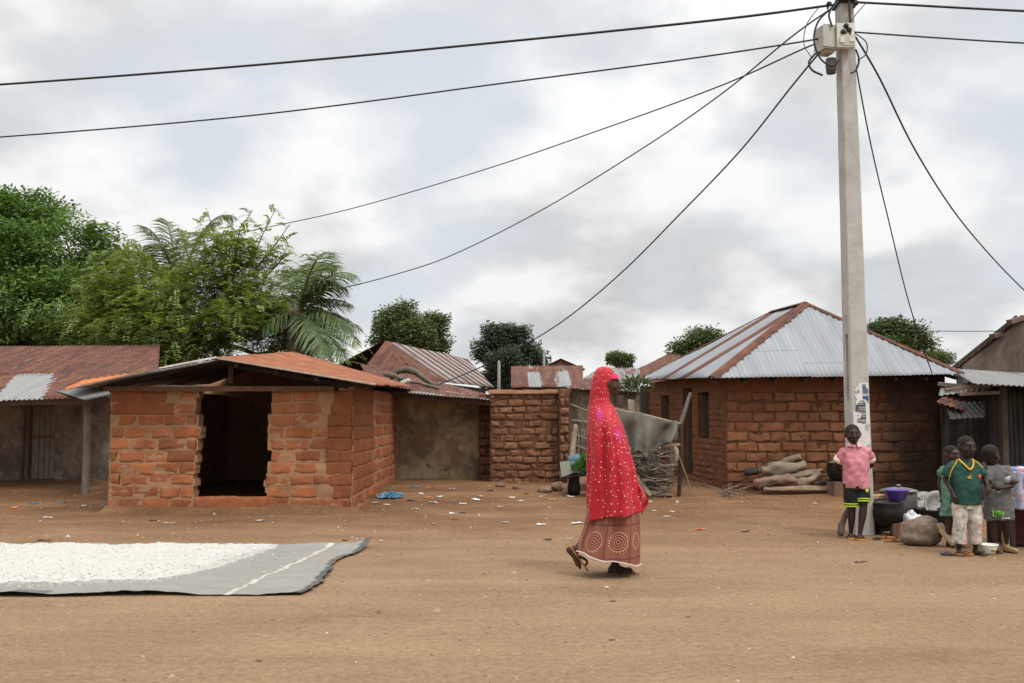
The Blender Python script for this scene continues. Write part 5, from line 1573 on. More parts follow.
p = onG(at(877, 500, 10.9).x, 10.9); mb.box(p+Z*.39, (.16, .10, .035), col=(.50, .33, .19), jit=.006); mb.box(p+Z*.19, (.2, .14, .36), col=(.10, .065, .05), jit=.02)
tag(mb.build('wooden_block', WOOD_C), 'pale slab of wood on a dark stump, left of the purple basin', 'stump')
# sandals
def sandal(c, ang, col, ln=.17, parent=None, strap=(.10, .05, .03), tilt=None, name='sandal'):
    mb = MB(); R = Euler(tilt if tilt else (0, 0, ang)).to_matrix(); c = Vector(c)
    prof = [(-1, .55), (-.8, .8), (-.4, .72), (0, .62), (.4, .9), (.75, 1.0), (.95, .7), (1.02, .3)]
    vs = []
    for z in (0, .014):
        for k, w in prof: vs.append(c+R @ Vector((k*ln/2, -w*ln*.2, z+.004*abs(k))))
        for k, w in prof[::-1]: vs.append(c+R @ Vector((k*ln/2, w*ln*.2, z+.004*abs(k))))
    n = 16
    mb.add(vs, [tuple(range(n))[::-1], tuple(range(n, 2*n))]+[(i, (i+1) % n, (i+1) % n+n, i+n) for i in range(n)], col, smooth=False)
    for s_ in (-1, 1):
        mb.tube([c+R @ Vector((ln*.28, 0, .014)), c+R @ Vector((ln*.14, s_*ln*.12, .035)), c+R @ Vector((-.06*ln, s_*ln*.17, .014))], .006, 6, strap)
    o = mb.build(name, ATT)
    if parent: reparent(o, parent)
    return o
tag(sandal(onG(at(889, 539, 10.35).x, 10.25, .006), .2, (.42, .15, .03)), 'loose orange sandal nearest to the brown sack', 'sandal')
tag(sandal(onG(at(884, 536, 10.5).x, 10.45, .006), 2.8, (.45, .18, .06)), 'loose orange sandal under the front of the black cauldron', 'sandal')
tag(sandal(onG(at(875, 538, 10.4).x, 10.35, .006), .4, (.03, .025, .025), .1), 'small black slipper at the foot of the pole', 'slipper')
tag(sandal(onG(at(962, 551, 9.25).x, 9.2, .006), .1, (.35, .13, .035), .16), 'brown sandal in front of the green-shirted child', 'sandal')
tag(sandal(onG(at(946, 553, 9.3).x, 9.22, .006), 2.9, (.05, .045, .05), .16), 'dark slipper at the left foot of the group of children', 'slipper')
# stick at the left of the boy
mb = MB(); mb.tube(spline([at(852, 500, 10.7), at(846, 514, 10.62), at(842, 524, 10.55), at(841, 533, 10.5)], 4), [.022]*4+[.03]*4+[.036]*5, 8, (.075, .052, .04), wob=.2)
tag(mb.build('wooden_pestle', WOOD_C), 'dark wooden stick leaning on the pole behind the boy in pink', 'stick')

# ================= table with floral cloth =================
tb = empty('table', onG(at(1015, 500, 9.6).x, 9.6), 'low table under a blue floral cloth at the right edge', 'table')
tx = at(1001, 480, 9.6).x; tz = at(1010, 470, 9.6).z
mb = MB(); mb.box((tx+.55, 9.85, tz-.04), (1.0, .55, .03), col=(.2, .14, .1)); reparent(mb.build('table_top', WOOD_C), tb)
for dx, dy in ((.1, 9.62), (1.0, 9.62), (.1, 10.08), (1.0, 10.08)):
    mb = MB(); z0 = gh(tx+dx, dy); mb.beam((tx+dx, dy, z0-.03), (tx+dx, dy, tz-.05), .04, .04, (.03, .022, .018)); reparent(mb.build('leg', WOOD_C), tb)
mb = MB()
def clo(u, v):
    # v 0..1: hang, across, hang; u along
    x = tx+.02+1.08*u; s = v*1.25
    if s < .32: y = 9.55-.012*math.sin(u*22)*(1-s/.32); z = tz-.32*(1-s/.32)*(.55+.45*(1 if .09 < u < .9 else .3))
    elif s < .92: y = 9.55+(s-.32); z = tz
    else: y = 10.15; z = tz-(s-.92)
    lift = .02*noise.noise(Vector((x*5, y*5, 1)))+.015*noise.noise(Vector((x*12, y*12, 3)))
    return (x+.015*noise.noise(Vector((s*9, u*7, 0))), y, z+max(-.004, lift)*(1 if .3 < s < .95 else .3))
mb.grid(clo, 60, 60, thick=-.006)
o = tag(mb.build('tablecloth', PRINT_TB), 'blue cloth with pink and white flowers draped over the low table', 'tablecloth')
mb = MB()
for i, (px, py) in enumerate(((1006, 462), (1014, 461), (1021, 463), (1010, 465))):
    pass
def hang(u, v):
    p = at(1000+24*u, 470+38*v, 9.42); return (p.x+.012*math.sin(v*6+u*3), 9.42+.02*math.sin(u*13)+.02*v, p.z-.02*u)
mb.grid(hang, 20, 20, thick=.005)
tag(mb.build('hanging_cloth', make_print('pale_blue_print', (.30, .35, .47), [(.55, .5, .45), (.4, .15, .12)], 22, .2, .6)), 'pale blue printed cloth hanging in front of the low table', 'cloth')
mb = MB(); p = at(1020, 500, 9.9); mb.box((p.x+.1, 10.0, gh(p.x, 10)+.22), (.5, .3, .4), col=(.05, .012, .012), jit=.01); tag(mb.build('crate', WOOD_C), 'dark red crate in the shade under the low table', 'crate')

# ================= rack of firewood, cloth and clutter in the yard gap =================
YR = 15.45
rk = empty('stick_rack', onG(at(645, 490, YR).x, YR), 'rough rack of poles loaded with brushwood beside the house door', 'rack')
def rpole(a, b, r, col=(.16, .12, .09), nm='pole', nn=3):
    mb = MB(); a = Vector(a); b = Vector(b); mb.tube([a, a.lerp(b, .5)+Vector((.02, 0, .015)), b], [r, r*.95, r*.8], 8, col, wob=.25, seed=a.x)
    reparent(mb.build(nm, WOOD_C), rk)
def foot(px, Y, dz=-.05): return onG((px-512)/1000*Y, Y, dz)
rpole(foot(677, 15.25), at(681, 425, 15.25), .03, (.045, .033, .026)); rpole(foot(620, 15.25), at(618, 410, 15.25), .04); rpole(foot(668, 16.25), at(672, 425, 16.25), .04); rpole(foot(612, 16.25), at(612, 425, 16.25), .04)
rpole(at(674, 440, 15.20), at(690, 394, 15.75), .036, (.085, .07, .058))
rpole(at(608, 409, 15.27), at(679, 424, 15.27), .03, (.26, .19, .13)); rpole(at(660, 448, 15.21), at(679, 445, 15.21), .028, (.30, .21, .14))
rpole(at(620, 471, 15.30), at(676, 465, 15.23), .025, (.24, .2, .16)); rpole(at(610, 459, 15.75), at(672, 457, 15.35), .02, (.25, .21, .17))
rpole(at(679, 457, 15.20), foot(691, 15.15), .010, (.2, .15, .11))
mb = MB(); mb.tube(spline([at(675, 447, 15.13), at(676.5, 453, 15.10), at(676, 460, 15.10), at(675, 466, 15.12)], 4), [.02, .03, .038, .04, .038, .036, .034, .032, .03, .026, .02, .014, .008], 10, (.27, .20, .14), wob=.2)
tag(mb.build('hanging_gourd', WOOD_C), 'pale dried bundle hanging from the end of the pole rack', 'bundle')
mb = MB()
for k in range(420):
    f = rg.random(); px = rg.uniform(612, 676); py = rg.choice([rg.gauss(477, 7), rg.gauss(482, 5), rg.gauss(453, 3), rg.gauss(468, 4)])
    Y = rg.uniform(15.05, 16.25); a = at(px, py, Y); a.z = max(a.z, gh(a.x, a.y)+.02)
    ln = rg.uniform(.12, .5); an = rg.gauss(0, .5); b = a+Vector((ln*math.cos(an)*(-1 if px > 650 else rg.choice([-1, 1])), rg.uniform(-.25, .25), ln*math.sin(an)*.6))
    b.z = max(b.z, gh(b.x, b.y)+.015)
    cc = rg.choice([(.16, .13, .10), (.10, .08, .06), (.22, .18, .14), (.06, .048, .036)])
    mb.tube([a, a.lerp(b, .5)+Vector((0, 0, rg.uniform(-.04, .04))), b], [rg.uniform(.006, .014), .008, .004], 5, cc)
tag(mb.build('brushwood', WOOD_C), 'tangle of grey brushwood sticks heaped on and under the rack', 'brushwood', kind='stuff')
def drape(u, v):
    a = at(606, 409, 15.23).lerp(at(677, 424.5, 15.23), u)-Z*(.015*math.sin(u*11)+.012*math.sin(u*23))
    hgt = (.55+.08*math.sin(u*3)+.05*math.sin(u*12)+.03*math.sin(u*29)-(.30*sstep(.62, .9, u)) + .22*math.exp(-((u-.73)/.07)**2))
    fold_ = .085*math.sin(u*13+v*2.2)*sstep(.03, .5, v)+.05*math.sin(u*33+v*3)*v+.03*noise.noise(Vector((u*4, v*3, 2)))
    x = a.x+.05*v*math.sin(u*5); y = a.y-.035-.04*math.sin(math.pi*min(1, v*6))*0-fold_-.06*v
    return (x, y, a.z+.035*(1-v)**4-hgt*v-.02*math.sin(u*9)*v)
mb = MB(); mb.grid(drape, 70, 40, thick=.006)
tag(mb.build('grey_cloth', m_simple('grey_sheeting', (.118, .105, .086), .8, .2, 6, .25, 40, .006, kind='Object')), 'grey-brown cloth sheet hung over the pole rack behind the woman', 'cloth')
log('firewood_log', 'pale bare log on the ground at the foot of the brushwood rack', [(640, 494, 15.2), (656, 494, 15.2), (672, 495.5, 15.15)], [.05, .055, .03], (.20, .15, .105), seed=11)
log('firewood_log', 'short knotty log propped at the edge of the red veil', [(634, 478, 15.2), (642, 487, 15.1), (650, 496, 15.0)], [.06, .06, .05], (.19, .14, .10), seed=12)
# things between the yard wall and the woman
log('timber_post', 'pale upright timber leaning just right of the brick yard wall', [(569, 492, 15.7), (573, 445, 15.85), (576, 425, 15.9)], [.05, .05, .045], (.30, .235, .17), seed=13, cat='post')
mb = MB(); c = onG(at(574, 487, 15.4).x, 15.4); mb.lathe(c, [(0, 0), (.09, .0), (.10, .1), (.08, .22), (.10, .33), (0, .33)], 18); tag(mb.build('black_stool', SOOTPOT), 'small black stool base under the tilted tray by the yard wall', 'stool')
mb = MB()
def tray(u, v):
    a = u*2-1; b = v*2-1; r = max(abs(a), abs(b))
    p = at(583, 474, 15.3)
    return Vector((p.x+a*.36, 15.3+b*.22, p.z+.04*r**6+.05*a+.03*b))
mb.grid(tray, 20, 12, thick=.01, col=(.035, .032, .03)); tag(mb.build('black_tray', ATT), 'dark shallow tray loaded with cloth and leaves beside the yard wall', 'tray')
mb = MB(); p = at(563, 469, 15.05); mb.add([p+Vector((-.02, 0, -.12)), p+Vector((.14, -.02, -.06)), p+Vector((.10, .12, .12)), p+Vector((-.04, .13, .1))]+[p+Vector((-.02, .02, -.13)), p+Vector((.14, 0, -.07)), p+Vector((.10, .14, .11)), p+Vector((-.04, .15, .09))],
    [(0, 1, 2, 3), (7, 6, 5, 4), (0, 4, 5, 1), (1, 5, 6, 2), (2, 6, 7, 3), (3, 7, 4, 0)], (.17, .165, .125), smooth=False); tag(mb.build('board_scrap', ATT), 'pale greenish scrap of board tilted at the foot of the yard wall', 'board')
mb = MB(); p = at(580, 463, 15.3)
for k in range(7): mb.ell(p+Vector((rg.uniform(-.2, .22), rg.uniform(-.1, .1), rg.uniform(-.06, .05))), (rg.uniform(.08, .13), .09, rg.uniform(.05, .09)), nu=12, nv=8)
o = voxel(mb, 'blue_cloth_heap', .015, 2, [m_simple('blue_grey_cloth', (.085, .135, .165), .9, .3, 9, .3)], fold=lambda q: .035*noise.noise(q*9)+.015*noise.noise(q*22)); tag(o, 'crumpled blue-grey cloth heaped on the dark tray', 'cloth')
rng = np.random.default_rng(77)
def leafy(name, label, cpos, r, n, ln, cols, cat='plant'):
    d = unit(n, rng); d[:, 2] = abs(d[:, 2]); P = np.array(cpos)+d*np.array(r)*rng.random((n, 1))**.5
    D = d+rng.normal(size=(n, 3))*.5; D /= np.linalg.norm(D, axis=1, keepdims=True)
    m = rng.random((n, 1)); C = np.array(cols[0])*(1-m)+np.array(cols[1])*m
    V, F = leaf_quads(P, D, np.array([0, 0, 1.])+rng.normal(size=(n, 3))*.4, ln*rng.uniform(.6, 1.3, n), ln*.4*rng.uniform(.7, 1.2, n), .2)
    return tag(link(name, fast_mesh(name, V, F, LEAF, np.repeat(C, 4, 0))), label, cat)
leafy('leaf_bunch', 'bunch of fresh green leaves on the dark tray behind the veil', at(588, 471, 15.0), (.17, .14, .22), 150, .12, [(.03, .09, .012), (.09, .20, .03)])
leafy('creeper', 'dark creeper hanging off the eaves at the left end of the hipped roof', at(634, 389, 19.5), (.38, .3, .22), 260, .12, [(.04, .06, .025), (.10, .13, .06)])
# wicker crate fence behind
mb = MB()
for k in range(15):
    px = 577+k*2.1+rg.uniform(-1, 1); mb.tube([at(px, 470, 16.6), at(px+rg.uniform(-2, 2), 440, 16.6), at(px+rg.uniform(-3, 3), 412+rg.uniform(-10, 12), 16.6)], rg.uniform(.010, .022), 5, rg.choice([(.13, .11, .09), (.09, .075, .06), (.18, .15, .12)]), wob=.3)
for k in range(5):
    y = 407+k*13+rg.uniform(-4, 4); mb.tube([at(572, y-3, 16.57), at(590, y+2+rg.uniform(-3, 3), 16.55), at(612, y+8+rg.uniform(-4, 4), 16.57)], .014, 5, (.17, .145, .12))
tag(mb.build('stick_fence', WOOD_C), 'grey woven stick fence panel behind the woman, right of the yard wall', 'fence')
pk2 = []
for i, (px0, px1, py0, py1, Y, col, lab) in enumerate(((628, 634, 402, 424, 21, (.35, .30, .23), 'pale upright slab post in the far yard, right of the veiled head'), (617, 623, 398, 430, 22, (.08, .06, .05), 'dark doorway post in the far yard, just right of the veil'),
                              (640, 652, 372+22, 432, 21.5, (.09, .07, .055), 'dark timber hoarding in the far yard beside the hipped house'))):
    mb = MB(); a = at((px0+px1)/2, py0, Y); w_ = (px1-px0)*Y/1000; mb.box((a.x, Y, a.z/2), (w_, .12, a.z+.1), col=col, jit=.01); tag(mb.build('yard_post', WOOD_C), lab, 'post')
mb = MB(); a = at(623, 400, 20.5)
brick_wall(mb, (at(603, 420, 20.6).x, 20.6, 0), (at(628, 420, 20.6).x, 20.6, 0), 1.45, .16, .4, BR2, MO2, thick=.2, seed=81, z0=-.05)
tag(mb.build('far_brick_wall', BRICK_D), 'short brick wall in the far yard behind the woman', 'wall')
# stones along the foot of the walls
k = 0
for (px, py, r, lab) in ((557, 491, .13, 'rounded brown boulder at the foot of the yard wall end'), (545, 492, .09, 'flat brown stone left of the rounded boulder by the yard wall'), (582, 490, .16, 'large reddish clay lump behind the woman at knee height'),
                         (567, 494, .07, 'small grey stone just below the tilted scrap board'), (516, 489, .06, 'small fallen brick lump at the middle of the yard wall foot'), (500, 487, .07, 'fallen brick lump at the left foot of the yard wall')):
    p = gnd(px, py); mb = MB(); mb.ell(p+Z*r*.3, (r*1.2, r, r*.75), col=(.19, .11, .07), nu=16, nv=10)
    o = voxel(mb, 'stone', r*.16, 1, [m_simple('stone_brown', (.17, .10, .065), .95, .3, 6, .5, 30, .02)] if k == 0 else [bpy.data.materials['stone_brown']], fold=lambda q: r*(.3*noise.noise(q*4/r*.3)+.15*noise.noise(q*9/r*.2)))
    tag(o, lab, 'stone'); k += 1

# ================= litter =================
mb = MB(); c = gnd(392, 497)
for i in range(26):
    a = c+Vector((max(-.16, min(.16, rg.gauss(0, .09))), max(-.24, min(.24, rg.gauss(0, .13))), 0)); a.z = gh(a.x, a.y); s_ = rg.uniform(.05, .10); an = rg.uniform(0, 3)
    pts = []
    def scr(u, v, a=a, s_=s_, an=an):
        x = (u-.5)*2*s_; y = (v-.5)*1.3*s_; q = Vector((a.x+x*math.cos(an)-y*math.sin(an), a.y+x*math.sin(an)+y*math.cos(an), 0))
        q.z = gh(q.x, q.y)+.012+.05*abs(noise.noise(Vector((q.x*11, q.y*11, i))))+.02*noise.noise(Vector((q.x*30, q.y*30, i))); return q
    cc = rg.choice([(.05, .14, .21), (.06, .17, .25), (.12, .22, .28)])
    mb.grid(scr, 6, 5, col=cc, thick=.003)
tag(mb.build('plastic_sheet_scraps', ATT), 'heap of crumpled blue plastic on the dirt right of the brick hut', 'plastic')
LC = {'white': (.62, .60, .56), 'grey': (.30, .29, .27), 'blue': (.07, .17, .28), 'orange': (.55, .16, .04), 'black': (.03, .03, .03), 'brown': (.11, .065, .04), 'yellow': (.55, .42, .08)}
def litter(px, py, s_, c, sq=.6):
    p = gnd(px, py); an = rg.uniform(-.6, .6); mb = MB(); sd = rg.uniform(0, 50)
    def f(u, v):
        w_ = 1+.5*noise.noise(Vector((u*3, v*3, sd)))
        x = (u-.5)*2*s_*w_; y = (v-.5)*2*s_*sq*w_*1.6
        q = Vector((p.x+x*math.cos(an)-y*math.sin(an), p.y+x*math.sin(an)+y*math.cos(an), 0))
        q.z = gh(q.x, q.y)+.007+s_*.45*abs(noise.noise(Vector((u*2.6, v*2.6, sd+9)))); return q
    mb.grid(f, 6, 5, col=LC[c], thick=.003)
    o = mb.build('litter_scrap', ATT)
    tag(o, {'white': 'small white scrap of paper or plastic littering the dirt', 'grey': 'small grey scrap littering the dirt', 'blue': 'small blue plastic scrap littering the dirt', 'orange': 'small orange scrap littering the dirt near the hut',
            'black': 'small black plastic scrap littering the dirt', 'brown': 'small brown scrap littering the dirt', 'yellow': 'small yellow scrap littering the dirt'}[c], 'litter', c+' litter scraps on the dirt')
spots = [(541, 525, .055, 'white', .3), (577, 524, .07, 'white', .25), (548, 540, .035, 'black', .5), (453, 514, .05, 'white', .3), (463, 513, .03, 'black'), (463, 504, .05, 'white', .4), (428, 488, .045, 'orange'),
         (427, 498, .05, 'orange', .4), (421, 494, .04, 'white'), (440, 497, .04, 'white'), (476, 500, .06, 'white', .4), (452, 489, .05, 'grey', .4), (490, 491, .05, 'black', .5), (521, 501, .03, 'white'), (500, 507, .035, 'white'),
         (526, 494, .04, 'brown'), (570, 497, .05, 'white', .6), (552, 500, .05, 'yellow', .4), (541, 497, .04, 'grey'), (512, 498, .04, 'white', .4), (415, 487, .06, 'blue', .5), (411, 501, .05, 'black', .4), (415, 510, .06, 'grey', .3), (455, 520, .05, 'brown', .3),
         (481, 497, .05, 'grey', .4), (433, 503, .06, 'grey', .35), (375, 503, .05, 'grey', .4), (387, 505, .045, 'white', .3), (672, 512, .035, 'white', .4), (668, 517, .04, 'white', .4), (654, 511, .03, 'white'), (745, 482, .04, 'white', .7), (772, 491, .05, 'white', .7),
         (748, 489, .03, 'white'), (800, 490, .04, 'grey'), (14, 508, .05, 'orange', .4), (33, 504, .06, 'blue', .3), (62, 503, .05, 'blue', .4), (48, 518, .05, 'white', .3), (84, 506, .03, 'white'), (104, 507, .05, 'blue', .5), (170, 524, .06, 'grey', .3),
         (153, 521, .05, 'brown', .4), (260, 521, .05, 'grey', .4), (178, 514, .04, 'orange', .4), (268, 513, .025, 'white'), (45, 541, .06, 'brown', .3), (259, 662, .014, 'brown', .4), (858, 563, .03, 'black', .4),
         (864, 562, .02, 'black'), (688, 618, .015, 'brown', .3), (745, 532, .04, 'black', .3), (607, 588, .015, 'white'), (613, 602, .02, 'brown', .3), (700, 530, .06, 'orange', .2), (612, 641, .015, 'brown', .3), (505, 523, .05, 'grey', .3), (345, 541, .03, 'black', .3)]
for s_ in spots: litter(*s_)
# loose gravel over yard and road
nst = 2600
V = []; Fq = []; Cc = []
rng = np.random.default_rng(5)
for k in range(nst):
    y = 4.6+13*rng.random()**1.4; x = rng.uniform(-.56, .56)*y
    if x < -1.4 and 6.9 < y < 10: continue
    s_ = rng.uniform(.003, .009)*(1+.10*y)*(2.0 if rng.random() < .05 else 1); z = gh(x, y)+s_*.15
    b0 = len(V); o6 = np.array([(1, 0, 0), (0, 1, 0), (-1, 0, 0), (0, -1, 0), (0, 0, .8), (0, 0, -.6)])*rng.uniform(.6, 1.3, (6, 1))*s_
    a = rng.uniform(0, 6.28); c, s2 = math.cos(a), math.sin(a)
    for q in o6: V.append((x+q[0]*c-q[1]*s2, y+q[0]*s2+q[1]*c, z+q[2]))
    for i in range(4): Fq += [(b0+i, b0+(i+1) % 4, b0+4), (b0+(i+1) % 4, b0+i, b0+5)]
    tone = rng.uniform(.6, 1.25); cc = np.array([.26, .175, .115])*tone
    if rng.random() < .1: cc = np.array([.42, .36, .29])*rng.uniform(.8, 1.2)
    Cc += [cc]*6
tag(link('gravel', fast_mesh('gravel', np.array(V), np.array(Fq), STONE, np.array(Cc))), kind='stuff')
# ================= people =================
def head_prims(mb, c, k, yaw=0.0, pitch=0.0):
    """skull, jaw, nose, brow, lips, ears; faces -y before turning; k = 1 for a 0.21 m tall head"""
    R = Euler((pitch, 0, yaw)).to_matrix(); c = Vector(c)
    def P(x, y, z): return c + R @ (Vector((x, y, z))*k)
    def E(p, r): mb.ell(P(*p), [q*k for q in r], R, nu=18, nv=12)
    E((0, .012, .028), (.073, .092, .080)); E((0, -.012, -.010), (.066, .076, .078)); E((0, -.030, -.052), (.048, .055, .048)); E((0, -.058, -.082), (.026, .024, .020))
    mb.tube([P(0, -.086, .018), P(0, -.096, -.008), P(0, -.106, -.024)], [.010*k, .012*k, .015*k], 8)
    E((.012, -.098, -.026), (.010, .010, .009)); E((-.012, -.098, -.026), (.010, .010, .009))
    E((0, -.090, -.050), (.026, .014, .008)); E((0, -.086, -.062), (.023, .014, .009))
    E((0, -.074, .032), (.052, .016, .014))
    for s in (-1, 1):
        E((s*.074, .010, -.002), (.011, .022, .032)); E((s*.036, -.055, -.022), (.026, .024, .03))
    return R, P
def eyes(parent, P, R, k):
    for s in (-1, 1):
        mb = MB(); c = P(s*.030, -.0765, .010); mb.ell(c, (.0105*k, .006*k, .0052*k), R, nu=12, nv=8)
        mb.ell(P(s*.030, -.0795, .010), (.0056*k, .0045*k, .0053*k), R, nu=10, nv=6, mi=1)
        o = mb.build('eye', [EYEW, EYEB]); o.parent = parent
def hair_cap(parent, c, k, R, mat=HAIR, name='hair', grow=1.0, front=.052):
    """close-cropped hair: the upper and rear shell of the skull"""
    mb = MB(); n, m = 28, 16; vs = []
    for j in range(m+1):
        for i in range(n):
            a = 2*math.pi*i/n; fr = max(0, -math.sin(a))         # 1 at the forehead
            low = -.55+.98*fr**1.5                                   # hairline
            b = math.pi/2-(math.pi/2-low)*j/m
            p = Vector((.0742*math.cos(b)*math.cos(a), .012+.0932*math.cos(b)*math.sin(a), .028+.0812*math.sin(b)))*k*grow
            p = p*(1-.035*sstep(.72, 1, j/m))
            vs.append(Vector(c)+R @ p)
    fs = [(j*n+i, j*n+(i+1) % n, (j+1)*n+(i+1) % n, (j+1)*n+i) for j in range(m) for i in range(n)]
    mb.add(vs, fs); o = mb.build(name, mat); o.parent = parent
    return o
def hand_prims(mb, wrist, d, palm_n, k, side=1, curl=.5, v=1.0):
    """palm, four separate bent fingers of unequal length, thumb from the side of the palm"""
    w = Vector(wrist); d = Vector(d).normalized(); n = Vector(palm_n); n = (n-d*n.dot(d)).normalized(); s = d.cross(n)*side
    mb.tube([w-d*.01*k, w+d*.025*k, w+d*.07*k], [.020*k, .027*k, .028*k], 10)
    for i, (o, L_) in enumerate(((-.024, .060), (-.008, .070), (.008, .066), (.023, .052))):
        b = w+d*.075*k+s*o*k
        q = b+(d*math.cos(curl*.5)+n*math.sin(curl*.5))*L_*.5*k; e = q+(d*math.cos(curl*1.6)+n*math.sin(curl*1.6))*L_*.55*k
        mb.tube([b-d*.02*k, b, q, e], [.0085*k, .0085*k, .008*k, .0065*k], 7)
    b = w+d*.022*k-s*.022*k; q = b+(d*.7-s*.65+n*.25).normalized()*.035*k; e = q+(d*.95-s*.15+n*.3).normalized()*.03*k
    mb.tube([w+d*.02*k, b, q, e], [.012*k, .0115*k, .0095*k, .0075*k], 7)
def foot_prims(mb, ankle, d, k, pitch=0.0, toes=True):
    a = Vector(ankle); d = Vector(d).normalized(); s = d.cross(Z).normalized(); up = s.cross(d)
    if pitch: d = (d*math.cos(pitch)-up*math.sin(pitch)).normalized(); up = s.cross(d)
    hz = -.055*k
    heel = a-d*.03*k+up*hz; ball = a+d*.105*k+up*(hz-.006*k)
    mb.tube([a+up*.03*k, a, heel+up*.012*k], [.027*k, .029*k, .028*k], 10)
    mb.tube([heel, a+d*.03*k+up*hz*.75, ball], [.027*k, .031*k, .024*k], 10, flat=(1, 1))
    mb.ell(ball, (.036*k, .03*k, .018*k), Matrix((s, d, up)).transposed(), nu=12, nv=8)
    for i, (o, L_, r) in enumerate(((-.026, .040, .0125), (-.010, .042, .009), (.004, .038, .0085), (.017, .032, .008), (.028, .024, .0075))):
        b = ball+s*o*k; mb.tube([b-d*.01*k, b+d*L_*.6*k-up*.003*k, b+d*L_*k-up*.007*k], [r*k, r*k, r*.85*k], 7)
def shell(nm, prims, root, mat, size=.010, sm=4, fold=None):
    mb = MB(); prims(mb); o = voxel(mb, nm, size, sm, mat, fold); o.parent = root; return o
def ring_loft(mb, rings, n=40, cap=True):
    """rings = [(z, cx, cy, rx, ry)]; closed barrel"""
    vs = []
    for z, cx, cy, rx, ry in rings:
        for i in range(n):
            a = 2*math.pi*i/n; ca, sa = math.cos(a), math.sin(a)
            e = 2/2.5; vs.append((cx+rx*math.copysign(abs(ca)**e, ca), cy+ry*math.copysign(abs(sa)**e, sa), z))
    m = len(rings)
    fs = [(j*n+i, j*n+(i+1) % n, (j+1)*n+(i+1) % n, (j+1)*n+i) for j in range(m-1) for i in range(n)]
    if cap: fs += [tuple(range(n))[::-1], tuple((m-1)*n+i for i in range(n))]
    mb.add(vs, fs)

# ---------- woman in the red veil (walks to the right, +x) ----------
WY = 8.06
wg = Vector((at(612, 573, WY).x, WY, gh(at(612, 573, WY).x, WY)))
woman = empty('person', wg, 'woman in a long red spotted veil and brown printed wrapper walking to the right', 'person')
wx = lambda px: (px-612)/124.0
wz = lambda py: (573-py)/124.0
hc = Vector((-.022, 0, 1.525))
mb = MB()
R, P = head_prims(mb, hc, 1.0, yaw=math.pi/2, pitch=.03)
mb.tube([(-.035, 0, 1.32), (-.03, 0, 1.44)], [.055, .05], 12)
mb.tube([(-.03, 0, .86), (-.035, 0, 1.05), (-.055, 0, 1.20), (-.045, 0, 1.32)], [.13, .11, .095, .045], 16)
for s in (-1, 1):
    sh_ = Vector((-.06, s*.085, 1.20)); el = Vector((-.05, s*.135, 1.0)); wr = Vector((.06, s*.09, .90)) if s < 0 else Vector((.04, s*.10, .84))
    mb.tube([Vector((-.05, s*.04, 1.26)), sh_, sh_.lerp(el, .5), el], [.06, .053, .044, .038], 10)
    mb.tube([el, el.lerp(wr, .5), wr], [.038, .034, .025], 10)
    hand_prims(mb, wr, wr-el, (0, -s, -.2), 1.0, s, .9)
hip = [Vector((-.04, -.085, .86)), Vector((-.04, .085, .86))]
# near leg (towards the camera) trails, far leg is planted in front
knF, anF = Vector((.05, .07, .47)), Vector((.035, .06, .085))
knB, anB = Vector((-.02, -.05, .455)), Vector((-.280, -.03, .215))
for h, kn, an in ((hip[1], knF, anF), (hip[0], knB, anB)):
    mb.tube([h, h.lerp(kn, .5), kn], [.095, .078, .055], 12); mb.tube([kn, kn.lerp(an, .35), kn.lerp(an, .75), an], [.055, .056, .038, .031], 12)
foot_prims(mb, anF, (1, .05, 0), 1.12); foot_prims(mb, anB, (.62, 0, -.0), .98, pitch=.95)
body = voxel(mb, 'body', .0065, 3, [SKIN]); body.parent = woman
eyes(woman, P, R, 1.0)
# pink under-scarf round the forehead
mb = MB()
vs = []; n = 40
for (dz, gr) in ((.040, 1.045), (.056, 1.085), (.074, 1.09), (.092, 1.05)):
    zz = dz-.028; kk = math.sqrt(max(.02, 1-(zz/.080)**2))
    for i in range(n):
        a = 2*math.pi*i/n; vs.append(hc+R @ Vector((.077*gr*kk*math.cos(a), .012+.097*gr*kk*math.sin(a), dz)))
mb.add(vs, [(j*n+i, j*n+(i+1) % n, (j+1)*n+(i+1) % n, (j+1)*n+i) for j in range(3) for i in range(n)])
o = mb.build('underscarf', m_simple('pink_jersey', (.62, .018, .10), .7, .1, 12, .1)); o.parent = woman
# veil: one draped surface from crown to calf; lists give back / front px at photo rows
VR = [(366.6, 604, 607, .012), (367.4, 600.5, 610.5, .04), (369, 598, 613.5, .062), (372, 596, 615.5, .080), (376, 594.6, 616.0, .089), (381, 593.4, 614.6, .093), (386, 592.4, 612.6, .095), (392, 591.6, 611.0, .094), (398, 590.8, 611.0, .092),
      (403, 590.2, 612.8, .098), (407, 589.7, 615.6, .115), (412, 589.2, 618.3, .150), (418, 588.8, 620.8, .185), (426, 588.6, 623.8, .215), (436, 588.4, 626.4, .235), (450, 588.2, 630.0, .245), (465, 588.0, 633.2, .25), (480, 587.8, 636.2, .255), (495, 587.6, 638.6, .26), (513, 587.4, 640.2, .265)]
def interp(tab, y, k):
    for a, b in zip(tab[:-1], tab[1:]):
        if a[0] <= y <= b[0]:
            f = (y-a[0])/(b[0]-a[0]); return a[k]+(b[k]-a[k])*f
    return tab[-1][k] if y > tab[-1][0] else tab[0][k]
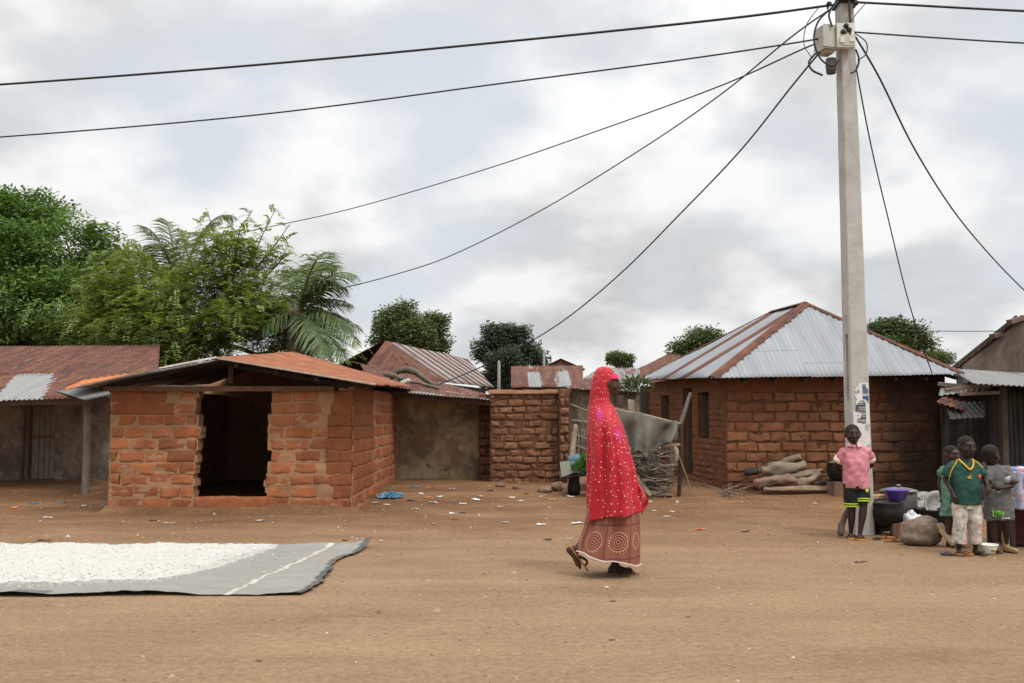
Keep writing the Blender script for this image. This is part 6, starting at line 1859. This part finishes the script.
def fold_h(a, t):
    """drape relief: soft upright folds that deepen downward, pulled forward from the shoulder"""
    s = sstep(.30, .58, t); q = a+.35*(t-.5)
    f = .35*math.sin(5*q+1.1)+.30*math.sin(9*q+2.4+1.5*t)+.22*math.sin(14*q+.6-2*t)+.5*noise.noise(Vector((q*2.2, t*2.2, 3)))
    d = .35*noise.noise(Vector((math.cos(a)*2.5, math.sin(a)*2.5, t*7)))
    return s*(.044*f+.024*d)+.004*noise.noise(Vector((math.cos(a)*6, math.sin(a)*6, t*22)))
def loft_cloth(name, mat, rows, nA, hem, fold, parent, uvw, thick=.0035, top_close=True):
    mb = MB(); vs = []; uv = []
    nr = 120; y0, y1 = rows[0][0], rows[-1][0]
    rr = []
    for j in range(nr+1):
        t = j/nr; y = y0+(y1-y0)*(t**1.15)
        b, f, ry = (interp(rows, y, k) for k in (1, 2, 3))
        cx = (wx(b)+wx(f))/2; rx = (wx(f)-wx(b))/2
        for i in range(nA+1):
            a = 2*math.pi*i/nA-math.pi/2   # a=-pi/2 faces the camera
            a0 = a
            ca, sa = math.cos(a), math.sin(a)
            k = fold(a, (y-y0)/(y1-y0))
            z = wz(y)+hem(ca, sa)*sstep(.35, 1, (y-y0)/(y1-y0))
            vs.append((cx+(rx+k*.7)*ca, (ry+k)*sa, z))
            aa = a+math.pi/2
            if aa > math.pi: aa -= 2*math.pi
            uv.append((aa*uvw, z))
    # a clean seam: mirrored uv meets at the far side
    W = nA+1
    fs = [(j*W+i, (j+1)*W+i, (j+1)*W+i+1, j*W+i+1) for j in range(nr) for i in range(nA)]
    N0 = len(vs)
    me_v = vs; mb.add(me_v, fs, (1, 1, 1), uv)
    if top_close:
        mb.add([vs[i] for i in range(nA)], [tuple(range(nA))], (1, 1, 1), [uv[i] for i in range(nA)])
    o = mb.build(name, mat); o.parent = parent
    so_ = o.modifiers.new('thickness', 'SOLIDIFY'); so_.thickness = thick; so_.offset = -1
    return o
loft_cloth('veil', VEIL, VR, 180, lambda ca, sa: .040*ca+.012*math.sin(3*math.atan2(sa, ca)+1), fold_h, woman, .24)
# fluttering front edge of the veil, carried forward by the hand beneath
def flap(u, v):
    # u: along the free edge from mid-height down, v: from the veil outwards
    y = 470+36*u; out = (1.5+10*sstep(0, .75, u)-7*sstep(.72, 1, u))*v
    bx = interp(VR, y, 2)-2.0
    z = wz(y+6*v*u*1.2-2*v)
    return (wx(bx+out)+.0, -.03-.085*(1-v)+.035*math.sin(v*6+u*4)+.02*math.sin(u*9), z+.012*math.sin(v*5))
mb = MB(); mb.grid(flap, 40, 24, thick=.004, uvf=lambda u, v: (.3+v*.12, .85-.34*u))
o = mb.build('veil_edge', VEIL); o.parent = woman
SR = [(492, 590, 636, .20), (510, 587, 639, .215), (525, 584.5, 639.2, .225), (540, 580.0, 639.0, .235), (555.5, 577.0, 638.8, .245)]
def fold_s(a, t):
    return sstep(0, .4, t)*(.016*math.sin(6*a+.8)+.012*math.sin(11*a+2)+.014*noise.noise(Vector((math.cos(a)*3, math.sin(a)*3, t*2))))-.01
hemS = lambda ca, sa: -.052*ca+.008*math.sin(4*math.atan2(sa, ca))
loft_cloth('wrapper_skirt', WRAP, SR, 140, hemS, fold_s, woman, .23, top_close=False)
# pale selvedge along the hem
mb = MB(); pts = []
for i in range(141):
    a = 2*math.pi*i/140-math.pi/2; ca, sa = math.cos(a), math.sin(a); k = fold_s(a, 1)
    cx = (wx(577)+wx(638.8))/2; rx = (wx(638.8)-wx(577))/2
    pts.append((cx+(rx+k*.7+.003)*ca, (.245+k+.003)*sa, wz(555.5)+hemS(ca, sa)+.004))
mb.tube(pts, .0045, 5, (.62, .58, .55)); o = mb.build('hem_edge', CLOTH); o.parent = woman
def worn_sandal(parent, c, yaw, pitch, ln, col):
    """sole and straps under a foot; pitch tips the toe down"""
    mb = MB(); R = Euler((0, pitch, yaw), 'XYZ').to_matrix(); c = Vector(c)
    if pitch: R = Euler((0, 0, yaw)).to_matrix() @ Euler((0, pitch, 0)).to_matrix()
    prof = [(-1, .5), (-.85, .75), (-.4, .7), (0, .66), (.4, .92), (.75, 1.0), (.95, .7), (1.03, .3)]
    vs = []
    for z in (0, .013):
        for k, w_ in prof: vs.append(c+R @ Vector((k*ln/2, -w_*ln*.19, z)))
        for k, w_ in prof[::-1]: vs.append(c+R @ Vector((k*ln/2, w_*ln*.19, z)))
    n = 16
    mb.add(vs, [tuple(range(n))[::-1], tuple(range(n, 2*n))]+[(i, (i+1) % n, (i+1) % n+n, i+n) for i in range(n)], col, smooth=False)
    for s_ in (-1, 1):
        mb.tube(spline([c+R @ Vector((ln*.33, 0, .014)), c+R @ Vector((ln*.25, s_*ln*.10, .045)), c+R @ Vector((ln*.05, s_*ln*.17, .03)), c+R @ Vector((-.05*ln, s_*ln*.19, .010))], 4), .008, 6, (.06, .03, .02))
    o = mb.build('sandal', ATT); o.parent = parent; return o
worn_sandal(woman, (.085, .065, .002), .05, 0, .27, (.20, .085, .045))
worn_sandal(woman, (-.270, -.03, .140), 0, .95, .235, (.33, .13, .05))

# ---------- children ----------
def child(name_label, px, py, Y, sc, spec):
    """spec: joints in metres for a 1.2 m tall child facing the camera (-y); x to the right of the picture"""
    base = Vector((at(px, py, Y).x, Y, gh(at(px, py, Y).x, Y)))
    root = empty('person', base, name_label, 'person', rz=spec.get('turn', 0))
    hk = spec.get('hk', .98)
    mb = MB()
    J = {k: Vector(v) for k, v in spec['J'].items()}
    R, P = head_prims(mb, J['head'], hk, spec.get('yaw', 0), spec.get('pitch', 0))
    mb.tube([J['chest']+Vector((0, 0, .08)), J['neck'], J['head']+Vector((0, .012, -.05))], [.045, .037, .038], 12)
    mb.tube([J['pelvis'], J['pelvis'].lerp(J['chest'], .5), J['chest']], [.085, .078, .088], 16, flat=(1.25, .85))
    for s in 'LR':
        mb.tube([J['chest']+Vector((0, 0, .05)), J['sh'+s], J['sh'+s].lerp(J['el'+s], .5), J['el'+s]], [.05, .036, .030, .026], 10)
        mb.tube([J['el'+s], J['el'+s].lerp(J['wr'+s], .4), J['wr'+s]], [.026, .026, .018], 10)
        hd = spec.get('hd'+s, J['wr'+s]-J['el'+s]); hand_prims(mb, J['wr'+s], hd, spec.get('hn'+s, (0, 1, 0)), .78, 1 if s == 'L' else -1, spec.get('curl', .6))
        mb.tube([J['hip'+s], J['hip'+s].lerp(J['kn'+s], .5), J['kn'+s]], [.066, .056, .040], 12)
        mb.tube([J['kn'+s], J['kn'+s].lerp(J['an'+s], .35), J['kn'+s].lerp(J['an'+s], .8), J['an'+s]], [.040, .041, .027, .023], 12)
        foot_prims(mb, J['an'+s], spec.get('ft'+s, (0, -1, 0)), .80, spec.get('fp'+s, 0))
    o = voxel(mb, 'body', .0058, 5, [spec.get('skin', SKIN)]); o.parent = root
    eyes(root, P, R, hk); hair_cap(root, J['head'], hk, R)
    root.scale = (sc, sc, sc)
    return root, J
def fold_f(amp, sc, seed):
    amp *= 1.5
    def f(p): return amp*.35*noise.noise(Vector((p.x*sc*1.1+p.z*sc*1.2, p.y*sc, p.z*sc*1.3-p.x*sc*.8+seed*3)))+amp*noise.noise(Vector((p.x*sc, p.y*sc, p.z*sc*.55+seed)))+amp*.5*noise.noise(Vector((p.x*sc*2.3, p.y*sc*2.3, p.z*sc*1.2+seed)))
    return f
def std(**kw):
    J = dict(head=(0, -.01, 1.085), neck=(0, .01, .985), chest=(0, .015, .86), pelvis=(0, .01, .60),
             shL=(-.125, .015, .925), elL=(-.165, .03, .74), wrL=(-.15, -.03, .57), shR=(.125, .015, .925), elR=(.165, .03, .74), wrR=(.15, -.03, .57),
             hipL=(-.06, .01, .58), knL=(-.062, -.01, .325), anL=(-.065, .012, .06), hipR=(.06, .01, .58), knR=(.062, -.01, .325), anR=(.065, .012, .06))
    J.update(kw); return J

# boy in the pink polo shirt, hands behind his back
J = std(head=(-.035, -.015, 1.075), neck=(-.02, .01, .975), elL=(-.185, .10, .745), wrL=(-.09, .15, .66), elR=(.20, .10, .755), wrR=(.10, .15, .68),
        shL=(-.12, .015, .895), shR=(.125, .015, .90), knL=(-.05, .02, .31), anL=(-.055, .05, .06), hipR=(.06, .01, .58), knR=(.055, -.03, .325), anR=(.005, -.05, .06))
boy, _ = child('boy in pink polo shirt and black shorts, hands behind his back, against utility pole', 858, 537, 10.45, .995, dict(J=J, hk=1.0, yaw=-.12, skin=SKIN2, hdL=(1, .1, -.2), hdR=(-1, .1, -.2), ftL=(-.25, -1, 0), ftR=(-.35, -1, 0)))
def shirt(mb):
    ring_loft(mb, [(.515, .005, .015, .132, .108), (.56, .003, .012, .136, .110), (.70, .003, .01, .128, .106), (.80, .0, .012, .134, .102), (.865, .0, .015, .130, .088), (.92, -.004, .015, .092, .070), (.962, -.008, .012, .065, .058), (.975, -.01, .012, .052, .050)])
    for s, e in (('L', .62), ('R', .62)):
        a, b = Vector(J['sh'+s]), Vector(J['el'+s]); q = a.lerp(b, e); m = Vector((0, .012, .90))
        mb.tube([m.lerp(a, .5), a, a.lerp(b, .3), q], [.056, .052, .052, .050], 14, cap='flat')
PINK = m_simple('pink_pique', (.52, .195, .24), .85, .10, 9, .35, 120, .004, dirt=(.42, .16, .18), dscale=3.5, damt=.4)
shell('polo_shirt', shirt, boy, [PINK], .0085, 3, fold_f(.011, 13, 1))
CREAM = m_simple('cream_rib', (.62, .50, .40), .85, .08, 20, .2)
def cuff(mb):
    for s in 'LR':
        pass
for s in 'LR':
    a, b = Vector(J['sh'+s]), Vector(J['el'+s]); mb = MB(); mb.tube([a.lerp(b, .42), a.lerp(b, .60), a.lerp(b, .69)], [.0575, .0575, .0570], 18, cap='flat'); o = mb.build('sleeve_cuff', CREAM); o.parent = boy
for s in (-1, 1):
    mb = MB(); c = Vector((-.015, .008, .985))
    def col(u, v, s=s):
        a = -math.pi/2+s*(.14+u*1.9); r = .050+.026*v; return (c.x+r*math.cos(a)*1.05, c.y+r*math.sin(a)*1.0-.006*v, c.z+.008-.030*v-.018*(1-u)*v)
    mb.grid(col, 14, 5, thick=-.005); o = mb.build('collar', m_simple('pale_pink_collar', (.66, .36, .38), .85) if s < 0 else bpy.data.materials['pale_pink_collar']); o.parent = boy
BLK = m_simple('black_jersey', (.012, .012, .015), .8, .2, 12, .2)
LIME = m_simple('lime_trim', (.42, .62, .04), .7, .05)
def shorts(mb):
    ring_loft(mb, [(.50, 0, .012, .115, .095), (.60, 0, .012, .118, .095), (.64, 0, .012, .11, .09)])
    for s, e in (('L', 1.0), ('R', .96)):
        h, k = Vector(J['hip'+s]), Vector(J['kn'+s]); mb.tube([h+Vector((0, 0, -.01)), h.lerp(k, .5), h.lerp(k, .80 if s == 'R' else .93)], [.078, .075, .072], 16, cap='flat')
shell('shorts', shorts, boy, [BLK], .0085, 3, fold_f(.006, 14, 4))
for s, e in (('L', .93), ('R', .80)):
    h, k = Vector(J['hip'+s]), Vector(J['kn'+s])
    for d_ in (-.03, -.12):
        mb = MB(); a = h.lerp(k, e+d_-.022); b = h.lerp(k, e+d_+.022); mb.tube([a, b], [.0765, .076], 20, cap='flat'); o = mb.build('shorts_stripe', LIME); o.parent = boy
mb = MB(); mb.ell((.075, -.092, .50), (.018, .006, .02), nu=10, nv=6); o = mb.build('shorts_badge', LIME); o.parent = boy
for s in 'LR':
    a = Vector(J['an'+s]); yw = math.atan2(-1, -.25 if s == 'L' else -.35)
    worn_sandal(boy, (a.x+.05*math.cos(yw), a.y+.05*math.sin(yw), .0), yw, 0, .20, (.50, .22, .05))

# child in the pale green dress, standing behind
J = std(elL=(-.14, .05, .74), wrL=(-.12, .02, .58), elR=(.15, .03, .74), wrR=(.14, -.02, .58), shL=(-.105, .015, .91), shR=(.105, .015, .91))
kid1, _ = child('small child in a pale green dress standing behind the green-shirted child', 954.5, 547, 9.8, .815, dict(J=J, yaw=.25, hk=1.06, ftL=(-.1, -1, 0)))
def dress(mb):
    ring_loft(mb, [(.36, 0, .01, .145, .12), (.45, 0, .01, .138, .115), (.62, 0, .01, .128, .105), (.78, 0, .012, .13, .098), (.88, 0, .015, .125, .082), (.925, 0, .015, .09, .065), (.95, 0, .012, .058, .052)])
    for s in 'LR':
        a, b = Vector(J['sh'+s]), Vector(J['el'+s]); mb.tube([a, a.lerp(b, .15), a.lerp(b, .36)], [.05, .058, .046], 14)
shell('dress', dress, kid1, [m_simple('pale_green_cotton', (.105, .20, .15), .85, .15, 9, .3, 100, .004, dirt=(.10, .17, .13), damt=.4)], .009, 3, fold_f(.014, 12, 2))
mb = MB(); mb.ell((.01, -.088, .865), (.012, .006, .02), nu=8, nv=6); o = mb.build('neck_bow', BLK); o.parent = kid1

# child in the dark green football shirt
J = std(elL=(-.185, .05, .76), wrL=(-.15, -.04, .62), elR=(.19, -.02, .77), wrR=(.16, -.13, .70), shL=(-.122, .015, .90), shR=(.122, .015, .90), anL=(-.085, .012, .06), anR=(.085, .012, .06), knL=(-.075, -.01, .325), knR=(.075, -.01, .325), head=(.015, -.02, 1.085))
kid2, _ = child('child in dark green football shirt with yellow collar and flowery white trousers', 968, 553.5, 9.27, .905, dict(J=J, yaw=.12, pitch=.05, hk=1.05, skin=SKIN2, hdR=(-.2, -.6, -.6), ftL=(-.2, -1, 0), ftR=(.2, -1, 0)))
GRN = m_simple('dark_green_jersey', (.008, .050, .038), .62, .15, 10, .25, 90, .004)
YEL = m_simple('yellow_trim', (.62, .36, .02), .7, .05)
def jersey(mb):
    ring_loft(mb, [(.505, 0, .012, .152, .116), (.55, 0, .012, .150, .116), (.70, 0, .01, .142, .112), (.82, 0, .012, .144, .106), (.885, 0, .015, .136, .088), (.935, 0, .015, .095, .07), (.962, .0, .012, .07, .056), (.972, 0, .012, .055, .05)])
    for s in 'LR':
        a, b = Vector(J['sh'+s]), Vector(J['el'+s]); m = Vector((0, .012, .90)); mb.tube([m.lerp(a, .5), a, a.lerp(b, .35), a.lerp(b, .8)], [.055, .052, .054, .056], 14, cap='flat')
js = shell('football_shirt', jersey, kid2, [GRN], .0085, 3, fold_f(.010, 12, 7))
def strap3(nm, pts, r, mat, par, fl=(1, .5)):
    mb = MB(); mb.tube(spline(pts, 6), r, 8, flat=fl); o = mb.build(nm, mat); o.parent = par
def on_front(x, z, J_=None):   # front of the shirt barrel at height z
    tab = [(.47, .152, .116), (.70, .142, .112), (.82, .144, .106), (.885, .136, .088), (.935, .095, .07), (.972, .055, .05)]
    for a, b in zip(tab[:-1], tab[1:]):
        if a[0] <= z <= b[0]:
            f = (z-a[0])/(b[0]-a[0]); rx = a[1]+(b[1]-a[1])*f; ry = a[2]+(b[2]-a[2])*f
    k = max(0, 1-abs(x/rx)**2.5)**(1/2.5)
    return Vector((x, .012-ry*k-.009, z))
strap3('collar_trim', [(-.070, -.015, .960), on_front(-.05, .925), on_front(-.018, .885), on_front(.01, .862), on_front(.035, .885), on_front(.058, .925), (.072, -.01, .960)], .0095, YEL, kid2, (1, .8))
strap3('shoulder_piping', [(-.075, .0, .962), (-.11, -.045, .925), (-.145, -.052, .88), (-.168, -.045, .83), (-.175, -.03, .78)], .005, YEL, kid2)
strap3('shoulder_piping', [(.08, .0, .962), (.112, -.045, .925), (.15, -.052, .88)], .005, YEL, kid2)
for i, (dx, h_) in enumerate(((-.011, .012), (0, .021), (.011, .030))):   # small three-bar emblem
    mb = MB(); p = on_front(-.005+dx-.004, .785+h_/2-.006)
    mb.beam(p+Vector((-.004, 0, -h_/2)), p+Vector((.004, 0, h_/2)), .007, .006); o = mb.build('emblem_bar', YEL); o.parent = kid2
p = on_front(-.005, .774); mb = MB(); mb.box(p, (.042, .005, .006)); o = mb.build('emblem_bar', YEL); o.parent = kid2
mb = MB(); p = on_front(.108, .79); mb.ell(p, (.018, .007, .022), nu=12, nv=8); o = mb.build('red_badge', m_simple('orange_red_badge', (.50, .09, .03), .7)); o.parent = kid2
mb = MB(); mb.add([on_front(.12, .60), on_front(.145, .60), on_front(.15, .52)]+[on_front(.12, .60)+Vector((0, .01, 0)), on_front(.145, .60)+Vector((0, .01, 0)), on_front(.15, .52)+Vector((0, .01, 0))], [(0, 2, 1), (3, 4, 5), (0, 1, 4, 3), (1, 2, 5, 4), (2, 0, 3, 5)], smooth=False); o = mb.build('yellow_panel', YEL); o.parent = kid2
def trousers(mb):
    ring_loft(mb, [(.46, 0, .012, .125, .10), (.56, 0, .012, .125, .10), (.62, 0, .012, .115, .095)])
    for s in 'LR':
        h, k, a = Vector(J['hip'+s]), Vector(J['kn'+s]), Vector(J['an'+s]); mb.tube([h, h.lerp(k, .6), k, k.lerp(a, .5), k.lerp(a, .80)], [.082, .078, .070, .066, .068], 18, cap='flat')
shell('trousers', trousers, kid2, [PRINT_TR], .0085, 3, fold_f(.008, 13, 9))
worn_sandal(kid2, (-.095, -.035, -.0), -1.77, 0, .20, (.05, .045, .05)); worn_sandal(kid2, (.098, -.035, 0), -1.37, 0, .20, (.05, .045, .05))

# child in grey T-shirt, half turned away with head bent toward the green shirt
J = std(head=(-.075, -.02, 1.065), neck=(-.03, .01, .975), shL=(-.115, -.02, .915), elL=(-.17, -.10, .76), wrL=(-.20, -.12, .90), elR=(.10, -.12, .74), wrR=(-.04, -.17, .72), shR=(.12, .01, .915), knR=(.08, -.03, .325), anR=(.085, .03, .06), anL=(-.05, .01, .06))
kid3, _ = child('child in a baggy grey T-shirt with green print, head turned away beside the low table', 1000, 555, 9.42, .84, dict(J=J, yaw=2.15, pitch=.12, hk=1.16, skin=SKIN2, hdL=(.1, 0, 1), hdR=(-1, -.1, .1), turn=0, ftR=(.3, -1, 0)))
GRY = m_simple('faded_grey_jersey', (.095, .095, .09), .9, .2, 9, .3, 100, .004, dirt=(.15, .145, .13), damt=.5)
def tee(mb):
    ring_loft(mb, [(.36, .01, .01, .160, .12), (.40, .01, .01, .158, .122), (.55, .005, .01, .152, .118), (.72, 0, .01, .145, .11), (.84, -.005, .012, .145, .102), (.90, -.01, .012, .135, .085), (.945, -.015, .012, .09, .066), (.968, -.02, .01, .055, .052)])
    for s in 'LR':
        a, b = Vector(J['sh'+s]), Vector(J['el'+s]); m = Vector((0, .01, .88)); mb.tube([m.lerp(a, .5), a, a.lerp(b, .4), a.lerp(b, .85)], [.06, .06, .062, .066], 14, cap='flat')
shell('t_shirt', tee, kid3, [GRY], .0085, 3, fold_f(.013, 11, 12))
LG = m_simple('green_print_ink', (.13, .40, .05), .8); WG = m_simple('pale_print_ink', (.50, .50, .46), .8)
def pf(x, z, out=.010): return Vector((x, .01-.118*max(0, 1-abs((x-.005)/.155)**2.5)**(1/2.5)-out, z))
glyphs = [[(-.9, 1), (-.9, -1), (-.2, -1)], [(0, 1), (.7, 1), (.7, -1), (0, -1), (0, 1)], [(.9, 1), (1.2, -1), (1.5, 1)], [(1.8, -1), (1.8, 1), (2.4, 0), (1.8, -.1)]]
for g_ in glyphs:
    mb = MB(); mb.tube([pf(-.075+x*.034, .435+y*.028, .012) for x, y in g_], .0085, 6, flat=(1, .6)); o = mb.build('green_print', LG); o.parent = kid3
mb = MB(); mb.tube([pf(-.02+i*.012, .385+.006*(i % 2), .012) for i in range(8)], .006, 6); o = mb.build('pale_print', WG); o.parent = kid3
mb = MB(); q = [pf(-.04+.022*math.cos(a), .69+.02*math.sin(a), .004) for a in np.linspace(.6, 5.6, 9)]; mb.tube(q, .0045, 6); o = mb.build('pale_print', WG); o.parent = kid3
b_ = Vector(J['elR']); a_ = Vector(J['shR']); mb = MB(); mb.tube([a_.lerp(b_, .60), a_.lerp(b_, .86)], [.0685, .0715], 18, cap='flat'); o = mb.build('sleeve_cuff', m_simple('white_cuff', (.38, .36, .33), .9, .2)); o.parent = kid3
# worn tan boot on the near foot
def boot(mb):
    a = Vector(J['anR']); mb.tube([a+Vector((-.0, 0, .14)), a+Vector((0, .005, .06)), a+Vector((0, .01, -.01))], [.046, .04, .038], 12)
    mb.tube([a+Vector((0, .03, -.028)), a+Vector((.02, -.05, -.025)), a+Vector((.045, -.125, -.03))], [.034, .036, .03], 12)
shell('boot', boot, kid3, [m_simple('tan_leather', (.33, .22, .10), .7, .35, 14, .3, dirt=(.10, .06, .03))], .007, 2)
worn_sandal(kid3, (J['anL'][0], -.035, 0), -1.6, 0, .19, (.06, .035, .03))
